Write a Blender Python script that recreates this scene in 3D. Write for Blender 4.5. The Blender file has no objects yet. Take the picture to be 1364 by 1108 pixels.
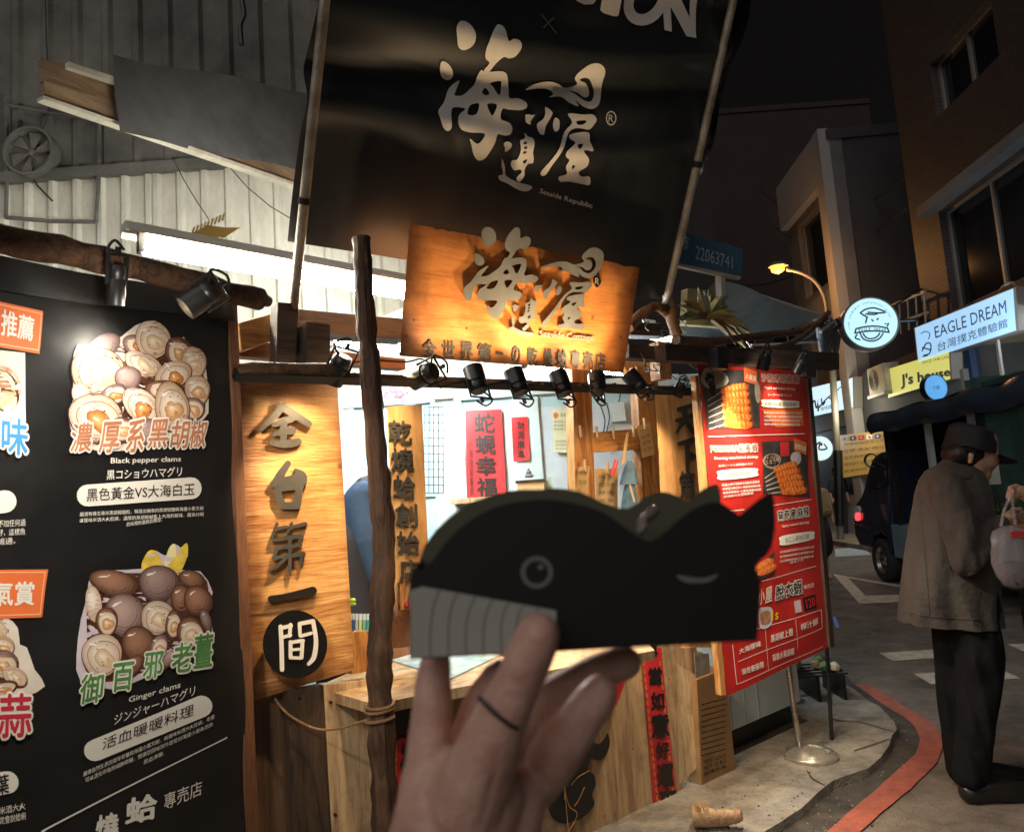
import bpy, bmesh, math, random
from mathutils import Vector, Matrix, noise
from mathutils.geometry import tessellate_polygon
random.seed(7)
SC = bpy.context.scene
COL = SC.collection
R = math.radians

# ------------------------------------------------------------------ camera, world, exposure
PITCH, ROLL, FOC, CX, CY = R(6.4), R(4.1), 1000.0, 682.0, 554.0
CAMZ = 1.5
R0 = Vector((1, 0, 0)); U0 = Vector((0, -math.sin(PITCH), math.cos(PITCH))); FW = Vector((0, math.cos(PITCH), math.sin(PITCH)))
CR = R0 * math.cos(ROLL) - U0 * math.sin(ROLL)
CU = R0 * math.sin(ROLL) + U0 * math.cos(ROLL)
CAMP = Vector((0, 0, CAMZ))
cam_d = bpy.data.cameras.new("camera")
cam = bpy.data.objects.new("camera", cam_d); COL.objects.link(cam)
cam.matrix_world = Matrix(((CR.x, CU.x, -FW.x, 0), (CR.y, CU.y, -FW.y, 0), (CR.z, CU.z, -FW.z, CAMZ), (0, 0, 0, 1)))
cam_d.sensor_width = 36; cam_d.lens = 36 * FOC / 1364; cam_d.clip_start = 0.05; cam_d.clip_end = 400
cam_d.dof.use_dof = True; cam_d.dof.focus_distance = 3.6; cam_d.dof.aperture_fstop = 8.0
SC.camera = cam

W = bpy.data.worlds.new("World"); SC.world = W; W.use_nodes = True
nt = W.node_tree; nt.nodes.clear()
sky = nt.nodes.new("ShaderNodeTexSky"); sky.sky_type = 'NISHITA'; sky.sun_disc = False
sky.sun_elevation = R(2); sky.sun_rotation = R(210)
mul = nt.nodes.new("ShaderNodeMix"); mul.data_type = 'RGBA'; mul.blend_type = 'MIX'; mul.inputs[0].default_value = 0.9
mul.inputs[7].default_value = (1.0, 0.86, 0.8, 1)
bg = nt.nodes.new("ShaderNodeBackground"); bg.inputs[1].default_value = 0.0028
out = nt.nodes.new("ShaderNodeOutputWorld")
nt.links.new(sky.outputs[0], mul.inputs[6]); nt.links.new(mul.outputs[2], bg.inputs[0]); nt.links.new(bg.outputs[0], out.inputs[0])
sun_d = bpy.data.lights.new("night_glow", 'SUN'); sun_d.energy = 0.52; sun_d.angle = R(60); sun_d.color = (1, 0.94, 0.9)
sun = bpy.data.objects.new("night_glow", sun_d); COL.objects.link(sun)
sun.rotation_euler = (R(52), 0, R(-30))
SC.view_settings.view_transform = 'Standard'; SC.view_settings.look = 'None'
SC.view_settings.exposure = 0.68; SC.view_settings.gamma = 1.0; SC.view_settings.use_curve_mapping = False
SC.cycles.use_denoising = True
SC.cycles.max_bounces = 6; SC.cycles.diffuse_bounces = 3; SC.cycles.glossy_bounces = 3
SC.cycles.sample_clamp_indirect = 4.0

# ------------------------------------------------------------------ rays and frames
def ray(u, v):
    return CR * ((u - CX) / FOC) + CU * ((CY - v) / FOC) + FW
def P(u, v, d):                      # world point on the pixel's ray at world distance y = d
    r = ray(u, v); return CAMP + r * (d / r.y)
def G(u, v, z=0.0):                  # ground hit
    r = ray(u, v); return CAMP + r * ((z - CAMZ) / r.z)
class Frame:
    """vertical (or leaning) wall-like frame: x along, y up, z outward"""
    def __init__(s, o, az=None, lean=0.0, disp=None, flip=False):
        e = Vector((math.sin(R(az)), math.cos(R(az)), 0))
        if flip: e = -e
        n = e.cross(Vector((0, 0, 1)))
        up = (n * math.sin(R(lean)) + Vector((0, 0, 1)) * math.cos(R(lean)))
        s.o = Vector(o); s.ex = e; s.ey = up; s.ez = e.cross(up); s.disp = disp
        s.M = Matrix(((s.ex.x, s.ey.x, s.ez.x, s.o.x), (s.ex.y, s.ey.y, s.ez.y, s.o.y), (s.ex.z, s.ey.z, s.ez.z, s.o.z), (0, 0, 0, 1)))
        s.I = s.M.inverted()
    def h(s, u, v, w=0.0):
        r = ray(u, v); n = s.ez
        t = ((s.o + n * w - CAMP).dot(n)) / r.dot(n)
        p = s.I @ (CAMP + r * t)
        if s.disp: p.z = w + s.disp(p.x, p.y)
        return p
    def l(s, p): return s.I @ Vector(p)
    def w(s, p): return s.M @ Vector(p)
    def a(s, u, v, d): return s.I @ P(u, v, d)

# ------------------------------------------------------------------ materials
MATS = {}
def nd(t, ty, **k):
    n = t.nodes.new(ty)
    for a, b in k.items(): setattr(n, a, b)
    return n
def mat(name, col, rough=0.6, metal=0.0, var=0.0, vscale=8.0, bump=0.0, bscale=40.0, stretch=(1, 1, 1), col2=None, coat=0.0, spec=0.5, alpha=None, trans=0.0, sss=0.0, coords='Object', detail=4.0, sheen=0.0):
    if name in MATS: return MATS[name]
    m = bpy.data.materials.new(name); m.use_nodes = True; t = m.node_tree; b = t.nodes["Principled BSDF"]
    b.inputs["Roughness"].default_value = rough; b.inputs["Metallic"].default_value = metal
    b.inputs["Specular IOR Level"].default_value = spec; b.inputs["Coat Weight"].default_value = coat
    b.inputs["Transmission Weight"].default_value = trans
    if alpha is not None: b.inputs["Alpha"].default_value = alpha
    if sss: b.inputs["Subsurface Weight"].default_value = sss; b.inputs["Subsurface Radius"].default_value = (0.012, 0.004, 0.002); b.inputs["Subsurface Scale"].default_value = 1.0
    if sheen: b.inputs["Sheen Weight"].default_value = sheen * .15
    c = (*col, 1); b.inputs["Base Color"].default_value = c
    if var > 0 or col2 or bump > 0:
        tc = nd(t, "ShaderNodeTexCoord"); mp = nd(t, "ShaderNodeMapping"); mp.inputs["Scale"].default_value = stretch
        t.links.new(tc.outputs[coords], mp.inputs[0])
    if var > 0 or col2:
        n = nd(t, "ShaderNodeTexNoise"); n.inputs["Scale"].default_value = vscale; n.inputs["Detail"].default_value = detail; n.inputs["Roughness"].default_value = 0.8 if detail >= 8 else 0.65
        t.links.new(mp.outputs[0], n.inputs[0])
        r = nd(t, "ShaderNodeValToRGB"); t.links.new(n.outputs[0], r.inputs[0])
        c2 = col2 or tuple(x * (1 - var) for x in col)
        r.color_ramp.elements[0].position = 0.34; r.color_ramp.elements[1].position = 0.66
        r.color_ramp.elements[0].color = (*c2, 1); r.color_ramp.elements[1].color = (*[min(1, x * (1 + var * .5)) for x in col], 1)
        t.links.new(r.outputs[0], b.inputs["Base Color"])
        rr = nd(t, "ShaderNodeMapRange"); rr.inputs[3].default_value = max(0.02, rough - .12); rr.inputs[4].default_value = min(1, rough + .12)
        t.links.new(n.outputs[0], rr.inputs[0]); t.links.new(rr.outputs[0], b.inputs["Roughness"])
    if bump > 0:
        n2 = nd(t, "ShaderNodeTexNoise"); n2.inputs["Scale"].default_value = bscale; n2.inputs["Detail"].default_value = 5
        t.links.new(mp.outputs[0], n2.inputs[0])
        bp = nd(t, "ShaderNodeBump"); bp.inputs["Strength"].default_value = min(1, bump); bp.inputs["Distance"].default_value = 0.01
        t.links.new(n2.outputs[0], bp.inputs["Height"]); t.links.new(bp.outputs[0], b.inputs["Normal"])
    MATS[name] = m; return m
def emis(name, col, s):
    if name in MATS: return MATS[name]
    m = bpy.data.materials.new(name); m.use_nodes = True; b = m.node_tree.nodes["Principled BSDF"]
    b.inputs["Base Color"].default_value = (*[c * .6 for c in col], 1); b.inputs["Emission Color"].default_value = (*col, 1); b.inputs["Emission Strength"].default_value = s
    b.inputs["Roughness"].default_value = 0.4
    MATS[name] = m; return m
def wood(name, c1, c2, grain='y', scale=1.0, rough=0.55, knots=0.0, bump=0.4, stain=0.0, stainc=(0.05, 0.025, 0.012), char=None):
    """plank wood: long grain, fine fibres, ring bands, stains"""
    if name in MATS: return MATS[name]
    m = bpy.data.materials.new(name); m.use_nodes = True; t = m.node_tree; b = t.nodes["Principled BSDF"]
    tc = nd(t, "ShaderNodeTexCoord"); mp = nd(t, "ShaderNodeMapping")
    s = {'y': (9, 0.9, 9), 'x': (0.9, 9, 9), 'z': (9, 9, .9)}[grain]; mp.inputs["Scale"].default_value = [q * scale for q in s]
    t.links.new(tc.outputs["Object"], mp.inputs[0])
    n1 = nd(t, "ShaderNodeTexNoise"); n1.inputs["Scale"].default_value = 1.6; n1.inputs["Detail"].default_value = 6; n1.inputs["Distortion"].default_value = 1.4
    n2 = nd(t, "ShaderNodeTexNoise"); n2.inputs["Scale"].default_value = 14; n2.inputs["Detail"].default_value = 4
    t.links.new(mp.outputs[0], n1.inputs[0]); t.links.new(mp.outputs[0], n2.inputs[0])
    ad = nd(t, "ShaderNodeMath", operation='MULTIPLY_ADD'); ad.inputs[1].default_value = 0.45
    t.links.new(n2.outputs[0], ad.inputs[0]); t.links.new(n1.outputs[0], ad.inputs[2])
    r = nd(t, "ShaderNodeValToRGB"); e = r.color_ramp.elements
    e[0].position = 0.55; e[0].color = (*c2, 1); e[1].position = 0.85; e[1].color = (*c1, 1)
    t.links.new(ad.outputs[0], r.inputs[0]); last = r.outputs[0]
    if stain > 0:
        n3 = nd(t, "ShaderNodeTexNoise"); n3.inputs["Scale"].default_value = 3.2; n3.inputs["Detail"].default_value = 6; n3.inputs["Roughness"].default_value = .7
        t.links.new(tc.outputs["Object"], n3.inputs[0])
        r3 = nd(t, "ShaderNodeValToRGB"); r3.color_ramp.elements[0].position = 0.5; r3.color_ramp.elements[1].position = 0.72
        r3.color_ramp.elements[1].color = (stain, stain, stain, 1); r3.color_ramp.elements[0].color = (0, 0, 0, 1)
        t.links.new(n3.outputs[0], r3.inputs[0])
        mx = nd(t, "ShaderNodeMix", data_type='RGBA'); mx.inputs[7].default_value = (*stainc, 1)
        t.links.new(r3.outputs[0], mx.inputs[0]); t.links.new(last, mx.inputs[6]); last = mx.outputs[2]
    if knots > 0:
        v = nd(t, "ShaderNodeTexVoronoi"); v.inputs["Scale"].default_value = 4.5; t.links.new(tc.outputs["Object"], v.inputs[0])
        rk = nd(t, "ShaderNodeValToRGB"); rk.color_ramp.elements[0].position = 0.03; rk.color_ramp.elements[0].color = (knots,) * 3 + (1,)
        rk.color_ramp.elements[1].position = 0.075; rk.color_ramp.elements[1].color = (0, 0, 0, 1); t.links.new(v.outputs[0], rk.inputs[0])
        mx = nd(t, "ShaderNodeMix", data_type='RGBA'); mx.inputs[7].default_value = (0.03, 0.015, 0.008, 1)
        t.links.new(rk.outputs[0], mx.inputs[0]); t.links.new(last, mx.inputs[6]); last = mx.outputs[2]
    if char:                             # darker rim with an uneven edge: (x0, x1, y0, y1, width)
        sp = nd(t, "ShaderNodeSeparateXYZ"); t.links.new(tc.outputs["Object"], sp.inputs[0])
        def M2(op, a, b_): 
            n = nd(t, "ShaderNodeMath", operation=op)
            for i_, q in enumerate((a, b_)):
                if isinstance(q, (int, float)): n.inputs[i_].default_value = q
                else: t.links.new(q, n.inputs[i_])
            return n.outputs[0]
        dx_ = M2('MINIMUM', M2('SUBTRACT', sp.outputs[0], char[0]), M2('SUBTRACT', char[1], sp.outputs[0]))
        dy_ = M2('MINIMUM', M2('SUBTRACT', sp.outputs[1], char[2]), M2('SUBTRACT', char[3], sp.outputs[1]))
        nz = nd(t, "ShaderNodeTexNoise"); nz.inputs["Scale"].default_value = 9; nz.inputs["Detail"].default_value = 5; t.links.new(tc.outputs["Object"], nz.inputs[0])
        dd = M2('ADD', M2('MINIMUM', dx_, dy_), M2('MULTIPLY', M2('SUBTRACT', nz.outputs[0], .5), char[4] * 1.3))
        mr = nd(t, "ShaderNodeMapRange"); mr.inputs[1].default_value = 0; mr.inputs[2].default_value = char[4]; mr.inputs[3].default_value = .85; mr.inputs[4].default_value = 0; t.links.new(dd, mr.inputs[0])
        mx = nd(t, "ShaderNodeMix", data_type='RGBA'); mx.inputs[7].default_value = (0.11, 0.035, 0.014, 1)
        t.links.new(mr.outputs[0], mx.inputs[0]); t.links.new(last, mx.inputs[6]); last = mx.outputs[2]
    t.links.new(last, b.inputs["Base Color"]); b.inputs["Roughness"].default_value = rough
    bp = nd(t, "ShaderNodeBump"); bp.inputs["Strength"].default_value = bump; bp.inputs["Distance"].default_value = 0.006
    t.links.new(ad.outputs[0], bp.inputs["Height"]); t.links.new(bp.outputs[0], b.inputs["Normal"])
    MATS[name] = m; return m

# ------------------------------------------------------------------ mesh building
def catmull(pts, n=4, closed=True):
    out = []; N = len(pts)
    rng = range(N) if closed else range(N - 1)
    for i in rng:
        g = (lambda k: pts[k % N]) if closed else (lambda k: pts[max(0, min(N - 1, k))])
        p0, p1, p2, p3 = g(i - 1), g(i), g(i + 1), g(i + 2)
        for j in range(n):
            t = j / n
            out.append(tuple(0.5 * ((2 * p1[k]) + (-p0[k] + p2[k]) * t + (2 * p0[k] - 5 * p1[k] + 4 * p2[k] - p3[k]) * t * t + (-p0[k] + 3 * p1[k] - 3 * p2[k] + p3[k]) * t ** 3) for k in range(len(p1))))
    if not closed: out.append(tuple(pts[-1]))
    return out
def split_tris(flat, tris, fn, w, L=.045):
    """split long edges (edge by edge, so neighbours match) so flat print follows a wavy sheet"""
    flat = [tuple(q[:2]) for q in flat]; P3 = [fn(q[0], q[1], w) for q in flat]; tris = [tuple(t) for t in tris]
    for _ in range(4):
        mid = {}; out = []
        def m(a, b):
            if (P3[a] - P3[b]).length < L: return None
            k = (min(a, b), max(a, b))
            if k not in mid:
                mid[k] = len(flat); flat.append(((flat[a][0] + flat[b][0]) / 2, (flat[a][1] + flat[b][1]) / 2)); P3.append(fn(flat[-1][0], flat[-1][1], w))
            return mid[k]
        for a, b, c in tris:
            ab, bc, ca = m(a, b), m(b, c), m(c, a); n = sum(x is not None for x in (ab, bc, ca))
            if n == 0: out.append((a, b, c))
            elif n == 3: out += [(a, ab, ca), (ab, b, bc), (ca, bc, c), (ab, bc, ca)]
            else:
                for _r in range(3):
                    if (n == 1 and ab is not None) or (n == 2 and ca is None): break
                    a, b, c, ab, bc, ca = b, c, a, bc, ca, ab
                if n == 1: out += [(a, ab, c), (ab, b, c)]
                else: out += [(ab, b, bc), (a, ab, bc), (a, bc, c)]
        tris = out
        if not mid: break
    return flat, tris
class MB:
    def __init__(s): s.v = []; s.f = []; s.mi = []; s.mats = []
    def m(s, mt):
        if mt not in s.mats: s.mats.append(mt)
        return s.mats.index(mt)
    def add(s, vs, fs, mt):
        b = len(s.v); s.v += [Vector(q) for q in vs]; i = s.m(mt)
        for f in fs: s.f.append([b + k for k in f]); s.mi.append(i)
        return s
    def box(s, a, b, mt):
        x0, y0, z0 = a; x1, y1, z1 = b
        return s.add([(x0, y0, z0), (x1, y0, z0), (x1, y1, z0), (x0, y1, z0), (x0, y0, z1), (x1, y0, z1), (x1, y1, z1), (x0, y1, z1)],
              [(0, 3, 2, 1), (4, 5, 6, 7), (0, 1, 5, 4), (1, 2, 6, 5), (2, 3, 7, 6), (3, 0, 4, 7)], mt)
    def hexa(s, lo, hi, mt):          # two quads
        return s.add(list(lo) + list(hi), [(3, 2, 1, 0), (4, 5, 6, 7), (0, 1, 5, 4), (1, 2, 6, 5), (2, 3, 7, 6), (3, 0, 4, 7)], mt)
    def prism(s, loops, fn, w0, w1, mt, mside=None, back=False):
        """loops: outer + holes of 2D points; fn(x,y,w)->Vector"""
        flat = [q for l in loops for q in l]
        tris = tessellate_polygon([[Vector((q[0], q[1], 0)) for q in l] for l in loops])
        if w0 == w1:
            flat, tris = split_tris(flat, tris, fn, w1)
        top = [fn(q[0], q[1], w1) for q in flat]
        fs = []
        for a, b, c in tris:
            n = (top[b] - top[a]).cross(top[c] - top[a]); fs.append((a, b, c) if n.z >= 0 else (c, b, a))
        s.add(top, fs, mt)
        if w0 != w1:
            k0 = 0; bot = [fn(q[0], q[1], w0) for q in flat]
            for l in loops:
                n = len(l); vs = [top[k0 + i] for i in range(n)] + [bot[k0 + i] for i in range(n)]
                s.add(vs, [(i, (i + 1) % n, n + (i + 1) % n, n + i) for i in range(n)], mside or mt); k0 += n
            if back: s.add(bot, [f[::-1] for f in fs], mt)
        return s
    def tube(s, pts, rad, n=10, mt=None, cap=True, sq=False):
        pts = [Vector(p) for p in pts]; N = len(pts)
        if not isinstance(rad, (list, tuple)): rad = [rad] * N
        vs = []; up = None
        for i, p in enumerate(pts):
            d = (pts[min(N - 1, i + 1)] - pts[max(0, i - 1)]).normalized()
            if up is None:
                up = Vector((0, 0, 1)) if abs(d.z) < .9 else Vector((1, 0, 0))
            x = d.cross(up).normalized(); up = x.cross(d).normalized()
            for k in range(n):
                a = 2 * math.pi * k / n; vs.append(p + (x * math.cos(a) + up * math.sin(a)) * rad[i])
        fs = [(i * n + k, i * n + (k + 1) % n, (i + 1) * n + (k + 1) % n, (i + 1) * n + k) for i in range(N - 1) for k in range(n)]
        if cap: fs += [tuple(range(n))[::-1], tuple((N - 1) * n + k for k in range(n))]
        return s.add(vs, fs, mt)
    def lathe(s, c, axis, prof, n=24, mt=None):
        """prof: (dist along axis, radius)"""
        c = Vector(c); ax = Vector(axis).normalized(); t = Vector((0, 0, 1)) if abs(ax.z) < .9 else Vector((1, 0, 0))
        x = ax.cross(t).normalized(); y = ax.cross(x); vs = []
        for d, r in prof:
            for k in range(n):
                a = 2 * math.pi * k / n; vs.append(c + ax * d + (x * math.cos(a) + y * math.sin(a)) * max(r, 1e-5))
        return s.add(vs, [(i * n + k, i * n + (k + 1) % n, (i + 1) * n + (k + 1) % n, (i + 1) * n + k) for i in range(len(prof) - 1) for k in range(n)], mt)
    def grid(s, fn, nu, nv, mt):
        vs = [fn(i / nu, j / nv) for j in range(nv + 1) for i in range(nu + 1)]
        return s.add(vs, [(j * (nu + 1) + i, j * (nu + 1) + i + 1, (j + 1) * (nu + 1) + i + 1, (j + 1) * (nu + 1) + i) for j in range(nv) for i in range(nu)], mt)
    def build(s, name, parent=None, M=None, smooth=False, bevel=0.0, label=None, cat=None, group=None, kind=None, fix=False):
        me = bpy.data.meshes.new(name); me.from_pydata([tuple(q) for q in s.v], [], s.f)
        for mt in s.mats: me.materials.append(mt)
        for p, i in zip(me.polygons, s.mi): p.material_index = i
        if bevel or fix:
            b = bmesh.new(); b.from_mesh(me); bmesh.ops.remove_doubles(b, verts=b.verts, dist=1e-5)
            bmesh.ops.recalc_face_normals(b, faces=b.faces)
            if bevel:
                es = [e for e in b.edges if len(e.link_faces) == 2 and e.calc_face_angle(0) > .6]
                bmesh.ops.bevel(b, geom=es, offset=bevel, segments=2, affect='EDGES', profile=.6)
            b.to_mesh(me); b.free()
        if smooth:
            for p in me.polygons: p.use_smooth = True
            try: me.set_sharp_from_angle(angle=R(50))
            except Exception: pass
        o = bpy.data.objects.new(name, me); COL.objects.link(o)
        if M is not None: o.matrix_world = M
        if parent is not None: o.parent = parent
        tag(o, label, cat, group, kind); return o
def tag(o, label=None, cat=None, group=None, kind=None):
    if label: o['label'] = label
    if cat: o['category'] = cat
    if group: o['group'] = group
    if kind: o['kind'] = kind
    return o
def thing(name, label, cat, M=None, group=None):
    o = bpy.data.objects.new(name, None); o.empty_display_size = .1; COL.objects.link(o)
    if M is not None: o.matrix_world = M
    return tag(o, label, cat, group)
def TM(p, rz=0): return Matrix.Translation(Vector(p)) @ Matrix.Rotation(rz, 4, 'Z')
def ident(x, y, w): return Vector((x, y, w))

# text ---------------------------------------------------------------------------
_tc = {}
def glyphs(body, bold=0.0, res=2, spacing=1.0):
    k = (body, bold, res, spacing)
    if k not in _tc:
        c = bpy.data.curves.new("t", "FONT"); c.body = body; c.resolution_u = res; c.offset = bold; c.align_x = 'CENTER' if '\n' in body else 'LEFT'
        c.space_line = 1.0; c.space_character = spacing
        o = bpy.data.objects.new("t", c); COL.objects.link(o)
        dg = bpy.context.evaluated_depsgraph_get(); me = bpy.data.meshes.new_from_object(o.evaluated_get(dg))
        vs = [v.co.copy() for v in me.vertices]; fs = [tuple(p.vertices) for p in me.polygons]
        bpy.data.objects.remove(o); bpy.data.curves.remove(c); bpy.data.meshes.remove(me)
        xs = [v.x for v in vs]; ys = [v.y for v in vs]
        _tc[k] = (vs, fs, min(xs), max(xs), min(ys), max(ys))
    return _tc[k]
def bil(q, x, y):                    # q: TL,TR,BR,BL ; y=1 top
    a = [q[3][i] * (1 - x) + q[2][i] * x for i in (0, 1)]; b = [q[0][i] * (1 - x) + q[1][i] * x for i in (0, 1)]
    return a[0] * (1 - y) + b[0] * y, a[1] * (1 - y) + b[1] * y
def text(mb, fr, body, q, w, mt, bold=0.0, ext=0.0, res=2, pad=0.0, mside=None, spacing=1.0, ref=None):
    """q: pixel quad that the text's box fills, on frame fr at offset w; bold = extra stroke weight in em, made of shifted copies"""
    vs, fs, x0, x1, y0, y1 = glyphs(body, 0, res, spacing)
    dx = max(1e-6, x1 - x0); dy = max(1e-6, y1 - y0)
    def f(v, ww, sx, sy):
        u, vv = bil(q, (v.x + sx - x0) / dx, (v.y + sy - y0) / dy); return fr.h(u, vv, ww)
    n_ = 0 if bold < .012 else (4 if bold < .05 else 10)
    sh = [(0, 0)] + [(math.cos(k * 2 * math.pi / n_ + .4) * bold * .75, math.sin(k * 2 * math.pi / n_ + .4) * bold * .75) for k in range(n_)]
    cnt = None
    if ext > 0:
        cnt = set()
        for F_ in fs:
            for i in range(len(F_)):
                a, b = F_[i], F_[(i + 1) % len(F_)]
                if (b, a) in cnt: cnt.discard((b, a))
                else: cnt.add((a, b))
    for k, (sx, sy) in enumerate(sh):
        z = w + ext - (k * .0004 if ext else k * .00004)
        top = [f(v, z, sx, sy) for v in vs]; mb.add(top, fs, mt)
        if ext > 0:
            n = len(vs); bot = [f(v, w, sx, sy) for v in vs]
            mb.add(top + bot, [(b, a, n + a, n + b) for a, b in cnt], mside or mt)
def ptext(mb, body, mt, x0, y0, x1, y1, w, bold=0, ext=0, M=None):
    """plain text filling a local rectangle"""
    vs, fs, a, b, c, d = glyphs(body, 0)
    f = lambda v, ww: Vector((x0 + (v.x - a) / (b - a) * (x1 - x0), y0 + (v.y - c) / (d - c) * (y1 - y0), ww))
    pts = [f(v, w) for v in vs]
    if M is not None: pts = [M @ p for p in pts]
    mb.add(pts, fs, mt)
# brush strokes ---------------------------------------------------------------------
def stroke_loop(pts):
    """pts: (x,y,r) -> outline loop with round ends"""
    if len(pts) > 2: pts = catmull(pts, 4, False)
    N = len(pts); L = []; Rr = []
    for i, p in enumerate(pts):
        a = pts[max(0, i - 1)]; b = pts[min(N - 1, i + 1)]; dx, dy = b[0] - a[0], b[1] - a[1]; l = math.hypot(dx, dy) or 1
        nx, ny = -dy / l, dx / l; L.append((p[0] + nx * p[2], p[1] + ny * p[2])); Rr.append((p[0] - nx * p[2], p[1] - ny * p[2]))
    def cap(p, q):
        a = math.atan2(p[1] - q[1], p[0] - q[0]); r = p[2]
        return [(p[0] + r * math.cos(a + t), p[1] + r * math.sin(a + t)) for t in (-.9, -.3, .3, .9)]
    end = cap(pts[-1], pts[-2]); sta = cap(pts[0], pts[1])
    # L side is to the left (ccw) of travel
    return L + end[::-1] + Rr[::-1] + sta[::-1]
def strokes(mb, fr, ss, px, w0, w1, mt, mside=None, step=0.0004):
    for i, s_ in enumerate(ss):
        lp = stroke_loop(s_)
        mb.prism([lp], lambda x, y, w: fr.h(*px(x, y), w), w0, w1 + i * step, mt, mside)
def crop(ox, oy, s): return lambda x, y: (ox + x / s, oy + y / s)

# organic bodies -------------------------------------------------------------------------
def organic(name, chains, voxel, mt, parent=None, M=None, smooth_it=4, warp=None, creases=(), **kw):
    b = bmesh.new()
    for ch in chains:
        ch = [(Vector(p), r) for p, r in ch]
        for p, r in ch:
            bmesh.ops.create_icosphere(b, subdivisions=2, radius=r, matrix=Matrix.Translation(p))
        for (p, r), (q, s_) in zip(ch, ch[1:]):
            d = q - p
            if d.length < 1e-6: continue
            rot = d.to_track_quat('Z', 'Y').to_matrix().to_4x4()
            bmesh.ops.create_cone(b, cap_ends=True, segments=16, radius1=r, radius2=s_, depth=d.length, matrix=Matrix.Translation((p + q) / 2) @ rot)
    me = bpy.data.meshes.new(name); b.to_mesh(me); b.free()
    o = bpy.data.objects.new("tmp", me); COL.objects.link(o)
    rm = o.modifiers.new("r", 'REMESH'); rm.mode = 'VOXEL'; rm.voxel_size = voxel; rm.use_smooth_shade = True
    sm = o.modifiers.new("s", 'SMOOTH'); sm.iterations = smooth_it; sm.factor = 0.5
    dg = bpy.context.evaluated_depsgraph_get(); m2 = bpy.data.meshes.new_from_object(o.evaluated_get(dg))
    bpy.data.objects.remove(o); bpy.data.meshes.remove(me)
    m2.name = name; m2.materials.clear(); m2.materials.append(mt)
    if warp:
        for v in m2.vertices: v.co = warp(v.co)
    if creases:
        nn = [v.normal.copy() for v in m2.vertices]
        for a, b_, wd, dp in creases:
            ab = b_ - a; L2_ = ab.length_squared
            for v, n in zip(m2.vertices, nn):
                d_ = v.co - a
                if d_.length_squared > (ab.length + .02) ** 2: continue
                t_ = max(0, min(1, d_.dot(ab) / L2_)); e_ = (v.co - (a + ab * t_))
                e2 = (e_ - n * e_.dot(n)).length
                if e2 < wd * 2.2 and e_.length < .016: v.co -= n * dp * math.exp(-(e2 / wd) ** 2) * math.sin(math.pi * min(1, max(0.08, t_ * .92 + .04)))
    for p in m2.polygons: p.use_smooth = True
    o = bpy.data.objects.new(name, m2); COL.objects.link(o)
    if M is not None: o.matrix_world = M
    if parent is not None: o.parent = parent
    tag(o, kw.get('label'), kw.get('cat'), kw.get('group'), kw.get('kind')); return o
def loft(mb, rings, mt, cap=True):
    n = len(rings[0]); vs = [p for r in rings for p in r]
    fs = [(i * n + k, i * n + (k + 1) % n, (i + 1) * n + (k + 1) % n, (i + 1) * n + k) for i in range(len(rings) - 1) for k in range(n)]
    if cap: fs += [tuple(range(n))[::-1], tuple((len(rings) - 1) * n + k for k in range(n))]
    mb.add(vs, fs, mt)
def dup(root, M, label=None):
    r = root.copy(); COL.objects.link(r); r.matrix_world = M
    if label: r['label'] = label
    for ch in list(root.children):
        c = ch.copy(); COL.objects.link(c); c.parent = r
        for g in ch.children:
            d = g.copy(); COL.objects.link(d); d.parent = c
    return r

# ================================================================== FRAMES OF THE PLACE
p0 = P(395, 700, 2.7); F = Frame((p0.x, p0.y, 0), 50)          # stall front
pl = P(318, 700, 2.35); L = Frame((pl.x, pl.y, 0), 28)         # black menu board
BK = Frame((0, 4.75, 0), 90)                                   # wall behind the counter
GND = lambda x, y, w: G(x, y, 0) + Vector((0, 0, w))

# ------------------------------------------------------------------ materials
M_asph = mat("asphalt", (0.2, 0.165, 0.135), .8, var=.7, vscale=3.0, bump=1.0, bscale=90, detail=12)
M_conc = mat("worn_concrete", (0.34, 0.305, 0.255), .8, var=.45, vscale=3.0, bump=1.0, bscale=70, col2=(0.11, 0.095, 0.08), detail=8)
M_patch = mat("patch_asphalt", (0.075, 0.062, 0.05), .85, var=.5, vscale=9, bump=1, bscale=90)
M_red = mat("red_road_paint", (0.42, 0.115, 0.08), .7, var=.45, vscale=9, detail=10, bump=.5, bscale=150)
M_white = mat("white_road_paint", (0.7, 0.62, 0.5), .7, var=.5, vscale=7, detail=10, bump=.5, bscale=150)
M_black = mat("black_paint", (0.012, 0.012, 0.013), .45, bump=.15, bscale=60)
M_bmetal = mat("black_metal", (0.015, 0.015, 0.016), .38, var=.3)
M_chrome = mat("brushed_steel", (0.55, 0.52, 0.48), .28, metal=1.0, var=.2, vscale=6)
M_galv = mat("weathered_galvanised_pole", (0.42, 0.37, 0.3), .5, metal=.3, var=.45, vscale=6, bump=.3, bscale=50, col2=(0.22, 0.17, 0.12))
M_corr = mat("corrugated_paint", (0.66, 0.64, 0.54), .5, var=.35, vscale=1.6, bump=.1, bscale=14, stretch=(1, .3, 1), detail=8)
M_dwall = mat("shaded_upper_wall", (0.14, 0.137, 0.12), .75, var=.5, vscale=2, bump=.3, bscale=20, detail=7)  # on the upper wall, dark tone stands in for dimmer light above the eave
M_tarpd = mat("grey_tarpaulin", (0.12, 0.13, 0.14), .5, var=.4, vscale=3, bump=.35, bscale=9)
M_plyo = wood("orange_plywood", (0.7, 0.29, 0.085), (0.52, 0.18, 0.045), 'x', 1.0, .5, knots=.6, bump=.3, stain=.6, stainc=(0.2, 0.07, 0.03))
M_plyv = wood("upright_plywood", (0.66, 0.36, 0.13), (0.38, 0.16, 0.05), 'x', 1.3, .5, knots=.6, bump=.8, stain=.75, stainc=(0.16, 0.06, 0.025))
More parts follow.
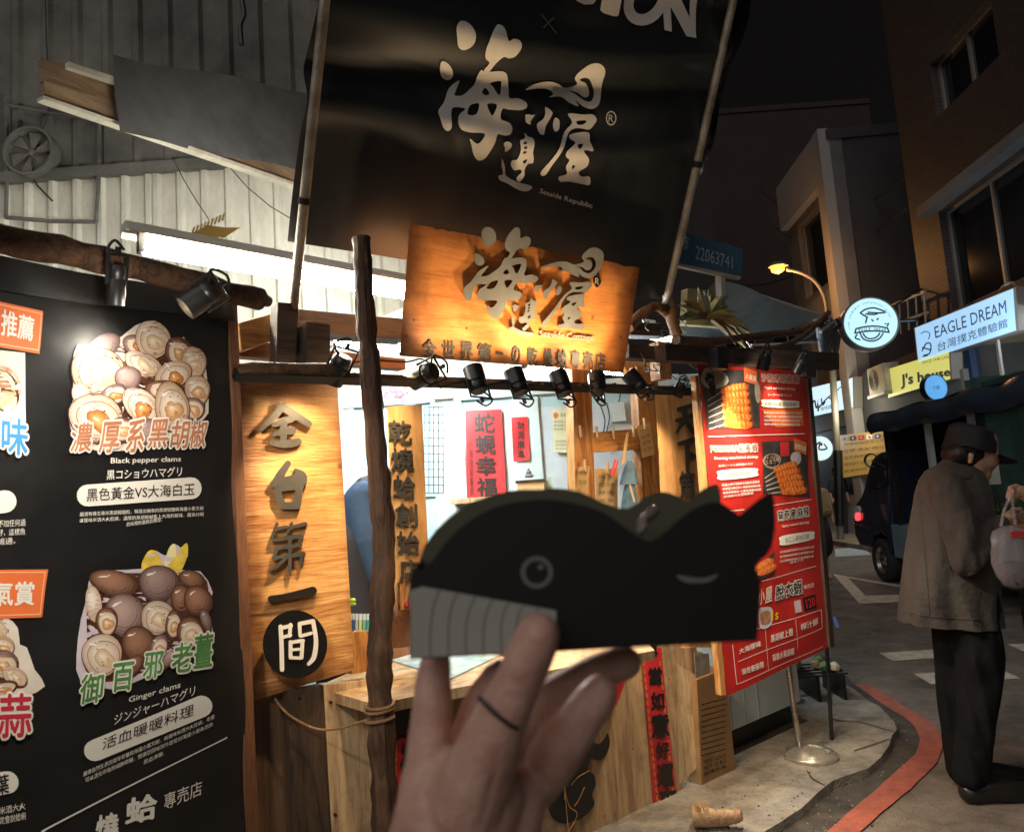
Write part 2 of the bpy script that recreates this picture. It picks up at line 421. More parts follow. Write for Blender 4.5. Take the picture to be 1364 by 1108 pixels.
M_plyv2 = wood("upright_plank", (0.7, 0.42, 0.18), (0.5, 0.25, 0.09), 'y', 1.2, .5, knots=.4, bump=.4, stain=.3, stainc=(0.2, 0.08, 0.03))
M_post = wood("dark_log", (0.14, 0.068, 0.034), (0.035, 0.018, 0.01), 'z', 1.6, .7, bump=1.0, stain=.6, stainc=(0.012, 0.008, 0.006))
M_dark = wood("dark_timber", (0.075, 0.045, 0.027), (0.02, 0.012, 0.008), 'y', 1.2, .7, bump=.9, stain=.5)
M_darkx = wood("dark_timber_long", (0.075, 0.05, 0.035), (0.02, 0.013, 0.01), 'x', 1.2, .7, bump=.9, stain=.5)
M_light = wood("pale_worn_plank", (0.62, 0.46, 0.27), (0.36, 0.23, 0.11), 'y', 1.0, .6, knots=.7, bump=.5, stain=.8, stainc=(0.1, 0.05, 0.025))
M_grey = wood("weathered_ply", (0.55, 0.36, 0.19), (0.3, 0.18, 0.09), 'y', .8, .65, knots=.3, bump=.6, stain=.9, stainc=(0.12, 0.09, 0.065))
M_frame = wood("timber_frame", (0.62, 0.31, 0.1), (0.28, 0.11, 0.03), 'y', 1.4, .45, knots=.5, bump=.4, stain=.3)
M_framex = wood("timber_frame_rail", (0.62, 0.31, 0.1), (0.28, 0.11, 0.03), 'x', 1.4, .45, knots=.3, bump=.4, stain=.3)
M_letb = mat("grey_logo_face", (0.19, 0.195, 0.185), .5, var=.2, vscale=5, bump=.1)
M_lett = mat("dark_grey_letter_face", (0.055, 0.055, 0.05), .5, var=.3, vscale=5, bump=.1)
M_letts = mat("pale_letter_side", (0.42, 0.38, 0.3), .5)
M_cyan = mat("pale_door_paint", (0.6, 0.74, 0.74), .45, var=.12, vscale=3, bump=.08, bscale=25)
M_cyan2 = mat("pale_panel_paint", (0.46, 0.7, 0.76), .45, var=.15, vscale=2, bump=.08, bscale=25)
M_redp = mat("red_paper", (0.62, 0.03, 0.035), .5, var=.2, vscale=8, bump=.2, bscale=25)
M_gold = mat("gold_ink", (0.75, 0.42, 0.08), .4, metal=.3)
M_ink = mat("black_ink", (0.012, 0.01, 0.01), .5)
M_cream = mat("cream_plastic", (0.72, 0.66, 0.45), .4)
M_yel = mat("yellow_paper", (0.75, 0.66, 0.36), .6, var=.12)
M_tagp = mat("tan_card", (0.68, 0.47, 0.22), .6, var=.2)
M_rope = mat("old_rope", (0.3, 0.17, 0.08), .8, bump=.8, bscale=200)
M_wire = mat("black_wire", (0.02, 0.018, 0.016), .5)
M_card = mat("cardboard", (0.33, 0.2, 0.09), .7, var=.25, vscale=4, bump=.2, bscale=30)
M_vinyl = mat("black_vinyl", (0.013, 0.013, 0.014), .36, var=.3, vscale=3, bump=.35, bscale=6, detail=5)
M_vprint = mat("white_print", (0.8, 0.78, 0.72), .4)
M_wfloor = mat("dark_floor", (0.04, 0.035, 0.03), .7, var=.4)

# ------------------------------------------------------------------ ground
def asphalt():
    mb = MB(); mb.add([(-40, -20, 0), (60, -20, 0), (60, 120, 0), (-40, 120, 0)], [(0, 1, 2, 3)], M_asph)
    mb.build("road", kind='structure', label="dark asphalt lane with loose grit and worn patches")
asphalt()
z7 = crop(900, 800, 2.94)
def gp(pts, cr=z7): return [tuple(G(*cr(x, y)))[:2] for x, y in pts]
def gsheet(name, loops, z, mt, z0=None, **kw):
    mb = MB(); mb.prism(loops, lambda x, y, w: Vector((x, y, w)), z0 if z0 is not None else z, z, mt)
    return mb.build(name, **kw)
kerb = gp([(330, 960), (420, 905), (455, 880), (500, 850), (560, 790), (620, 740), (700, 712), (760, 690), (805, 650), (840, 600), (850, 560), (872, 535), (860, 505), (800, 440), (760, 420), (700, 370), (655, 345), (620, 330), (590, 290), (560, 240)])
inner = [(2.2, 9), (0.4, 8), (-3, 5), (-3, 1.5), (-.3, 1.6)]
gsheet("pavement", [kerb + inner], 0.045, M_conc, 0.0, kind='structure', label="cracked concrete pavement slab in front of the stall")
patch = gp([(400, 890), (440, 960), (560, 935), (620, 905), (735, 805), (830, 712), (938, 605), (960, 560), (950, 520), (915, 470), (820, 405), (720, 340), (660, 285), (600, 225), (555, 235), (600, 300), (660, 350), (760, 425), (800, 450), (840, 500), (830, 600), (790, 650), (740, 695), (560, 780), (450, 870)])
random.seed(3)
gsheet("road_patch", [[(x + random.uniform(-.015, .015), y + random.uniform(-.02, .02)) for x, y in catmull(patch, 3)]], 0.004, M_patch, kind='structure', label="darker broken asphalt strip along the pavement edge")
cr_ = gp([(610, 488), (650, 498), (720, 502), (790, 520), (862, 545), (862, 550), (790, 528), (720, 508), (650, 504), (610, 494)])
gsheet("pavement_crack", [cr_], 0.0465, M_black, kind='structure')
for pts in ([(520, 700), (545, 735), (590, 760), (588, 764), (540, 740), (516, 704)], [(700, 620), (760, 600), (840, 572), (842, 577), (764, 606), (702, 625)]):
    gsheet("pavement_crack", [gp(pts)], 0.0465, M_black, kind='structure')
lft = catmull([(703, 332), (830, 420), (920, 480), (950, 520), (955, 560), (935, 605), (820, 712), (720, 800), (600, 905), (560, 935)], 3, False)
rgt = catmull([(762, 328), (900, 418), (1000, 480), (1035, 525), (1045, 580), (1020, 640), (950, 712), (850, 800), (730, 905), (690, 940)], 3, False)
rg = random.Random(5)
lp = gp([(x + rg.uniform(-3, 3), y + rg.uniform(-2, 2)) for x, y in lft] + [(x + rg.uniform(-3, 3), y + rg.uniform(-2, 2)) for x, y in rgt[::-1]])
gsheet("red_line", [lp], 0.008, M_red, kind='structure', label="red no-stopping line curving round the pavement corner")
def mark(name, pts, cr=z7, holes=(), label=None, m=M_white):
    gsheet(name, [gp(pts, cr)] + [gp(h, cr) for h in holes], 0.006, m, kind='structure', label=label)
mark("crossing_bar", [(797, 206), (1060, 190), (1085, 222), (850, 238)], label="worn white painted bar behind the man")
mark("crossing_bar", [(933, 288), (1265, 267), (1352, 306), (1000, 329)], label="worn white painted bar at the man's knees")
mark("crossing_bar", [(1297, 172), (1420, 168), (1440, 205), (1364, 200)], label="worn white painted bar at the right edge")
z6 = crop(1064, 540, 3.693)
mark("triangle_marking", [(168, 830), (520, 888), (760, 925), (620, 965), (298, 976)], z6, [[(243, 850), (520, 900), (660, 920), (600, 931), (328, 936)]], label="hollow white give-way triangle on the lane")
mark("blue_lit_patch", [(178, 706), (318, 697), (356, 736), (180, 746)], z6, label="pale blue-lit patch painted on the road by the parked truck", m=mat("blue_lit_paint", (0.5, 0.62, 0.75), .6, var=.25, vscale=5))  # bluish light on the road put into a flat coloured patch

# ------------------------------------------------------------------ loose debris on the pavement
mb = MB(); rg = random.Random(11)
for i in range(420):
    q = rg.random(); u = rg.uniform(960, 1210); v = rg.uniform(900, 1120); p = G(u, v, 0.0); s = rg.uniform(.002, .006)
    zz = .045 if (u + (v - 1000) * .55) < 1120 else .005
    mb.lathe((p.x, p.y, zz), (rg.uniform(-.3, .3), rg.uniform(-.3, .3), 1), [(0, s), (s * .7, s * .8), (s, .0)], 5, M_patch if rg.random() < .5 else M_conc)
mb.build("grit", kind='stuff', label="loose grit and stone chips along the pavement edge")

# ------------------------------------------------------------------ back wall of the stall (white corrugated sheets + upper wall darkened for shade)
yw = 4.9
bw = thing("corrugated_wall", "tall off-white corrugated metal wall behind the stall's fluorescent lights", "wall", Frame((0, yw, 0), 90).M)
def corr(x0, x1, z0, z1, mt, nm, pitch=.165):
    mb = MB(); xs = []; x = x0
    while x < x1:
        xs += [(x, 0), (x + pitch * .12, .022), (x + pitch * .3, .022), (x + pitch * .42, 0)]; x += pitch
    vs = [(a, z0, b) for a, b in xs] + [(a, z1, b) for a, b in xs]; n = len(xs)
    mb.add(vs, [(i, i + 1, n + i + 1, n + i) for i in range(n - 1)], mt)
    return mb.build(nm, bw)
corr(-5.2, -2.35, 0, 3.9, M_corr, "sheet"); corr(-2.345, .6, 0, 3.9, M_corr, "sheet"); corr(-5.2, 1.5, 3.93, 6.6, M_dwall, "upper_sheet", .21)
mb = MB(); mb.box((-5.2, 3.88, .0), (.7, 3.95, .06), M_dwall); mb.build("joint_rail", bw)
# fan duct and patched opening at left
ff = Frame((0, yw, 0), 90)
mb = MB()
c = ff.h(48, 208, .03); mb.lathe(c, (0, 0, 1), [(0, .17), (.09, .17), (.09, .155), (.03, .15), (.03, .03), (.05, .02), (.05, 0)], 28, M_dwall)
for k in range(6):
    a = k * math.pi / 3; mb.hexa([c + Vector((math.cos(a + t) * r, math.sin(a + t) * r, .04)) for t, r in ((0, .03), (.0, .145), (.6, .145), (.4, .03))], [c + Vector((math.cos(a + t) * r, math.sin(a + t) * r, .048 + .01 * (t > .1))) for t, r in ((0, .03), (.0, .145), (.6, .145), (.4, .03))], M_dwall)
mb.build("extractor_fan", M=ff.M, label="round grimy extractor fan high on the wall at far left", cat="fan")
mb = MB()
for a, b in (((8, 130), (8, 290)), ((8, 290), (128, 296)), ((128, 296), (132, 160)), ((8, 140), (132, 160))):
    mb.tube([ff.h(*a, .04), ff.h((a[0] + b[0]) / 2 + 2, (a[1] + b[1]) / 2 + 2, .04), ff.h(*b, .04)], .014, 6, M_dwall)
mb.build("wall_hatch_frame", M=ff.M, label="crooked sealed opening frame round the extractor fan", cat="frame")
mb = MB()
mb.tube([ff.h(x, y, .05) for x, y in catmull([(60, 0), (62, 60), (66, 130), (60, 165), (45, 200), (42, 235), (70, 268)], 3, False)], .006, 6, M_wire)
mb.build("cable", M=ff.M, label="cable drooping down the wall past the round fan", cat="cable")
mb = MB(); mb.tube([ff.h(x, y, .5) for x, y in catmull([(322, 0), (325, 20), (320, 35), (322, 60)], 3, False)], .016, 6, M_wire)
mb.build("cable", M=ff.M, label="thick dark cable hanging at the top near the steel pole", cat="cable")
mb = MB()
for pts in ([(230, 210), (245, 240), (262, 268), (278, 292)], [(290, 205), (330, 250), (360, 275), (392, 294)]):
    mb.tube([ff.h(x, y, .25) for x, y in pts], .0035, 5, M_wire)
mb.build("hanging_wire", M=ff.M, label="two thin wires slanting down to the fluorescent fixture", cat="wire")

# timber + grey tarpaulin slung under the eave, upper left
L2 = Frame((pl.x - .75, pl.y + 1.1, 0), 28)
ev = thing("eave", "sagging eave of pale planks under a dark grey sheet, upper left", "awning", L2.M)
def slab(parent, fr, name, quad, w0, w1, mt, bevel=0.002, mp=None, **kw):
    mb = MB(); q = [fr.h(x, y, w1) for x, y in quad]
    lo = [Vector((p.x, p.y, w0)) for p in q]; mb.hexa([lo[3], lo[2], lo[1], lo[0]], [q[3], q[2], q[1], q[0]], mt)
    return mb.build(name, parent, None if parent else fr.M, bevel=bevel, fix=True, **kw)
M_eav = wood("pale_eave_plank", (0.34, 0.25, 0.16), (0.2, 0.13, 0.08), 'x', 1, .7, bump=.5, stain=.5)
slab(ev, L2, "plank", [(55, 78), (160, 105), (160, 140), (57, 108)], 0, .03, M_eav)
slab(ev, L2, "plank", [(58, 100), (400, 224), (400, 246), (60, 126)], 0, .03, M_eav)
slab(ev, L2, "batten", [(92, 82), (158, 104), (158, 112), (92, 90)], .03, .06, M_corr)
slab(ev, L2, "batten", [(58, 127), (402, 246), (402, 251), (58, 132)], .0, .05, M_corr)
def wr(x, y): return .02 * math.sin(x * 5 + y * 3) + .012 * math.sin(x * 11 - y * 7)
mb = MB(); q = [(150, 72), (430, 128), (405, 230), (158, 176)]
def gf(i, j):
    a = bil(q, i, 1 - j); p = L2.h(*a, .07); p.z += wr(p.x, p.y); return p
mb.grid(gf, 30, 10, M_tarpd); mb.build("sheet", ev, smooth=True)
L3 = Frame((pl.x - .75, pl.y + 1.1, 0), 28, lean=30)

# ------------------------------------------------------------------ wall behind the counter
iw = thing("counter_back_wall", "pale blue-white panelled wall lit cool behind the counter", "wall", BK.M)
def brect(u0, v0, u1, v1, w0, w1, mt, name, parent=iw, bevel=.003, fr=BK, **kw):
    a = fr.h(u0, v1, w1); b = fr.h(u1, v0, w1); mb = MB(); mb.box((a.x, a.y, w0), (b.x, b.y, w1), mt)
    return mb.build(name, parent, None if parent else fr.M, bevel=bevel, fix=True, **kw)
mb = MB(); mb.box((-1.6, 0, -.03), (1.6, 2.22, 0), M_cyan2); mb.build("panel", iw)
brect(455, 512, 905, 530, 0, .05, M_cyan, "lintel")
brect(452, 528, 470, 860, 0, .03, M_cyan, "stile"); brect(540, 528, 552, 860, 0, .03, M_cyan, "stile")
brect(592, 528, 614, 860, 0, .035, M_cyan, "stile"); brect(706, 528, 716, 860, 0, .035, M_cyan, "stile")
brect(614, 536, 706, 860, 0, .012, mat("white_door", (0.68, 0.79, 0.76), .4, var=.1), "door_leaf")
brect(716, 533, 712 + 140, 860, 0, .006, mat("pale_lilac_panel", (0.6, 0.7, 0.76), .45, var=.1), "panel")
brect(470, 660, 592, 668, 0, .02, M_cyan, "rail")
# window grid rack
mb = MB()
for k in range(5):
    x = 565 + k * 6.3; mb.tube([BK.h(x, 542, .05), BK.h(x, 657, .05)], .0022, 4, M_wire)
for k in range(12):
    y = 542 + k * 10.4; mb.tube([BK.h(565, y, .05), BK.h(591, y, .05)], .0022, 4, M_wire)
mb.build("wire_rack", M=BK.M, label="small wire grid rack on the pale wall beside the red couplet", cat="rack")
# paper things
def paper(name, q, fr, w, mt, label, cat, group=None, curl=.004):
    t = thing(name, label, cat, fr.M, group); mb = MB()
    def g(i, j):
        p = fr.h(*bil(q, i, 1 - j), w); p.z += curl * math.sin(i * 3.1 + j * 5); return p
    mb.grid(g, 4, 8, mt); mb.build("sheet", t, smooth=True); return t
t = paper("couplet", [(620, 547), (668, 545), (675, 672), (622, 672)], BK, .05, M_redp, "wide red spring couplet reading four black characters on the back wall", "banner")
mb = MB()
for i, chx in enumerate("蛇蜆幸福"):
    y = 551 + i * 28.5; text(mb, BK, chx, [(632 + i, y), (658 + i, y), (659 + i, y + 25), (633 + i, y + 25)], .056, M_ink, bold=.035)
text(mb, BK, "小\n吃\n海\n邊\n屋\n春\n節", [(623, 574), (629, 574), (632, 660), (626, 660)], .056, M_ink, bold=.01)
mb.build("lettering", t)
t = paper("couplet", [(681, 556), (703, 555), (706, 613), (684, 615)], BK, .05, M_redp, "narrow red paper strip with small black writing beside the wide couplet", "banner")
mb = MB()
for i, chx in enumerate("財源廣進"):
    y = 562 + i * 12.5; text(mb, BK, chx, [(689, y), (698, y), (699, y + 10), (690, y + 10)], .056, M_ink, bold=.02)
mb.build("lettering", t)
t = paper("notice", [(735, 545), (764, 545), (766, 603), (737, 602)], BK, .05, mat("pale_green_paper", (0.72, 0.76, 0.5), .6), "pale green notice sheet clipped to the wall left of the timber frame", "notice")
mb = MB(); gi = mat("grey_ink", (0.25, 0.22, 0.15), .6)
mb.prism([catmull([(737, 553), (740, 549), (744, 553), (740, 558)], 3)], lambda x, y, w: BK.h(x, y, w), .055, .055, mat("orange_ink", (.7, .2, .05), .6))
text(mb, BK, "海邊小屋", [(746, 550), (762, 550), (762, 555), (746, 555)], .055, gi)
for i in range(3): text(mb, BK, "歡迎線上點餐", [(738, 560 + i * 5), (762, 560 + i * 5), (762, 563 + i * 5), (738, 563 + i * 5)], .055, gi)
for i in range(3): text(mb, BK, "請先至櫃台點餐謝謝", [(740, 586 + i * 5), (764, 586 + i * 5), (764, 589 + i * 5), (740, 589 + i * 5)], .055, gi)
mb.build("lettering", t)
brect(578, 516, 603, 532, .05, .09, M_cream, "junction_box", None, label="cream electrical box on the lintel behind the spotlights", cat="junction box")
brect(816, 535, 832, 562, .0, .05, M_cyan, "switch_box", None, label="white wall switch box behind the timber frame with drooping wires", cat="switch")
mb = MB()
for pts in ([(800, 540), (806, 560), (804, 580), (812, 600)], [(808, 536), (812, 556), (808, 575), (806, 598)], [(824, 536), (826, 525), (822, 515)]):
    mb.tube([BK.h(x, y, .04) for x, y in catmull(pts, 3, False)], .004, 5, M_wire)
mb.build("loose_wire", M=BK.M, label="loose black wires dangling beside the white switch box", cat="wire")
# blossom decoration
t = thing("blossom_sticker", "pink blossom decoration on the wall above the narrow vertical board", "decoration", BK.M)
mb = MB(); mp_ = mat("pink_petal", (0.7, 0.16, 0.25), .5)
for cx, cy, r in ((523, 519, 5), (532, 525, 6), (540, 517, 3), (514, 528, 3), (536, 535, 3)):
    for k in range(5):
        a = k * 1.257; lp_ = [(cx + math.cos(a) * r * .7 + r * .5 * math.cos(b), cy + math.sin(a) * r * .7 + r * .5 * math.sin(b)) for b in [j * .785 for j in range(8)]]
        mb.prism([lp_], lambda x, y, w: BK.h(x, y, w), .052 + k * .0005, .052 + k * .0005, mp_)
mb.tube([BK.h(x, y, .053) for x, y in catmull([(505, 522), (518, 524), (530, 530), (545, 522)], 3, False)], .003, 4, mat("brown_twig", (.2, .08, .04)))
mb.build("blossoms", t)

# ------------------------------------------------------------------ stall timber
st = thing("food_stall", "weathered timber seafood stall with plank counter and open serving front", "stall", F.M)
def fs(name, quad, w0, w1, mt, parent=st, fr=F, bevel=.0025, **kw): return slab(parent, fr, name, quad, w0, w1, mt, bevel, **kw)
# counter front, lower left
fs("plank", [(333, 925), (392, 915), (402, 1200), (338, 1200)], -.02, .0, wood("dark_ply", (0.12, 0.07, 0.04), (0.05, 0.028, 0.016), 'y', 1, .7, bump=.6, stain=.6))
fs("plank", [(382, 918), (430, 912), (446, 1200), (396, 1200)], 0.01, .05, M_dark)
fs("plank", [(431, 912), (490, 905), (512, 1200), (447, 1200)], 0.0, .045, M_light)
# side and counter tops
def hslab(name, pts, z, mt, th=.03):
    """horizontal slab from pixel polygon at height z"""
    mb = MB(); loc = [F.l(G(u, v, z)) for u, v in pts]
    lp_ = [(p.x, p.z) for p in loc]
    tr = tessellate_polygon([[Vector((a, b, 0)) for a, b in lp_]])
    mb.add([(a, z, b) for a, b in lp_], tr, mt); mb.add([(a, z - th, b) for a, b in lp_], tr, mt)
    n = len(lp_); mb.add([(a, z, b) for a, b in lp_] + [(a, z - th, b) for a, b in lp_], [(i, (i + 1) % n, n + (i + 1) % n, n + i) for i in range(n)], mt)
    return mb.build(name, st, fix=True)
zc = F.h(520, 912, .12).y
hslab("counter_top", [(405, 922), (470, 893), (700, 845), (850, 843), (872, 866), (560, 925), (500, 938), (430, 918)], zc, M_light, .035)
# main lower front panel: weathered ply with torn right edge
mb = MB(); e1 = [(522, 905), (560, 900), (700, 880), (906, 858), (912, 900), (930, 930), (936, 960), (930, 985), (915, 1010), (908, 1060), (906, 1110), (902, 1200), (520, 1200)]
mb.prism([e1], lambda x, y, w: F.h(x, y, w), .06, .075, M_grey); mb.build("front_panel", st)
fs("post", [(902, 862), (928, 862), (958, 1110), (925, 1110)], -.02, .05, M_grey)
fs("plank", [(917, 868), (936, 868), (960, 1060), (938, 1075)], -.05, .02, M_light)
# timber H frame
fs("upright", [(762, 488), (787, 488), (800, 860), (772, 860)], -.36, -.3, M_frame)
fs("upright", [(848, 488), (876, 488), (892, 860), (866, 860)], -.36, -.3, M_frame)
fs("cross_rail", [(779, 577), (856, 570), (858, 598), (781, 603)], -.355, -.308, M_framex)
# header timbers behind the signboard and left of the rail
fs("header_beam", [(318, 430), (395, 408), (398, 440), (322, 468)], -.2, -.12, M_framex)
fs("header_beam", [(316, 452), (540, 478), (540, 492), (316, 474)], -.25, -.19, wood("red_brown_rail", (0.3, 0.14, 0.07), (0.14, 0.06, 0.03), 'x', 1.2, .6, bump=.5))
fs("header_beam", [(380, 410), (545, 425), (545, 452), (380, 440)], -.42, -.3, M_darkx)
fs("bracket", [(370, 402), (398, 405), (394, 490), (368, 488)], -.1, -.03, M_darkx)
fs("bracket", [(408, 428), (440, 432), (440, 490), (408, 490)], -.1, .0, M_darkx)
fs("roof_beam", [(840, 428), (892, 432), (892, 448), (840, 446)], -.3, -.2, M_darkx)
fs("bracket", [(877, 455), (893, 455), (895, 505), (880, 505)], -.15, -.08, M_frame)
fs("side_board", [(828, 480), (872, 484), (875, 524), (850, 522)], -.5, -.45, M_frame)
fs("roof_beam", [(838, 458), (885, 462), (885, 480), (838, 476)], -.12, -.05, M_darkx)
# floor of the stall, side end wall
mb = MB(); mb.box((-1.2, 0.04, -2.6), (3.2, .052, .0), M_wfloor); mb.build("floor", st)
mb = MB(); mb.box((-.15, .05, -1.6), (-.12, 2.0, -.05), M_dark); mb.build("end_wall", st)
# dark roof over the counter (underside seen between beams)
mb = MB(); mb.box((1.15, 2.62, -1.35), (2.9, 2.65, -.62), M_corr); mb.build("roof_sheet", st)

# post (log) in front
def log(name, pts, r, mt, n=14, seed=0, steps=3, rough=.12, parent=None, **kw):
    pts = [Vector(p) for p in catmull([tuple(p) for p in pts], steps, False)]; rr = r if isinstance(r, list) else [r] * len(pts)
    if isinstance(r, list): rr = [r[0] + (r[-1] - r[0]) * i / (len(pts) - 1) for i in range(len(pts))]
    rr = [q * (1 + rough * noise.noise(Vector((seed * 7.1, i * .55, 0))) * 1.6) for i, q in enumerate(rr)]
    mb = MB(); mb.tube(pts, rr, n, mt)
    for k, v in enumerate(mb.v):
        mb.v[k] = v + Vector((noise.noise(v * 14 + Vector((seed, 0, 0))), noise.noise(v * 14 + Vector((0, seed, 9))), 0)) * (rr[0] * .2) + Vector((noise.noise(Vector((v.x * 90, v.y * 90, v.z * 9 + seed))), noise.noise(Vector((v.y * 90, v.x * 90, v.z * 9 - seed))), 0)) * (rr[0] * .16)
    return mb.build(name, parent, smooth=True, **kw)
pw = .42
tp = [F.w(F.h(x, y, pw)) for x, y in ((481, 317), (484, 360), (488, 430), (493, 500), (500, 580), (507, 660), (511, 740), (508, 820), (506, 900), (508, 980), (512, 1060), (516, 1160))]
base = tp[-1].copy(); base.z = .05; tp.append(base)
post = thing("timber_post", "dark crooked log post standing in front of the counter, tied with rope", "post", TM(base))
Mi = TM(base).inverted()
log("trunk", [Mi @ p for p in tp], [.030, .042], M_post, n=30, seed=2, steps=8, parent=post)
mb = MB()
for yy, k in ((938, 0), (944, 1), (957, 2)):
    c = Mi @ F.w(F.h(506, yy, pw)); mb.tube([c + Vector((math.cos(a) * .044, math.sin(a) * .044, .004 * math.sin(a + k))) for a in [i * .5236 for i in range(13)]], .0055, 6, M_rope)
mb.build("rope_binding", post, smooth=True)
mb = MB(); mb.tube([F.h(x, y, w) for x, y, w in catmull([(366, 930, .06), (385, 952, .08), (420, 970, .1), (450, 970, .2), (478, 962, .3), (500, 955, .37)], 4, False)], .004, 6, M_rope)
mb.build("cord", M=F.M, label="thin cord looping from the tall board to the log post", cat="cord")
mb = MB(); c_ = F.h(530, 935, .2)
mb.box((c_.x - .1, c_.y - .012, .17), (c_.x + .22, c_.y + .012, .2), M_bmetal); mb.build("hinge_bar", st)

# ================================================================== BLACK TARPAULIN WITH LOGO
def tdisp(x, y):
    d = -.25 * x + y
    return .032 * math.exp(-((d - .52 + .12 * math.sin(x * 1.7)) / .07) ** 2) + .04 * math.exp(-((d - .93 + .10 * math.sin(x * 1.5 + .5)) / .08) ** 2) \
        - .045 * math.exp(-((d - .72) / .08) ** 2) - .028 * math.exp(-((d - 1.12) / .1) ** 2) + .03 * math.exp(-((d - 1.33) / .09) ** 2) + .014 * math.sin(x * 4.1 + y * 1.3) + .006 * math.sin(x * 11 - y * 9)
to = F.w(Vector((.6, 2.55, .02)))
T = Frame(to, 50, lean=23, disp=tdisp)
T0 = Frame(to, 50, lean=23)
ta = thing("hanging_tarpaulin", "huge black glossy tarpaulin with pale brush logo leaning out over the stall", "banner", T.M)
mb = MB(); q = [(440, -140), (1016, -140), (886, 400), (384, 322)]
M_tarp = mat("glossy_black_tarpaulin", (0.03, 0.034, 0.038), .38, var=.25, vscale=2, bump=.12, bscale=5, detail=6)
mb.grid(lambda i, j: T.h(*bil(q, i, 1 - j)), 90, 90, M_tarp); mb.build("sheet", ta, smooth=True)
def refine(m_, L_=.03):
    """split long triangle edges so printed shapes follow the folds"""
    return m_
zL = crop(570, 20, 4.104)
M_logo = mat("pale_tarpaulin_print", (0.92, 0.9, 0.85), .42, var=.1, vscale=3)
LOGO = dict(
 drops=[[(122, 75), (150, 40), (195, 55), (225, 110), (222, 170), (185, 197), (150, 180), (130, 130)],
        [(90, 252), (125, 265), (155, 300), (160, 335), (135, 355), (105, 340), (92, 300)],
        [(360, 57), (390, 80), (398, 150), (430, 138), (462, 150), (472, 185), (455, 230), (425, 242), (395, 235), (370, 265), (345, 316), (318, 304), (335, 265), (305, 240), (292, 190), (305, 130), (330, 85)],
        [(535, 545), (575, 548), (587, 546), (560, 580), (555, 600), (532, 590), (530, 565)],
        [(650, 503), (685, 530), (675, 560), (640, 610), (620, 655), (598, 650), (590, 620), (595, 595), (630, 570), (645, 540)],
        [(700, 562), (720, 580), (712, 625), (690, 640), (680, 620), (685, 585)],
        [(385, 705), (405, 693), (428, 705), (425, 730), (400, 750), (395, 730)],
        [(390, 785), (410, 830), (412, 870), (430, 890), (480, 915), (555, 935), (550, 955), (515, 965), (470, 950), (420, 920), (385, 905), (375, 880), (400, 870), (393, 830)]],
 holed=[([(193, 357), (165, 410), (148, 440), (190, 440), (240, 405), (275, 370), (302, 303), (330, 312), (420, 308), (455, 340), (458, 400), (450, 455), (500, 455), (545, 480), (540, 510), (500, 522), (430, 518), (400, 515), (385, 570), (430, 590), (445, 620), (425, 655), (385, 660), (350, 655), (335, 710), (305, 780), (270, 797), (240, 770), (215, 715), (198, 677), (240, 705), (262, 690), (275, 650), (200, 645), (150, 630), (133, 595), (145, 550), (185, 520), (175, 510), (120, 510), (100, 560), (95, 620), (75, 637), (50, 615), (38, 560), (38, 525), (80, 480), (130, 400)],
          [[(358, 372), (415, 360), (418, 385), (400, 435), (385, 430), (372, 395)], [(300, 425), (325, 398), (340, 430), (318, 440)], [(215, 500), (245, 487), (270, 490), (245, 545), (195, 545)], [(315, 490), (370, 492), (345, 545), (330, 545)]]),
         ([(555, 410), (620, 375), (700, 362), (755, 375), (785, 395), (830, 390), (858, 372), (840, 345), (850, 310), (890, 270), (940, 270), (985, 310), (992, 370), (975, 440), (945, 495), (905, 515), (860, 500), (825, 465), (835, 500), (790, 480), (750, 445), (685, 450), (715, 430), (690, 405), (630, 400)],
          [[(868, 352), (892, 342), (922, 352), (943, 395), (936, 440), (905, 474), (868, 462), (835, 428), (805, 412), (850, 422), (880, 450), (908, 440), (918, 405), (905, 372), (885, 362)]]),
         ([(770, 540), (850, 545), (910, 545), (930, 575), (915, 600), (885, 628), (830, 620), (790, 625), (760, 650), (720, 720), (670, 810), (640, 870), (615, 880), (605, 860), (640, 810), (690, 730), (740, 640), (790, 590)],
          [[(815, 582), (868, 578), (858, 596), (825, 602)]]),
         ([(770, 655), (850, 640), (885, 650), (880, 690), (892, 745), (850, 740), (835, 750), (870, 790), (870, 830), (830, 860), (850, 885), (895, 885), (898, 930), (850, 925), (780, 912), (725, 912), (715, 885), (760, 870), (745, 830), (755, 795), (730, 775), (735, 745), (790, 700), (765, 680)],
          [[(800, 712), (835, 706), (812, 735)], [(782, 822), (800, 828), (786, 845)]]),
         ([(510, 645), (525, 665), (550, 675), (555, 700), (545, 750), (553, 780), (555, 810), (530, 815), (515, 845), (515, 880), (490, 912), (470, 900), (480, 880), (500, 860), (490, 845), (460, 850), (440, 820), (445, 795), (470, 790), (480, 740), (475, 690), (505, 675)],
          [[(495, 697), (512, 694), (510, 706), (495, 709)], [(497, 722), (512, 720), (511, 732), (497, 734)], [(495, 748), (510, 746), (509, 757), (495, 759)], [(500, 800), (522, 790), (512, 815)]])])
def put_logo(mb, fn, w0, w1, mt, ms=None, parts=None):
    def one(loops):
        loops = [catmull(l, 3) for l in loops]
        if parts is None: mb.prism(loops, fn, w0, w1, mt, ms)
        else:
            m_ = MB(); m_.prism(loops, fn, w0, w1, mt, ms); m_.build("character_stroke", parts, bevel=0)
    for d in LOGO['drops']: one([d])
    for o_, hs in LOGO['holed']: one([o_] + hs)
mb = MB()
put_logo(mb, lambda x, y, w: T.h(*zL(x, y), w), .006, .006, M_logo)
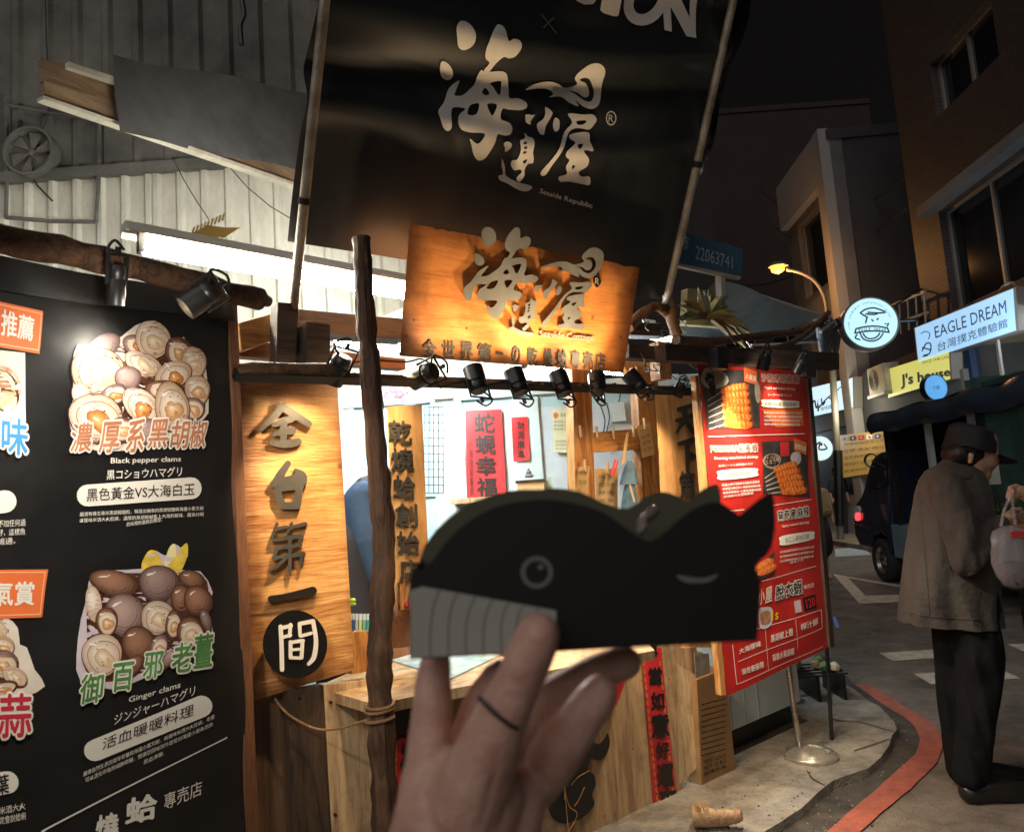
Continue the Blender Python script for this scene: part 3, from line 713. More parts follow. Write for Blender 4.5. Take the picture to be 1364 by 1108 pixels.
ring = [(1013 + 30 * math.cos(a), 565 + 40 * math.sin(a)) for a in [i * .26 for i in range(24)]]; ri = [(1013 + 24 * math.cos(a), 565 + 33 * math.sin(a)) for a in [i * .26 for i in range(24)]]
mb.prism([ring, ri], lambda x, y, w: T.h(*zL(x, y), w), .006, .006, M_logo)
text(mb, T, "R", [zL(1000, 545), zL(1028, 548), zL(1026, 588), zL(998, 584)], .006, M_logo)
text(mb, T, "Seaside Republic", [(718.5, 251), (791.5, 271.5), (790.5, 280), (716.5, 259)], .006, M_logo, bold=.03)
gm = mat("grey_print", (0.16, 0.155, 0.14), .4)
strokes(mb, T, [[(620, 2, 5), (688, 107, 5)], [(617, 73, 5), (684, 18, 5)]], zL, .006, .006, gm)
zt = crop(400, 0, 2.2733)
P2 = lambda *a: [zt(*q) for q in a]
text(mb, T, "TM", P2((1234, -2), (1255, 3), (1252, 17), (1230, 11)), .006, gm)
text(mb, T, "I", P2((950, -100), (985, -95), (966, 41), (934, 32)), .006, M_logo, bold=.05)
text(mb, T, "S", P2((860, -100), (930, -92), (905, 16), (840, -2)), .006, M_logo, bold=.05)
oo = [(1062 + 62 * math.cos(a) + 22 * -math.sin(a), 2 + 76 * math.sin(a)) for a in [i * .2618 for i in range(24)]]
mb.prism([oo, [(1066 + 34 * math.cos(a) - 20 * math.sin(a), -6 + 48 * math.sin(a)) for a in [i * .2618 for i in range(24)]]], lambda x, y, w: T.h(*zt(x, y), w), .006, .006, M_logo)
mb.prism([[(1100, 92), (1118, -60), (1145, -55), (1180, 55), (1190, -40), (1212, -35), (1188, 118), (1160, 112), (1130, 20), (1120, 98)]], lambda x, y, w: T.h(*zt(x, y), w), .006, .006, M_logo)
mb.build("logo_print", ta)
# steel poles carrying the tarpaulin (things)
def pole(name, a, b, r, w, lab, fr=T0, mt=M_galv, ext=None):
    A = fr.h(*a, w); B = fr.h(*b, w); mb = MB(); n = 10
    mb.tube([A + (B - A) * i / n for i in range(n + 1)], r, 14, mt)
    t = thing(name, lab, "pole", fr.M); mb.build("tube", t, smooth=True)
    mb = MB(); C = A + (B - A) * .62; mb.tube([C, C + (B - A) * .015], r * 1.25, 14, M_bmetal); mb.build("clamp", t); return t
pole("steel_pole", (446, -130), (384, 478), .019, .045, "pale steel pole down the tarpaulin's left edge")
pole("steel_pole", (1006, -130), (886, 408), .021, .05, "pale steel pole down the tarpaulin's right edge")

# ================================================================== MAIN SIGNBOARD
so = F.w(Vector((F.h(690, 485, .08).x, F.h(690, 485, .08).y, .08)))
S = Frame(so, 50, lean=17)
sg = thing("stall_signboard", "orange wooden signboard with raised grey brush logo above the spotlights", "sign", S.M)
mb = MB(); sq = [(546, 297), (852, 356), (830, 497), (532, 474)]
# board with a chipped upper edge
rg = random.Random(4); top = []
for i in range(61):
    t_ = i / 60; y_ = 297 + 59 * t_ + (rg.uniform(0, 3.2) if rg.random() < .35 else rg.uniform(0, .5)); top.append((546 + 306 * t_, y_))
qs_ = [S.h(*p) for p in sq]
M_sign = wood("dark_rimmed_sign_plywood", (0.72, 0.29, 0.08), (0.52, 0.17, 0.04), 'x', 1.0, .5, knots=.6, bump=.35, stain=.6, stainc=(0.2, 0.07, 0.03), char=(qs_[0].x * .5 + qs_[3].x * .5, qs_[1].x * .5 + qs_[2].x * .5, qs_[3].y - .03, qs_[0].y * .5 + qs_[1].y * .5 + .03, .13))  # board tone darker towards its edges
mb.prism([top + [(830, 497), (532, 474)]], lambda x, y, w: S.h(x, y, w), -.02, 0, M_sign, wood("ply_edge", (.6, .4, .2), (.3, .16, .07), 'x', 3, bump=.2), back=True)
mb.build("board", sg)
# affine from the tarp logo crop to the sign's pixels
def affine(src, dst):
    (x0, y0), (x1, y1), (x2, y2) = src; d = (x1 - x0) * (y2 - y0) - (x2 - x0) * (y1 - y0)
    def f(x, y):
        a = ((x - x0) * (y2 - y0) - (x2 - x0) * (y - y0)) / d; b = ((x1 - x0) * (y - y0) - (x - x0) * (y1 - y0)) / d
        return (dst[0][0] + a * (dst[1][0] - dst[0][0]) + b * (dst[2][0] - dst[0][0]), dst[0][1] + a * (dst[1][1] - dst[0][1]) + b * (dst[2][1] - dst[0][1]))
    return f
A = affine([(172, 118), (270, 797), (898, 930)], [(650.5, 315), (658.7, 424.5), (777, 438.5)])
put_logo(None, lambda x, y, w: S.h(*A(x, y), w), .004, .038, M_letb, M_letts, parts=sg)
mb = MB()
text(mb, S, "Seaside Cottage", [(719, 440), (791, 446), (791, 456), (718, 451)], .003, M_letts, bold=.03, ext=.014)
mb.prism([catmull([(801, 375), (795, 368), (790, 375), (795, 383)], 4)], lambda x, y, w: S.h(x, y, w), .004, .02, M_ink, M_letts)
text(mb, S, "R", [(793, 370), (799, 371), (798, 380), (792, 379)], .021, M_letts)
mb.build("lettering", sg)
zs = crop(500, 280, 3.41)
xs = [(218, 290), (306, 372), (386, 456), (466, 540), (548, 592), (622, 672), (692, 748), (764, 815), (828, 882), (890, 942), (946, 1000), (1000, 1055)]
for i, ch in enumerate("全世界第一の乾燥蛤專売店"):
    x0, x1 = xs[i]; yt = 585 + (x0 - 218) * .078; h_ = 78 if ch != "一" else 8; yt += 32 if ch == "一" else 0
    mb = MB(); w_ = x1 - x0 - 12; text(mb, S, ch, [zs(x0, yt), zs(x0 + w_, yt + 5), zs(x0 + w_, yt + h_ + 5), zs(x0, yt + h_)], .003, M_lett, bold=.04, ext=.006, mside=M_letts)
    mb.build("character", sg)
mb = MB()
for x, y in ((142, 570), (175, 500), (150, 100), (1120, 640), (1170, 300), (415, 535), (740, 470)):
    p = S.h(*zs(x, y), .001); mb.lathe(p, (0, 0, 1), [(0, .004), (.001, .0035), (.0015, 0)], 8, M_bmetal)
mb.build("screw", sg)

# ================================================================== VERTICAL BOARDS
def vboard(q, w, label, mt, cham=None):
    t = thing("vertical_board", label, "sign", F.M); mb = MB()
    rg = random.Random(int(q[0][0])); left = []
    for i in range(31):
        a = i / 30; left.append((q[0][0] + (q[3][0] - q[0][0]) * a + rg.uniform(-1, 1) * (1.2 if i % 2 else .2), q[0][1] + (q[3][1] - q[0][1]) * a))
    mb.prism([left + [q[2], q[1]]], lambda x, y, ww: F.h(x, y, ww), w - .018, w, mt, M_frame, back=True)
    mb.build("board", t); return t
c0_, c1_, c2_, c3_ = F.h(319, 503), F.h(449, 503), F.h(472, 892), F.h(333, 934)
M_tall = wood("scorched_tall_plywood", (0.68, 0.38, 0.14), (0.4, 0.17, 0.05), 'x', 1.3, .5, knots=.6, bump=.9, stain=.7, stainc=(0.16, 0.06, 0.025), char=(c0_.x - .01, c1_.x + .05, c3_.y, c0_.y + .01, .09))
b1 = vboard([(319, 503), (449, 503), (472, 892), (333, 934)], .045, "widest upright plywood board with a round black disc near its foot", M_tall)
z4 = crop(300, 400, 3.166); zc6 = crop(330, 520, 2.77); z5 = crop(300, 740, 3.01)
def char(parent, fr, ss, px, w0, w1, mt=M_lett, ms=M_letts, name="character"):
    mb = MB(); k_ = 1.28 if mt in (M_lett, M_ink) else 1.1; ss = [[(x, y, r * k_) for x, y, r in l] for l in ss]; strokes(mb, fr, ss, px, w0, w1, mt, ms); return mb.build(name, parent)
char(b1, F, [[(245, 440, 9), (220, 475, 12), (150, 547, 6)], [(228, 442, 10), (285, 478, 13), (352, 521, 11)], [(205, 525, 8), (250, 508, 12), (285, 500, 9)], [(252, 508, 9), (244, 560, 12), (250, 600, 11)], [(208, 562, 8), (284, 548, 13)], [(198, 600, 9), (250, 606, 13), (306, 596, 13)]], z4, .047, .075)
char(b1, F, [[(265, 688, 10), (230, 738, 13), (200, 778, 9)], [(198, 772, 8), (260, 758, 12), (325, 745, 14)], [(298, 718, 8), (325, 740, 14), (332, 768, 10)], [(222, 792, 11), (225, 830, 13), (248, 868, 10)], [(222, 795, 10), (316, 778, 13)], [(314, 780, 12), (302, 865, 13)], [(240, 866, 11), (300, 864, 12)]], z4, .047, .075)
char(b1, F, [[(108, 492, 5), (88, 545, 4)], [(100, 512, 5), (142, 503, 5)], [(162, 490, 5), (145, 528, 4)], [(155, 506, 5), (212, 492, 6)], [(95, 552, 5), (200, 536, 6)], [(197, 538, 5), (190, 572, 5)], [(105, 582, 5), (195, 570, 5)], [(107, 582, 5), (97, 620, 5)], [(95, 618, 5), (206, 602, 6)], [(201, 602, 5), (194, 642, 5)], [(155, 540, 6), (156, 668, 5)], [(140, 618, 5), (112, 645, 5), (84, 664, 3)]], zc6, .047, .075)
char(b1, F, [[(85, 768, 9), (150, 758, 9), (240, 738, 12)]], zc6, .047, .075, M_ink)
mb = MB(); dc = [(393 + 43 * math.cos(a) * 1.0, 858 + 45.5 * math.sin(a)) for a in [i * math.pi / 24 for i in range(48)]]
mb.prism([dc], lambda x, y, w: F.h(x, y, w), .1, .112, mat("glossy_black_disc", (.012, .012, .012), .2), M_letts, back=True); d = mb.build("disc", b1)
char(d, F, [[(222, 284, 8), (226, 360, 8), (228, 456, 8)], [(222, 290, 7), (264, 280, 7)], [(262, 276, 7), (258, 322, 6)], [(232, 326, 6), (262, 318, 6)], [(300, 272, 7), (352, 262, 8)], [(352, 262, 8), (364, 340, 8), (356, 405, 9), (334, 434, 6)], [(298, 272, 7), (300, 320, 6)], [(302, 322, 6), (345, 310, 6)], [(262, 345, 7), (262, 408, 7)], [(262, 347, 6), (312, 340, 7)], [(310, 340, 7), (306, 408, 7)], [(265, 377, 5), (305, 373, 5)], [(264, 408, 6), (304, 410, 6)]], z5, .1125, .114, M_vprint, M_vprint)
b2 = vboard([(515, 541), (562, 539), (576, 862), (528, 862)], .0, "narrow upright board with small raised characters just right of the log post", M_plyv2)
z42 = z4
for i, ch in enumerate("乾燒蛤創始店"):
    y = 505 + i * 117; x = 690 + i * 8.5
    mb = MB(); text(mb, F, ch, [z42(x, y), z42(x + 92, y + 4), z42(x + 96, y + 100), z42(x + 4, y + 98)], .002, M_lett, bold=.035, ext=.014, mside=M_letts); mb.build("character", b2)
b3 = vboard([(872, 524), (929, 524), (948, 862), (893, 862)], .02, "amber upright board with raised characters left of the red poster", M_plyv2)
z1 = crop(560, 480, 3.41)
char(b3, F, [[(1172, 222, 7), (1234, 206, 9)], [(1163, 272, 6), (1240, 250, 9)], [(1203, 215, 8), (1198, 270, 9), (1163, 328, 4)], [(1200, 265, 7), (1240, 325, 10)]], z1, .022, .042)
char(b3, F, [[(1175, 378, 7), (1240, 360, 9)], [(1212, 370, 9), (1214, 500, 7)], [(1218, 415, 6), (1242, 435, 9)]], z1, .022, .042)
mb = MB(); text(mb, F, "第", [z1(1175, 505), z1(1245, 502), z1(1250, 625), z1(1180, 625)], .022, M_lett, bold=.035, ext=.018, mside=M_letts); mb.build("character", b3)
mb = MB(); text(mb, F, "一", [z1(1182, 680), z1(1250, 675), z1(1252, 695), z1(1184, 698)], .022, M_lett, bold=.03, ext=.018, mside=M_letts); mb.build("character", b3)

# lower front: couplets and big black characters
def pap(q, w, label, name="couplet", cat="banner", n=10, mt=M_redp): return paper(name, q, F, w, mt, label, cat)
zh = crop(500, 620, 2.27)
t = pap([(853, 862), (881, 862), (905, 1098), (874, 1106)], .082, "long red couplet hanging on the counter front beside the cardboard")
mb = MB()
for i, ch in enumerate("事當如意好運來"):
    x = zh(820, 560)[0] + i * 3.0 + (2 if i > 3 else 0); y = 856 + i * 33.5 if i else 857
    s_ = [.6, .75, .75, 1.0, .75, .95, 1.05][i]; cx = 869 + i * 3.4; cy = 868 + i * 33
    text(mb, F, ch, [(cx - 11 * s_, cy - 15 * s_), (cx + 11 * s_, cy - 17 * s_), (cx + 12 * s_, cy + 13 * s_), (cx - 10 * s_, cy + 15 * s_)], .088, M_ink, bold=.05)
for k in range(2):
    for i in range(20):
        cx = (857, 879)[k] + i * 1.05; cy = 880 + i * 10.5; text(mb, F, "福", [(cx - 1.5, cy), (cx + 1.5, cy), (cx + 2, cy + 7), (cx - 1, cy + 7)], .086, M_gold)
text(mb, F, "恭賀新禧", [(884, 1078), (901, 1070), (902, 1078), (885, 1087)], .086, M_gold); text(mb, F, "萬事如意", [(886, 1090), (901, 1083), (902, 1089), (887, 1096)], .086, M_gold)
mb.build("lettering", t)
t = pap([(522, 935), (550, 930), (530, 1120), (506, 1130)], .11, "short red couplet behind the log post with black and gold writing")
mb = MB()
text(mb, F, "春", [(525, 942), (548, 938), (546, 980), (524, 985)], .118, M_ink, bold=.06)
text(mb, F, "福", [(536, 992), (550, 990), (545, 1030), (532, 1032)], .118, M_ink, bold=.05)
for i in range(9): text(mb, F, "吉", [(524, 990 + i * 9), (529, 990 + i * 9), (529, 997 + i * 9), (524, 997 + i * 9)], .116, M_gold)
mb.build("lettering", t)
t = pap([(752, 874), (800, 866), (845, 872), (822, 940)], .08, "red diamond spring paper half hidden behind the fingers")
mb = MB(); text(mb, F, "春", [(775, 880), (815, 876), (815, 925), (780, 930)], .09, M_ink, bold=.05)
for i in range(5): text(mb, F, "喜", [(762 + i * 14, 872), (768 + i * 14, 871), (768 + i * 14, 877), (762 + i * 14, 878)], .089, M_gold)
mb.build("lettering", t)
zz = crop(500, 800, 3.41)
t = thing("counter_lettering", "big black brush-shaped letters mounted low on the counter front, tied with twine", "letters", F.M)
for lp_ in ([(1055, 600), (1065, 650), (1040, 710), (1000, 722), (915, 690), (960, 640), (975, 622), (1010, 650), (1040, 625)],
            [(835, 780), (880, 720), (940, 705), (978, 722), (945, 790), (985, 780), (1002, 830), (985, 880), (995, 925), (940, 985), (900, 1000), (850, 1010), (800, 980), (780, 900), (810, 850)]):
    mb = MB(); mb.prism([catmull(lp_, 4)], lambda x, y, w: F.h(*zz(x, y), w), .076, .105, M_black, back=True); mb.build("character", t)
mb = MB()
for pts in ([(940, 705), (880, 720), (855, 770), (862, 850), (858, 900)], [(858, 850), (880, 930), (915, 960), (905, 1000), (875, 1048)], [(862, 860), (868, 950), (878, 1050)], [(968, 772), (920, 800), (890, 835)], [(950, 845), (925, 900), (905, 930)]):
    mb.tube([F.h(*zz(*q), .11 + .006 * math.sin(i)) for i, q in enumerate(catmull(pts, 4, False))], .0022, 5, mat("orange_twine", (.55, .26, .1), .8))
mb.build("twine", t)

# cardboard box and grey sack right of the counter
t = thing("cardboard_box", "tall flattened brown cardboard box with printed marks leaning below the red poster", "box", F.M)
mb = MB(); q = [(928, 905), (966, 890), (983, 1050), (936, 1082)]; qq = [F.h(*p, .12) for p in q]
lo = [Vector((p.x, p.y, -.02)) for p in qq]; mb.hexa([lo[3], lo[2], lo[1], lo[0]], [qq[3], qq[2], qq[1], qq[0]], M_card); mb.build("carton", t, bevel=.003, fix=True)
mb = MB()
for i in range(10):
    y = 935 + i * 7.5; mb.prism([[(934, y + 3), (967, y - 6), (967, y - 5), (934, y + 4.2)]], lambda x, y, w: F.h(x, y, w), .1215, .1215, M_ink)
for i in range(3): text(mb, F, ["EXPORT QUALITY", "NET 12 KG", "鮮凍水產"][i], [(937, 1012 + i * 8), (967, 1003 + i * 7), (968, 1008 + i * 7), (938, 1018 + i * 8)], .1215, M_ink)
mb.build("printed_marks", t)
t = slab(None, F, "plastic_sheet", [(925, 870), (944, 870), (948, 912), (928, 916)], .1, .104, mat("grey_plastic", (.35, .34, .3), .4, var=.4, bump=.6, bscale=25), label="crumpled grey plastic sheet tucked beside the red poster's lower corner", cat="sheet")

# white freezer panel under the red poster
t = thing("white_freezer", "pale blue-white freezer cabinet seen beneath the red poster", "freezer", F.M)
mb = MB(); a = F.h(968, 985, -.02); b = F.h(1056, 860, -.02)
mb.box((a.x, .16, -.6), (b.x + .02, .95, -.02), mat("freezer_white", (.55, .66, .72), .35, var=.1, vscale=3)); mb.build("cabinet", t, bevel=.006, fix=True)
mb = MB(); mb.box((a.x + .01, .045, -.58), (b.x, .16, -.05), M_black); mb.build("plinth", t)
mb = MB()
for k in range(3): mb.box((a.x + .06 + k * .13, .17, -.019), (a.x + .066 + k * .13, .9, -.014), mat("freezer_seam", (.35, .42, .47), .4))
mb.build("seam", t)
# log stump at the kerb
g = G(958, 1098, .06); t = thing("log_stump", "cut pale branch stump lying at the foot of the counter", "log", TM(g))
log("branch", [(-.1, .03, .03), (-.02, .0, .03), (.05, -.02, .035), (.09, -.035, .05)], [.045, .025], wood("pale_branch", (.5, .32, .17), (.25, .14, .07), 'y', 2, .6, bump=.6), seed=5, parent=t)
mb = MB(); rg = random.Random(2)
for i in range(60):
    a = rg.random() * 6.28; mb.tube([(-.06, .01, .04), (-.07 + rg.uniform(-.03, .03), .01 + .05 * math.cos(a), .05 + .045 * abs(math.sin(a)))], .0015, 4, M_tagp)
mb.build("frayed_rope", t)

# ================================================================== LIGHTS OF THE STALL
def spot(name, loc, target, power, size=70, blend=.6, col=(1, .69, .38), r=.02):
    d = bpy.data.lights.new(name, 'SPOT'); d.energy = power; d.spot_size = R(size); d.spot_blend = blend; d.color = col; d.shadow_soft_size = r
    o = bpy.data.objects.new(name, d); COL.objects.link(o); dr = (Vector(target) - Vector(loc)); o.location = loc
    o.rotation_euler = dr.to_track_quat('-Z', 'Y').to_euler(); return o
WR = .29
rail = thing("lighting_rail", "black spotlight rail running across the stall front under the signboard", "rail", F.M)
mb = MB(); a = F.h(312, 499, WR); b = F.h(962, 523, WR)
mb.tube([a, (a + b) / 2, b], .022, 4, M_bmetal); mb.build("track", rail)
log("branch_cover", [F.h(316, 494, WR), F.h(350, 492, WR), F.h(400, 493, WR), F.h(450, 494, WR)], .024, M_post, seed=8, parent=rail)
mb = MB()
rg = random.Random(6)
for i in range(7):
    x = 575 + i * 50; mb.tube([F.h(x, 506 + i * 1.5, WR + .02), F.h(x + 12, 516 + i, WR + .04), F.h(x + 26, 512 + i, WR + .03), F.h(x + 45, 507 + i, WR + .02)], .005, 5, M_wire)
mb.tube([F.h(x, y, WR) for x, y in catmull([(455, 484), (500, 480), (540, 482), (560, 478), (572, 484)], 4, False)], .0035, 5, M_wire)
mb.build("cable", rail)
def head(fr, u, v, w, aim, label, power=12, r=.04, ln=.105, size=100, lit=True, group="spotlights on the rail", col=(1, .69, .38), glow=True):
    """black can spotlight centred on a pixel; aim = local direction of the beam"""
    c = fr.h(u, v, w); ax = Vector(aim).normalized(); t = thing("spotlight", label, "spotlight", fr.M, group)
    mb = MB(); b0 = c - ax * ln * .5
    mb.lathe(b0, ax, [(0, .002), (0, r * .75), (.01, r * .92), (ln * .3, r * .95), (ln * .32, r * .9), (ln * .36, r * .9), (ln * .38, r), (ln, r), (ln, r * .88), (ln * .72, r * .8), (ln * .7, .002)], 20, M_bmetal); mb.build("can", t, smooth=True)
    mb = MB(); mb.lathe(b0 + ax * ln * .74, ax, [(0, r * .7), (.004, r * .5), (.006, .002)], 16, emis("lamp_glow", (1, .72, .4), 25)); mb.build("lens", t)
    mb = MB(); pts = []
    sd = ax.cross(Vector((0, 0, 1))).normalized() if abs(ax.z) < .95 else Vector((1, 0, 0))
    up = Vector((0, 0.09, 0)) if v > 400 else Vector((0, .07, 0))
    mb.tube([c + sd * r * 1.15, c + sd * r * 1.2 - ax * ln * .75, c - sd * r * 1.2 - ax * ln * .75, c - sd * r * 1.15], .005, 6, M_bmetal)
    mb.tube([c - ax * ln * .75, c - ax * ln * .95], .008, 6, M_bmetal)
    mb.build("bracket", t)
    mb = MB(); mb.tube(catmull([tuple(c - ax * ln * .5 + sd * r * .5), tuple(c - ax * ln * .8 + sd * r * 1.3), tuple(c - ax * ln * 1.1 + sd * .01), tuple(c - ax * ln * .9 - sd * r * .7)], 4, False), .004, 5, M_wire); mb.build("cable", t)
    if lit:
        spot("spot_or_added_beam", fr.w(c + ax * (ln * .62)), fr.w(c + ax * 2), power, size, col=col)
    return t
upl = (0, 1, -.38)
head(F, 564, 500, WR + .01, (-.15, -.1, -.45), "leftmost spotlight below the signboard, turned back over the narrow board", 3)
head(F, 634, 506, WR + .02, (.05, 1, -.42), "spotlight below the signboard under the third small character, pointing up", 4.6)
head(F, 689, 509, WR + .02, (.0, 1, -.42), "smaller upright spotlight at the middle under the signboard", 4.6)
head(F, 747, 511, WR + .02, (.02, 1, -.42), "spotlight under the signboard above the green notice", 10)
head(F, 795, 512, WR + .03, (.45, .8, -.4), "tilted spotlight right of centre with a hanging loop of cable", 5)
head(F, 846, 508, WR + .02, (-.4, .8, -.4), "tilted spotlight below the signboard's right corner", 4.6)
head(F, 450, 492, WR - .0, (-.2, -1, -.75), "spotlight left of the log post, shining down the widest board", 6, r=.036)
head(F, 905, 519, WR + .0, (-.1, -1, -.7), "small bright spotlight over the amber board", 9, r=.03, ln=.07)
head(F, 946, 517, WR + .12, (.35, -1, -.3), "rightmost spotlight, in front of the red poster's corner", 3, r=.028, ln=.07)
spot("spot_or_added_beam", F.w(F.h(540, 497, WR)), F.w(F.h(556, 640, 0)), 16, 80)  # added beam with no lamp can, brightens the narrow board
spot("spot_or_added_beam", F.w(F.h(700, 500, WR + .25)), F.w(F.h(860, 980, .08)), 34, 90)  # no can here: added to lift the lower counter front
spot("spot_or_added_beam", F.w(F.h(462, 478, .5)), F.w(F.h(385, 740, .05)), 26, 62)  # open-air beam added to even out the widest board
spot("spot_or_added_beam", F.w(F.h(856, 516, .3)), F.w(F.h(900, 640, .02)), 20, 90)  # extra beam without a fitting, added for the amber board
spot("spot_or_added_beam", F.w(F.h(760, 505, .1)), F.w(F.h(760, 860, .0)), 36, 90)  # added over the counter top, no lamp at this point
spot("spot_or_added_beam", F.w(F.h(660, 500, WR + .25)), F.w(F.h(600, 1040, .08)), 12, 90)  # weak added beam, no fitting, for the front panel's left end

# fluorescent fixtures ----------------------------------------------------------------------
def tubelight(fr, a, b, w, label, strength, col=(1, .93, .78), r=.016, tray=.06, body=(30, 0), group=None):
    t = thing("fluorescent_light", label, "lamp", fr.M, group); A_ = fr.h(*a, w); B_ = fr.h(*b, w)
    mb = MB(); mb.tube([A_, B_], r, 12, emis("tube_%g" % strength, col, strength)); mb.build("tube", t, smooth=True)
    d = (B_ - A_).normalized(); mb = MB(); e = d * .07
    vs = []
    for p in (A_ - e, B_ + e):
        vs.append([p + Vector((0, .045, -.05)), p + Vector((0, .085, -.03)), p + Vector((0, .085, .03)), p + Vector((0, .035, .085)), p + Vector((0, .03, .08)), p + Vector((0, .055, .02)), p + Vector((0, .055, -.02)), p + Vector((0, .04, -.045))])
    loft(mb, vs, mat("fixture_white", (.7, .68, .6), .4, var=.15, vscale=3)); mb.build("tray", t, fix=True)
    mb = MB()
    for p, s_ in ((A_, -1), (B_, 1)):
        mb.box(p + Vector((-.012, -.02, -.02)) + d * s_ * .01, p + Vector((.012, .06, .02)) + d * s_ * .01, M_bmetal)
    mb.build("lamp_holder", t); return t
tubelight(F, (192, 331), (545, 392), -.35, "long glowing fluorescent fixture against the corrugated wall, upper left", 150, r=.028, tray=.08)
spot_tube = None
tubelight(F, (845, 445), (893, 452), -.45, "short stretch of warm tube light behind the signboard's right end", 16, r=.02)
tubelight(F, (442, 457), (640, 474), -.75, "cool white tube light deep inside the stall left of the log post", 210, col=(.8, .92, 1), r=.014)
tubelight(F, (700, 487), (860, 500), -.95, "cool tube light deep inside the stall hidden by the spotlight rail", 210, col=(.8, .92, 1), r=.014)
# yellow wire tray on the fixture
t = thing("plastic_tray", "small yellow slotted plastic tray perched on the upper fluorescent fixture", "tray", F.M)
mb = MB(); q = [(285, 297), (298, 285), (321, 303), (300, 318), (252, 312)]
fz = lambda x, y, w: F.h(x, y, w)
mb.prism([[(252, 313), (276, 300), (298, 303), (321, 303), (298, 317)]], fz, -.33, -.325, mat("yellow_plastic", (.6, .42, .12), .45)); mb.build("floor", t)
mb = MB()
for k in range(9):
    x = 256 + k * 5; y = 312 - k * 2.2; mb.tube([F.h(x, y, -.33), F.h(x + 3, y - 10, -.32)], .004, 4, MATS["yellow_plastic"])
mb.build("rim", t)
# light fill from upper tube also reaches the tarp: real spill

# black flap hanging beyond the right pole (catches bluish shop light)
mb = MB(); mb.grid(lambda i, j: (lambda p: Vector((p.x, p.y, -.06 - .05 * i + .02 * math.sin(j * 16 + i * 4))))(T0.h(*bil([(988, -60), (1040, -60), (925, 340), (894, 345)], i, 1 - j))), 8, 50, mat("slick_black_film", (.012, .013, .016), .12, bump=.8, bscale=14)); mb.build("side_flap", ta, smooth=True)
# stall worker behind the log post
wk = Vector(F.w(F.h(482, 720, -.55))); wk = Vector((wk.x, wk.y, .05)); wt = thing("person", "stall worker in a dark blue shirt bent over behind the log post", "person", TM(wk)); WI = TM(wk).inverted()
wq = lambda u, v, dw=0: WI @ F.w(F.h(u, v, -.55 + dw))
blu = mat("dark_blue_shirt", (.035, .085, .19), .8, var=.3, vscale=6, bump=.3, bscale=14); nvy = mat("navy_apron", (.02, .025, .045), .8, bump=.4, bscale=14)
skin0 = mat("skin", (.5, .3, .2), .5, var=.12, vscale=20, sss=.15)
organic("body", [[(wq(492, 668), .085), (wq(490, 690), .06), (wq(478, 740), .11), (wq(478, 860), .12)], [(wq(500, 720, .1), .05), (wq(520, 800, .2), .04)], [(WI @ Vector((wk.x - .06, wk.y, .95)), .1), (Vector((-.06, 0, .5)), .07), (Vector((-.06, 0, .06)), .05)], [(WI @ Vector((wk.x + .1, wk.y, .95)), .1), (Vector((.1, 0, .5)), .07), (Vector((.1, 0, .06)), .05)], [(wq(478, 860), .12), (Vector((.02, 0, .95)), .11)]], .012, skin0, wt)
organic("shirt", [[(wq(478, 690), .13), (wq(470, 740), .15), (wq(472, 830), .16)], [(wq(486, 668, .06), .1), (wq(496, 720, .16), .09), (wq(508, 770, .2), .07)]], .012, blu, wt)
organic("apron", [[(wq(466, 735, .06), .13), (wq(468, 830, .08), .15), (wq(468, 930, .05), .15)]], .012, nvy, wt)
organic("hair", [[(wq(493, 660), .1), (wq(493, 672), .09)]], .01, mat("black_hair", (.012, .01, .01), .45, bump=.5, bscale=60, stretch=(1, 1, .2)), wt)

# ================================================================== BLACK MENU BOARD (left)
def ldisp(x, y): return .006 * math.sin(x * 6 + y * 2.2) + .005 * math.sin(y * 7 - x * 3) + .004 * math.sin(y * 15 + x * 5)
LM = Frame(L.o, 28, disp=ldisp)
mn = thing("menu_board", "tall black seafood menu board with two photos of clams at far left", "menu board", LM.M)
mb = MB(); mb.grid(lambda i, j: LM.h(*bil([(-80, 330), (306, 402), (330, 1150), (-80, 1250)], i, 1 - j)), 40, 60, M_vinyl); mb.build("vinyl_sheet", mn, smooth=True)
slab(mn, L, "edge_strip", [(305, 398), (316, 402), (347, 1150), (330, 1150)], -.03, .006, wood("red_edge", (.22, .1, .05), (.1, .04, .02), 'y', 1.5, .6, bump=.5, stain=.4))
def lf(x, y, w): return LM.h(x, y, w)
z2 = crop(0, 360, 3.259); z3 = crop(0, 700, 2.715)
C_or = mat("orange_tag", (.75, .17, .05), .4); C_orl = mat("orange_tag_line", (.85, .5, .3), .4)
C_pw = mat("photo_white", (.72, .66, .58), .4, var=.15, vscale=12)
shells = [mat("shell_%d" % i, c, .32, var=.55, vscale=26, col2=c2, detail=6) for i, (c, c2) in enumerate([((.66, .5, .38), (.4, .2, .1)), ((.7, .6, .5), (.5, .36, .26)), ((.42, .22, .13), (.2, .08, .05)), ((.5, .32, .26), (.26, .13, .1))])]
fl = [mat("flesh_%d" % i, c, .28, var=.5, vscale=34, col2=c2) for i, (c, c2) in enumerate([((.8, .6, .42), (.6, .32, .15)), ((.78, .68, .52), (.62, .42, .25)), ((.7, .35, .12), (.4, .15, .05))])]
hi = mat("shell_highlight", (.88, .84, .78), .25)
dk = mat("sauce_dark", (.09, .035, .02), .3, var=.5, vscale=30)
seed_ = [0]
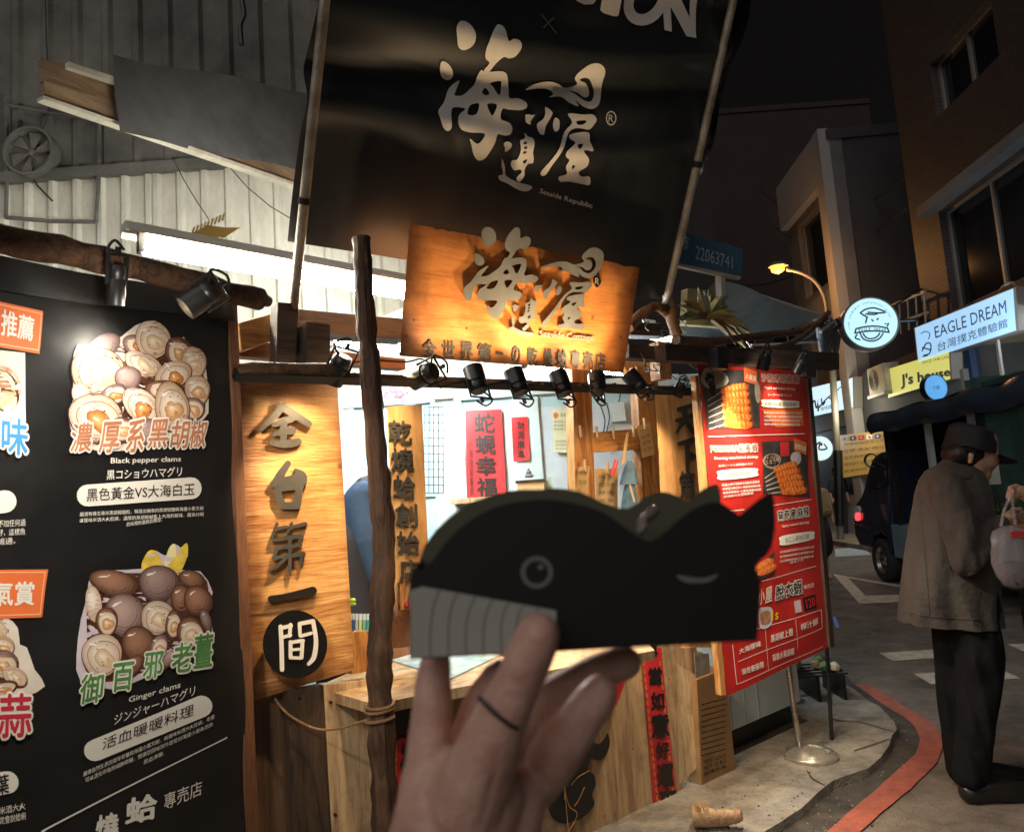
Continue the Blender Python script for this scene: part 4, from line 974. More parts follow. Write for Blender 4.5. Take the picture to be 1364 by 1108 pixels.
def blob_loop(cx, cy, rx, ry, rot, n=18, j=.05, s=None):
    seed_[0] += 1; rg = random.Random(s or seed_[0]); o = []
    ph = rg.random() * 6
    for i in range(n):
        a = i * 2 * math.pi / n; r = 1 + j * math.sin(3 * a + ph) + j * .6 * rg.uniform(-1, 1); x = math.cos(a) * rx * r; y = math.sin(a) * ry * r
        o.append((cx + x * math.cos(rot) - y * math.sin(rot), cy + x * math.sin(rot) + y * math.cos(rot)))
    return o
class Pic:
    def __init__(s, fn, w): s.mb = MB(); s.fn = fn; s.w = w; s.k = 0
    def lay(s, loop, mt): s.k += 1; s.mb.prism([loop], s.fn, s.w + s.k * .00001, s.w + s.k * .00001, mt)
def lerpm(a, b, t):
    c = tuple(round(a[k] + (b[k] - a[k]) * t, 2) for k in range(3)); return mat("shell_tone_%02d_%02d_%02d" % tuple(int(x * 100) for x in c), c, .3)
def shell_loop(x, y, rx, ry, rot, s=1.0, n=22, j=.03, seed=1):
    rg = random.Random(seed); ph = rg.random() * 6; o = []
    for i in range(n):
        a = i * 2 * math.pi / n; k = 1 + j * math.sin(3 * a + ph) + .1 * max(0, math.cos(a - math.pi / 2)) ** 6 - .05 * math.cos(2 * a)
        X = math.cos(a) * rx * k * s; Y = math.sin(a) * ry * k * s; o.append((x + X * math.cos(rot) - Y * math.sin(rot), y + X * math.sin(rot) + Y * math.cos(rot)))
    return o
PAL = [((.5, .3, .18), (.8, .7, .58)), ((.56, .4, .3), (.84, .77, .7)), ((.07, .03, .02), (.38, .2, .13)), ((.11, .065, .065), (.44, .31, .28))]
def clam(pc, px, x, y, rx, ry, rot, kind=0, fk=0, hl=True):
    seed_[0] += 1; sd_ = seed_[0]; rg = random.Random(sd_); P_ = lambda l: [px(*q) for q in l]; rot = rot + rg.uniform(-.5, .5)
    c0, c1 = PAL[kind]; jt = rg.uniform(.8, 1.1); c0 = tuple(q * jt for q in c0); c1 = tuple(min(.9, q * jt) for q in c1)
    pc.lay(P_(shell_loop(x + 1, y + 2, rx, ry, rot, 1.05, seed=sd_)), dk)
    n = 8 if rx > 45 else 5
    for i in range(n):
        t = i / (n - 1); s_ = 1 - .8 * t; pc.lay(P_(shell_loop(x - rx * .22 * t, y - ry * .28 * t, rx, ry, rot, s_, seed=sd_)), lerpm(c0, c1, min(1, .1 + t ** .7 * (1 if i % 2 else .94))))
    if fk is not None:
        cx, cy = x + rx * .08, y + ry * .1
        pc.lay(P_(shell_loop(cx, cy, rx * .84, ry * .78, rot, 1, seed=sd_)), lerpm((.3, .15, .08), (.4, .2, .1), 0))
        for i in range(5): pc.lay(P_(shell_loop(cx - rx * .03 * i, cy - ry * .03 * i, rx * .8, ry * .74, rot, 1 - i * .15, seed=sd_)), lerpm((.62, .5, .4), (.84, .76, .66), i / 4))
        m0, m1 = (((.5, .25, .1), (.85, .62, .38)), ((.6, .42, .26), (.88, .76, .58)), ((.42, .14, .04), (.82, .42, .14)))[fk]
        for i in range(5): pc.lay(P_(blob_loop(cx + rx * .05 - i * rx * .02, cy + ry * .12 - i * ry * .02, rx * (.56 - .1 * i), ry * (.44 - .085 * i), rot + .3, j=.1, s=sd_ + 7)), lerpm(m0, m1, i / 4))
        pc.lay(P_(blob_loop(cx + rx * .24, cy + ry * .28, rx * .26, ry * .1, rot + .9, j=.2, s=sd_ + 9)), lerpm(m0, m1, .1))
        pc.lay(P_(blob_loop(cx - rx * .08, cy - ry * .02, rx * .12, ry * .05, rot, j=.1)), hi)
    else:
        for k in (.94, .8, .64):
            a = shell_loop(x - rx * .1 * (1 - k), y - ry * .1 * (1 - k), rx, ry, rot, k, seed=sd_)[1:9]; b = shell_loop(x - rx * .1 * (1 - k), y - ry * .1 * (1 - k), rx, ry, rot, k - .025, seed=sd_)[1:9]; pc.lay(P_(a + b[::-1]), lerpm(c0, c1, 0))
    pc.lay(P_(blob_loop(x - rx * .42, y - ry * .5, rx * .2, ry * .06, rot - .3, j=.1)), hi); pc.lay(P_(blob_loop(x - rx * .2, y - ry * .62, rx * .06, ry * .03, 0, 8)), hi)
    for q in range(7 if kind < 2 else 2):
        a = rg.random() * 6.28; d = rg.uniform(.3, .92); pc.lay(P_(blob_loop(x + math.cos(a) * rx * d, y + math.sin(a) * ry * d, rx * rg.uniform(.02, .06), ry * rg.uniform(.02, .05), a, 7, .2)), dk)
# picture 1
pc = Pic(lf, .0035)
pc.lay([z2(*q) for q in catmull([(325, 325), (420, 330), (520, 290), (585, 240), (660, 222), (735, 270), (745, 300), (800, 290), (825, 330), (880, 370), (895, 430), (900, 620), (850, 660), (800, 720), (700, 750), (560, 780), (420, 785), (330, 740), (290, 640), (310, 560), (305, 420)], 2)], C_pw)
pc.lay([z2(*q) for q in catmull([(345, 345), (520, 330), (600, 300), (700, 320), (800, 320), (870, 400), (885, 600), (780, 690), (560, 720), (360, 690), (320, 560)], 3)], dk)
for a in [(440, 330, 80, 45, -.2, 3, None), (590, 330, 70, 45, .1, 3, 2), (660, 298, 82, 76, .3, 1, 1), (770, 350, 60, 60, .4, 2, 0), (840, 400, 58, 68, .2, 0, 1), (410, 440, 118, 100, .15, 0, 1), (610, 408, 90, 46, .4, 1, 1), (540, 470, 60, 50, 0, 3, None), (745, 455, 60, 80, .7, 0, 2), (850, 520, 60, 62, 0, 0, 0), (340, 535, 40, 40, 0, 1, None), (480, 540, 60, 40, -.5, 3, 2), (700, 520, 90, 40, .1, 2, 0), (830, 600, 55, 45, .2, 3, 0), (600, 590, 66, 90, -.4, 1, 2), (735, 590, 78, 100, .25, 0, 0), (410, 640, 125, 92, .05, 1, 2), (520, 690, 60, 50, 0, 2, 0), (640, 700, 80, 50, 0, 3, None), (780, 680, 50, 40, 0, 1, 0)]: clam(pc, z2, *a)
pc.mb.build("clam_photo", mn)
# picture 2
pc = Pic(lf, .0035)
pc.lay([z3(*q) for q in catmull([(325, 250), (330, 185), (400, 160), (510, 155), (530, 100), (560, 90), (600, 110), (625, 65), (650, 80), (672, 62), (675, 110), (650, 160), (720, 165), (765, 240), (750, 300), (770, 420), (700, 460), (560, 530), (400, 590), (290, 560), (280, 470), (300, 340)], 2)], mat("photo_lilac", (.62, .55, .62), .4, var=.15, vscale=12))
pc.lay([z3(*q) for q in catmull([(345, 200), (520, 170), (720, 180), (750, 260), (745, 400), (600, 490), (420, 560), (330, 540), (320, 400)], 3)], dk)
yl = mat("ginger_yellow", (.85, .62, .08), .4, var=.3, vscale=20); yl2 = mat("ginger_pale", (.85, .78, .42), .4)
for l_, m_ in (([(510, 155), (530, 95), (560, 92), (580, 130), (575, 160)], yl), ([(590, 150), (605, 85), (625, 65), (632, 90), (625, 150)], yl2), ([(605, 150), (640, 95), (672, 62), (674, 105), (650, 165), (620, 170)], yl)): pc.lay([z3(*q) for q in catmull(l_, 3)], m_)
for a in [(415, 205, 90, 42, 0, 2, None), (345, 280, 30, 60, .2, 1, None), (690, 195, 50, 32, .2, 2, None), (640, 250, 50, 45, .3, 3, None), (572, 205, 72, 60, .1, 3, None), (655, 265, 42, 52, .2, 2, None), (712, 270, 52, 52, 0, 2, None), (455, 320, 74, 72, .1, 3, None), (390, 345, 40, 50, 0, 2, 0), (570, 330, 60, 58, .4, 1, 1), (625, 355, 30, 50, .5, 2, 0), (740, 340, 20, 40, 0, 3, None), (685, 385, 52, 54, .4, 2, 1), (500, 425, 62, 60, .3, 2, None), (570, 440, 30, 50, .2, 3, 0), (370, 465, 72, 72, .1, 1, 1), (470, 510, 60, 25, -.3, 2, None), (620, 470, 60, 20, -.3, 3, None)]: clam(pc, z3, *a)
pc.mb.build("clam_photo", mn)
# cropped pictures at the left edge
pc = Pic(lf, .0035)
pc.lay([z2(*q) for q in [(-80, 340), (103, 360), (112, 700), (60, 760), (-80, 800)]], C_pw)
for r_, m_ in ((115, shells[0]), (98, dk), (90, fl[1]), (70, shells[2])): pc.lay([z2(*q) for q in blob_loop(-20, 520, r_, r_ * .95, 0, j=.02)], m_)
for r_, m_ in ((56, dk), (50, fl[1]), (30, fl[0])): pc.lay([z2(*q) for q in blob_loop(30, 560, r_ * .9, r_, .4)], m_)
pc.mb.build("food_photo", mn); pc = Pic(lf, .0035)
pc.lay([z3(*q) for q in catmull([(-60, 335), (30, 330), (75, 370), (80, 430), (105, 440), (130, 520), (165, 580), (80, 620), (-60, 620)], 2)], C_pw)
for a in [(-10, 380, 50, 50, .2, 1, 1), (20, 440, 40, 40, .4, 0, 0), (15, 500, 60, 50, .1, 3, 0), (60, 545, 50, 30, .1, 1, 1), (10, 590, 60, 26, 0, 2, 0)]: clam(pc, z3, *a)
pc.mb.build("food_photo", mn)
# tags, pills, writing
mb = MB()
def pr(loop, mt, w=.005): mb.prism([loop], lf, w, w, mt)
pr([(-60, 388), (56, 415), (50, 472), (-60, 452)], C_or); pr([(-60, 759), (67, 758), (60, 822), (-60, 826)], C_or)
for q4 in ([(-60, 391), (53, 418), (53, 419.2), (-60, 392.2)], [(53, 418), (54, 418), (49, 468), (48, 468)], [(-60, 447), (48.5, 466.5), (48.5, 468), (-60, 448.2)], [(-60, 762), (63, 761), (63, 762.4), (-60, 763.4)], [(62.5, 761), (63.6, 761), (58, 818), (56.9, 818)], [(-60, 821), (57, 817), (57, 818.4), (-60, 822.4)]): pr(q4, C_orl, .0056)
text(mb, LM, "推薦", [(2, 412), (44, 424), (41, 455), (0, 446)], .0064, M_vprint, bold=.03)
text(mb, LM, "人氣賞", [(-34, 774), (50, 775), (49, 805), (-34, 808)], .0064, M_vprint, bold=.03)
def pill(cx0, cy0, cx1, cy1, r, mt=M_vprint, w=.005):
    a = math.atan2(cy1 - cy0, cx1 - cx0); l = []
    for k in range(9): t_ = a - math.pi / 2 + math.pi * k / 8; l.append((cx1 + r * math.cos(t_), cy1 + r * math.sin(t_)))
    for k in range(9): t_ = a + math.pi / 2 + math.pi * k / 8; l.append((cx0 + r * math.cos(t_), cy0 + r * math.sin(t_)))
    # extra points so the print follows the sheet
    pr(l, mt, w)
pill(115, 660, 256, 650, 14.5); pill(127, 999, 264, 940, 14.5); pill(-20, 671, 6, 668, 15); pill(-20, 1048, 12, 1042, 15)
def title(s_, boxes, mt, ol=M_vprint, b0=.1, b1=.025, w=.0115):
    for ch, q4 in zip(s_, boxes):
        text(mb, LM, ch, q4, w, ol, bold=b0, ref=b1); text(mb, LM, ch, q4, w + .0012, mt, bold=b1, ref=b1)
Z2 = lambda *a: [z2(*q) for q in a]; Z3 = lambda *a: [z3(*q) for q in a]
def bx(zf, x, y, w_, h_, sk=0, sh=-12): return [zf(x - sh, y), zf(x + w_ - sh, y + sk), zf(x + w_, y + h_ + sk), zf(x, y + h_)]
cbr = mat("copper_print", (.5, .2, .1), .4, var=.3, vscale=14); cgr = mat("green_print", (.1, .28, .08), .4, var=.4, vscale=14); cbl = mat("blue_print", (.05, .28, .6), .4); crd = mat("red_print", (.55, .03, .06), .4)
title("濃厚系黑胡椒", [bx(z2, 300, 665, 88, 125, -4), bx(z2, 424, 662, 85, 130, -4), bx(z2, 540, 650, 75, 140, -4), bx(z2, 635, 652, 82, 120, -4), bx(z2, 730, 655, 78, 120, -4), bx(z2, 815, 655, 72, 115, -4)], cbr)
title("御百邪老薑", [bx(z3, 285, 540, 78, 105, -10), bx(z3, 398, 500, 72, 100, -10), bx(z3, 508, 462, 68, 92, -10), bx(z3, 610, 428, 72, 105, -10), bx(z3, 690, 395, 66, 120, -10)], cgr)
title("味", [bx(z2, 5, 640, 110, 155, 10, -6)], cbl); title("蒜", [bx(z3, 0, 612, 115, 155, -6, -4)], crd)
text(mb, LM, "Black pepper clams", Z2((478, 815), (786, 808), (785, 835), (476, 846)), .0064, M_vprint, bold=.015)
text(mb, LM, "黒コショウハマグリ", Z2((460, 868), (792, 852), (790, 894), (458, 910)), .0064, M_vprint, bold=.012)
text(mb, LM, "黑色黃金VS大海白玉", Z2((372, 948), (850, 922), (848, 975), (370, 1004)), .0064, M_ink, bold=.012)
text(mb, LM, "Ginger clams", Z3((460, 618), (642, 562), (640, 590), (458, 645)), .0064, M_vprint, bold=.012)
text(mb, LM, "ジンジャーハマグリ", Z3((410, 682), (694, 575), (692, 612), (408, 722)), .0064, M_vprint, bold=.01)
text(mb, LM, "活血暖暖料理", Z3((372, 768), (690, 640), (688, 684), (370, 812)), .0064, M_ink, bold=.01)
sm = ["嚴選有機五毫米黑胡椒粗粒，精選出機車的黑胡椒鹽與海邊小屋文創", "以慢味米酒大火乾燒，濃厚的黑胡椒鹹香上大海的鮮味，層次分明", "的味覺刺激就此爆發。"]
for i, s_ in enumerate(sm):
    x1 = 886 if i < 2 else 700; x0 = 342 if i < 2 else 545; y = 1050 + i * 27
    text(mb, LM, s_, Z2((x0, y - (x0 - 342) * .05), (x1, y - 28 - (0 if i < 2 else 3)), (x1, y - 10 - (0 if i < 2 else 3)), (x0, y + 19 - (x0 - 342) * .05)), .0064, M_vprint, res=1)
sm = ["嚴選自然生長的兩年老薑和海邊小屋文創，與慢味米酒大火乾燒，老薑", "可以活化所有的細胞精髓，營讓您回味到外感受到海邊小屋為您的", "熱血沸騰。"]
for i, s_ in enumerate(sm):
    x0, x1 = ((305, 765), (312, 760), (520, 592))[i]; y = 888 + i * 24
    yy = (890, 912, 845)[i]; ye = (680, 708, 812)[i]
    text(mb, LM, s_, Z3((x0, yy), (x1, ye), (x1, ye + 16), (x0, yy + 18)), .0064, M_vprint, res=1)
for i, s_ in enumerate(["不加任何過", "好，這樣魚", "鴻通。"]): text(mb, LM, s_, [(-2, 693 + i * 12), (34 - (12 if i == 2 else 0), 691 + i * 12), (34 - (12 if i == 2 else 0), 700 + i * 12), (-2, 702 + i * 12)], .0064, M_vprint, res=1)
text(mb, LM, "葉", [(-4, 1034), (14, 1030), (14, 1056), (-4, 1060)], .0064, M_ink, bold=.02)
for i, s_ in enumerate(["米酒大火", "定會說蛤蜊"]): text(mb, LM, s_, [(0, 1075 + i * 13), (35, 1068 + i * 13), (35, 1078 + i * 13), (0, 1085 + i * 13)], .0064, M_vprint, res=1)
pr([z3(*q) for q in [(150, 1102), (815, 762), (816, 767), (152, 1108)]], M_vprint, .0056)
pr([(30, 1120), (60, 1106), (60, 1108), (30, 1122)], M_vprint, .0056)
text(mb, LM, "燒", Z3((352, 1050), (432, 1035), (428, 1140), (348, 1150)), .0064, M_vprint, bold=.045)
text(mb, LM, "蛤", Z3((462, 990), (570, 965), (566, 1055), (458, 1085)), .0064, M_vprint, bold=.045)
text(mb, LM, "專売店", Z3((596, 970), (732, 918), (732, 972), (596, 1030)), .0064, M_vprint, bold=.005)
mb.build("menu_print", mn)
text_stub = None
# beam above the board with two lamps
bm = thing("beam", "rough dark timber beam along the top of the black menu board", "beam", L.M)
log("timber", [L.h(x, y, .1) for x, y in ((-120, 285), (0, 318), (80, 334), (160, 352), (240, 372), (300, 388), (345, 398))], [.036, .034], M_post, seed=4, parent=bm)
mb = MB(); mb.tube([L.h(345, 398, .1), L.h(352, 400, .1), L.h(358, 402, .1)], [.026, .022, .018], 10, M_post); mb.build("broken_end", bm)
mb = MB(); mb.grid(lambda i, j: (lambda p: Vector((p.x, p.y, .02 + .01 * math.sin(i * 9))))(L.h(*bil([(-90, 330), (300, 398), (306, 430), (-90, 380)], i, 1 - j))), 20, 2, M_black); mb.build("top_flap", bm)
t = head(L, 155, 380, .16, (0.1, -1, -.25), "boxy black spotlight clamped on the beam over the first clam photo", 1.6, r=.022, ln=.1, group="lamps over the black menu board", col=(1, .93, .82), size=110)
t = head(L, 265, 398, .24, (-.75, -.7, -.5), "larger black spotlight hanging off the beam near the menu board's corner", 2, r=.035, ln=.09, group="lamps over the black menu board", col=(1, .93, .82), size=120)
spot("spot_or_added_beam", L.w(L.h(190, 395, .5)), L.w(L.h(190, 560, 0)), 5, 120, col=(1, .9, .75), r=.03)  # added beam in open air, brightens the upper clam picture
spot("spot_or_added_beam", L.w(L.h(60, 330, .75)), L.w(L.h(170, 900, 0)), 26, 100, col=(1, .88, .72), r=.05)  # no fitting: added to light the whole menu board

# ================================================================== RED POSTER BANNER (right)
pr0 = P(1020, 800, 3.85); RB = Frame((pr0.x, pr0.y, 0), 47, disp=lambda x, y: .004 * math.sin(x * 9 + y * 7) + .004 * math.sin(y * 13 - x * 4)); RB0 = Frame(RB.o, 47)
rb = thing("red_poster", "tall red shrimp menu poster on a steel stand at the pavement corner", "poster", RB.M)
M_rv = mat("red_vinyl", (.52, .025, .02), .38, var=.2, vscale=4, bump=.4, bscale=7)
mb = MB(); mb.grid(lambda i, j: RB.h(*bil([(929, 478), (1077, 497), (1107, 861), (967, 927)], i, 1 - j)), 24, 60, M_rv); mb.build("vinyl_sheet", rb, smooth=True)
slab(rb, RB0, "frame_edge", [(1075, 495), (1080, 497), (1112, 862), (1106, 862)], -.03, .012, M_dark)
slab(rb, RB0, "frame_edge", [(926, 500), (930, 500), (968, 926), (961, 926)], -.03, .0, M_frame)
slab(rb, RB0, "backing", [(932, 484), (1074, 500), (1104, 858), (968, 921)], -.03, -.015, M_dark)
rf = lambda x, y, w: RB.h(x, y, w)
z8 = crop(930, 480, 5.036); z9 = crop(940, 680, 4.432)
Z8 = lambda *a: [z8(*q) for q in a]; Z9 = lambda *a: [z9(*q) for q in a]
mb = MB()
def pr2(loop, mt, w=.003): mb.prism([loop], rf, w, w, mt)
def hl2(a, b, zf, t_=2.5): (x0, y0), (x1, y1) = a, b; pr2([zf(x0, y0 - t_), zf(x1, y1 - t_), zf(x1, y1 + t_), zf(x0, y0 + t_)], M_vprint, .0038)
ddk = mat("photo_dark", (.05, .045, .045), .35, var=.4, vscale=12); sor = mat("shrimp_orange", (.8, .19, .03), .35, var=.5, vscale=45, col2=(.5, .07, .01)); syl = mat("shrimp_stripe", (.85, .34, .09), .35); pgr = mat("poster_glow_print", (.75, .14, .02), .38)
pr2(Z8((20, 60), (405, 70), (415, 450), (60, 458)), ddk); pr2(Z8((425, 545), (735, 535), (750, 920), (440, 890)), ddk)
pr2(Z8(*[(430, 330), (700, 325), (710, 440), (520, 450)]), pgr, .0026)
pc = Pic(rf, .0036)
pc.lay(Z8(*blob_loop(105, 120, 90, 75, .2)), mat("sauce_bowl", (.62, .6, .48), .3)); pc.lay(Z8(*blob_loop(110, 115, 60, 48, .2)), mat("mayo", (.45, .4, .28), .3, var=.3))
pc.lay(Z8(*blob_loop(395, 210, 20, 80, -.1)), MATS["mayo"])
def shrimp(zf, x0, y0, x1, y1, r, stick):
    pc.lay([zf(*q) for q in [(stick[0], stick[1] - 4), (x0, y0 - 3), (x0, y0 + 4), (stick[0], stick[1] + 4)]], mat("skewer", (.5, .45, .36), .4))
    n = 7
    for i in range(n):
        t_ = i / (n - 1); x = x0 + (x1 - x0) * t_; y = y0 + (y1 - y0) * t_; rr = r * (.75 + .35 * math.sin(t_ * 2.6))
        pc.lay([zf(*q) for q in blob_loop(x, y, rr * .85, rr, -.3, 10, .06)], sor); pc.lay([zf(*q) for q in blob_loop(x - rr * .1, y - rr * .2, rr * .22, rr * .6, -.3, 8)], syl)
    for k in range(5): a = -.7 + k * .3; pc.lay([zf(*q) for q in [(x1, y1), (x1 + r * 1.5 * math.cos(a), y1 + r * 1.5 * math.sin(a)), (x1 + 6, y1 + 6)]], sor)
for k in range(6): shrimp(z8, 165 + k * 6, 205 + k * 44, 300 + k * 8, 180 + k * 50, 30, (62 + k * 3, 270 + k * 38))
pc.mb.build("shrimp_photo", rb); pc = Pic(rf, .0036)
pc.lay(Z8(*blob_loop(490, 675, 58, 52, 0)), mat("bowl_rim", (.35, .3, .26), .3)); pc.lay(Z8(*blob_loop(490, 672, 48, 42, 0)), dk); pc.lay(Z8(*blob_loop(655, 655, 40, 45, 0)), MATS["photo_lilac"]); pc.lay(Z8((540, 550), (600, 548), (605, 640), (545, 645)), M_redp)
for k in range(5): shrimp(z8, 520 + k * 14, 735 + k * 36, 640 + k * 16, 700 + k * 42, 28, (448 + k * 6, 790 + k * 26))
pc.mb.build("shrimp_photo", rb); pc = Pic(rf, .0036)
pc.lay(Z9((255, 360), (330, 300), (400, 240), (400, 370), (330, 400)), ddk)
shrimp(z9, 290, 345, 370, 300, 26, (270, 350)); shrimp(z9, 310, 370, 390, 330, 22, (300, 375))
pc.mb.build("shrimp_photo", rb)
pr2(Z8((297, 45), (392, 75), (388, 165), (300, 140)), C_or, .0058); pr2(Z8((640, 520), (730, 550), (730, 635), (640, 600)), C_or, .0058)
text(mb, RB, "人氣賞", Z8((308, 85), (385, 108), (384, 145), (308, 122)), .0066, M_vprint, bold=.02); text(mb, RB, "老饕推薦", Z8((648, 555), (726, 580), (726, 612), (648, 588)), .0066, M_vprint, bold=.02)
def ttl(s_, q4, mt=M_ink, w=.0045, b0=.12, b1=.02): text(mb, RB, s_, q4, w, M_vprint, bold=b0, ref=b1, spacing=1.15); text(mb, RB, s_, q4, w + .001, mt, bold=b1, ref=b1, spacing=1.15)
ttl("沙茶烤胡椒蝦", Z8((420, 90), (675, 100), (675, 155), (425, 140)), M_rv)
text(mb, RB, "Pepper salt baked shrimp", Z8((445, 172), (655, 182), (654, 205), (445, 194)), .0045, M_vprint, bold=.02); text(mb, RB, "シーフード焼きえび", Z8((470, 218), (635, 226), (634, 245), (470, 238)), .0045, M_vprint)
pc2 = [z8(440, 262), z8(660, 270), z8(678, 292), z8(662, 318), z8(445, 312), z8(430, 288)]; pr2(catmull(pc2, 4), M_vprint, .004)
text(mb, RB, "台灣SHIN黃金紹興蝦", Z8((448, 275), (665, 282), (664, 308), (448, 302)), .0052, gi, bold=.01)
for i in range(4): text(mb, RB, ["嚴選泰國白蝦肉質鮮甜彈牙不腥多", "汁搭配海邊小屋特製胡椒鹽醬提鮮", "現點現烤香氣四溢回味無窮超級下", "酒的經典台灣味料理推薦"][i], Z8((440, 342 + i * 26), (700 - (15 if i == 3 else 0), 345 + i * 26), (700 - (15 if i == 3 else 0), 361 + i * 26), (440, 358 + i * 26)), .0045, M_vprint, res=1, bold=.015)
hl2((70, 510), (715, 492), z8, 3)
ttl("FORMOSA紹興蝦", Z8((82, 565), (398, 558), (398, 612), (84, 618)), mat("print_dark_red", (.15, .01, .01), .4))
text(mb, RB, "Shaoxing wine baked shrimp", Z8((105, 645), (400, 635), (400, 660), (106, 672)), .0045, M_vprint, bold=.02); text(mb, RB, "台湾ビールと紹興酒のえび", Z8((132, 700), (370, 682), (370, 700), (132, 716)), .0045, M_vprint)
pr2(catmull([z8(*q) for q in [(140, 738), (380, 722), (396, 750), (385, 778), (145, 802), (126, 770)]], 4), M_vprint, .004)
text(mb, RB, "經典老酒料理", Z8((190, 755), (345, 742), (345, 770), (190, 784)), .0052, gi, bold=.01)
for i in range(4): text(mb, RB, ["精選台灣在地紹興老酒香氣濃厚搭", "配鮮甜白蝦浸泡入味後再以炭火燒", "烤香氣撲鼻每一口都是濃濃的酒香", "與海味令人回味無窮"][i], Z8((150 + i * 4, 828 + i * 26), (415 + i * 6 - (60 if i == 3 else 0), 804 + i * 25), (415 + i * 6 - (60 if i == 3 else 0), 822 + i * 25), (150 + i * 4, 846 + i * 26)), .0045, M_vprint, res=1, bold=.015)
hl2((200, 1010), (310, 1000), z8, 2.5); hl2((505, 972), (756, 932), z8, 2.5)
ttl("窯奇麥麻辣", Z8((540, 1010), (735, 975), (738, 1045), (545, 1075)))
text(mb, RB, "Spicy baked shrimp", Z9((455, 85), (603, 58), (603, 78), (456, 103)), .0045, M_vprint, bold=.02)
pr2(catmull([z9(*q) for q in [(450, 150), (620, 122), (634, 145), (622, 172), (455, 205), (437, 182)]], 4), M_vprint, .004)
text(mb, RB, "台江上湯地瓜辣", Z9((470, 158), (605, 135), (605, 165), (470, 190)), .0052, gi, bold=.01)
for i in range(3): text(mb, RB, "四川花椒麻辣香氣撲鼻口水直流推薦您必點", Z9((435, 238 + i * 27), (640, 205 + i * 28), (640, 220 + i * 28), (436, 253 + i * 27)), .0045, M_vprint, res=1, bold=.015)
text(mb, RB, "辣味十足", Z9((500, 300), (585, 282), (585, 296), (500, 316)), .0045, M_vprint, res=1)
hl2((330, 416), (658, 327), z9, 1.8)
for i, ch in enumerate("小屋"): text(mb, RB, ch, [z9(312 + i * 40, 470 - i * 8), z9(345 + i * 44, 455 - i * 12), z9(350 + i * 44, 545 - i * 12), z9(316 + i * 40, 560 - i * 10)], .0045, mat("warm_print", (.85, .7, .55), .4), bold=.04)
for i, ch in enumerate("脫衣蝦"): ttl(ch, [z9(412 + i * 55, 448 - i * 15), z9(460 + i * 57, 432 - i * 14), z9(462 + i * 57, 512 - i * 14), z9(414 + i * 55, 528 - i * 14)])
text(mb, RB, "專売店", Z9((585, 440), (645, 424), (645, 450), (586, 466)), .0045, M_vprint)
pr2(Z9((520, 535), (560, 525), (565, 595), (526, 605)), MATS["photo_lilac"], .004); pr2(Z9((575, 515), (650, 492), (655, 570), (580, 592)), M_ink, .004)
text(mb, RB, "120", Z9((592, 525), (645, 508), (648, 560), (596, 576)), .005, M_redp, bold=.03)
pr2(catmull([z9(*q) for q in [(320, 585), (350, 570), (395, 575), (400, 650), (375, 690), (330, 690)]], 3), MATS["photo_lilac"], .004); pr2(catmull([z9(*q) for q in [(330, 610), (360, 590), (385, 600), (385, 660), (340, 670)]], 3), shells[2], .0046)
text(mb, RB, "1s", Z9((395, 590), (430, 580), (430, 640), (396, 650)), .005, mat("yellow_print", (.85, .65, .05), .4), bold=.02)
for a, b in (((160, 745), (682, 584)), ((190, 890), (690, 692)), ((178, 1024), (695, 800))): hl2(a, b, z9, 1.8)
for q4 in ([(158, 790), (162, 790), (180, 1024), (176, 1024)], [(680, 584), (684, 584), (690, 690), (687, 690)], [(358, 700), (360, 700), (370, 948), (368, 948)], [(524, 640), (526, 640), (540, 815), (538, 815)]): pr2([z9(*q) for q in q4], M_vprint, .0038)
for s_, q4 in (("大海原味", ((198, 815), (330, 765), (332, 800), (200, 848))), ("黑胡椒上蝦", ((388, 735), (508, 690), (510, 735), (390, 778))), ("檸汁鮮", ((552, 668), (660, 630), (662, 672), (556, 708))), ("窯奇麥麻辣", ((208, 935), (340, 885), (342, 925), (212, 968))), ("蒜香水果胡椒", ((394, 850), (518, 805), (520, 848), (398, 890)))):
    text(mb, RB, s_, Z9(*q4), .0045, M_vprint, bold=.03)
mb.build("poster_print", rb)
# stand behind it
gb = G(1080, 1008, .045); sd = thing("poster_stand", "steel pole on a round domed base holding the red poster", "stand", TM(gb))
mb = MB(); mb.lathe((0, 0, 0), (0, 0, 1), [(0, .135), (.012, .14), (.022, .135), (.028, .115), (.032, .112), (.05, .06), (.058, .025), (.06, 0.001)], 40, mat("cream_steel_base", (.62, .56, .46), .25, metal=.7, var=.25, vscale=6)); mb.build("base", sd, smooth=True)
tp_ = TM(gb).inverted() @ RB0.w(RB0.h(1046, 860, -.06)); bp_ = Vector((-.045, .03, .05))
tt = bp_ + (tp_ - bp_) * 1.6
mb = MB(); mb.tube([bp_, tt], .0155, 14, M_chrome); mb.build("pole", sd, smooth=True)
mb = MB(); mb.tube([tt + Vector((-.28, -.24, .1)), tt + Vector((.2, .2, .1))], .01, 8, M_chrome); mb.build("crossbar", sd)
mb = MB(); a = G(1108, 985, .045); b = RB0.w(RB0.h(1098, 800, -.06)); mb.tube([a, b], .011, 6, M_bmetal); mb.v = [TM(gb).inverted() @ v for v in mb.v]; mb.build("leg", sd)
t = thing("floor_crate", "dark low rack of clutter on the pavement behind the poster stand", "rack", TM(G(1075, 930, .045)))
mb = MB()
for k in range(4): mb.box((-.3 + k * .17, -.1, 0), (-.28 + k * .17, .25, .16), M_black)
for k in range(5): mb.tube([(-.3, -.1 + k * .08, .16), (.25, -.1 + k * .08, .17)], .007, 5, M_bmetal)
mb.build("rack_frame", t)
mb = MB(); rg = random.Random(9)
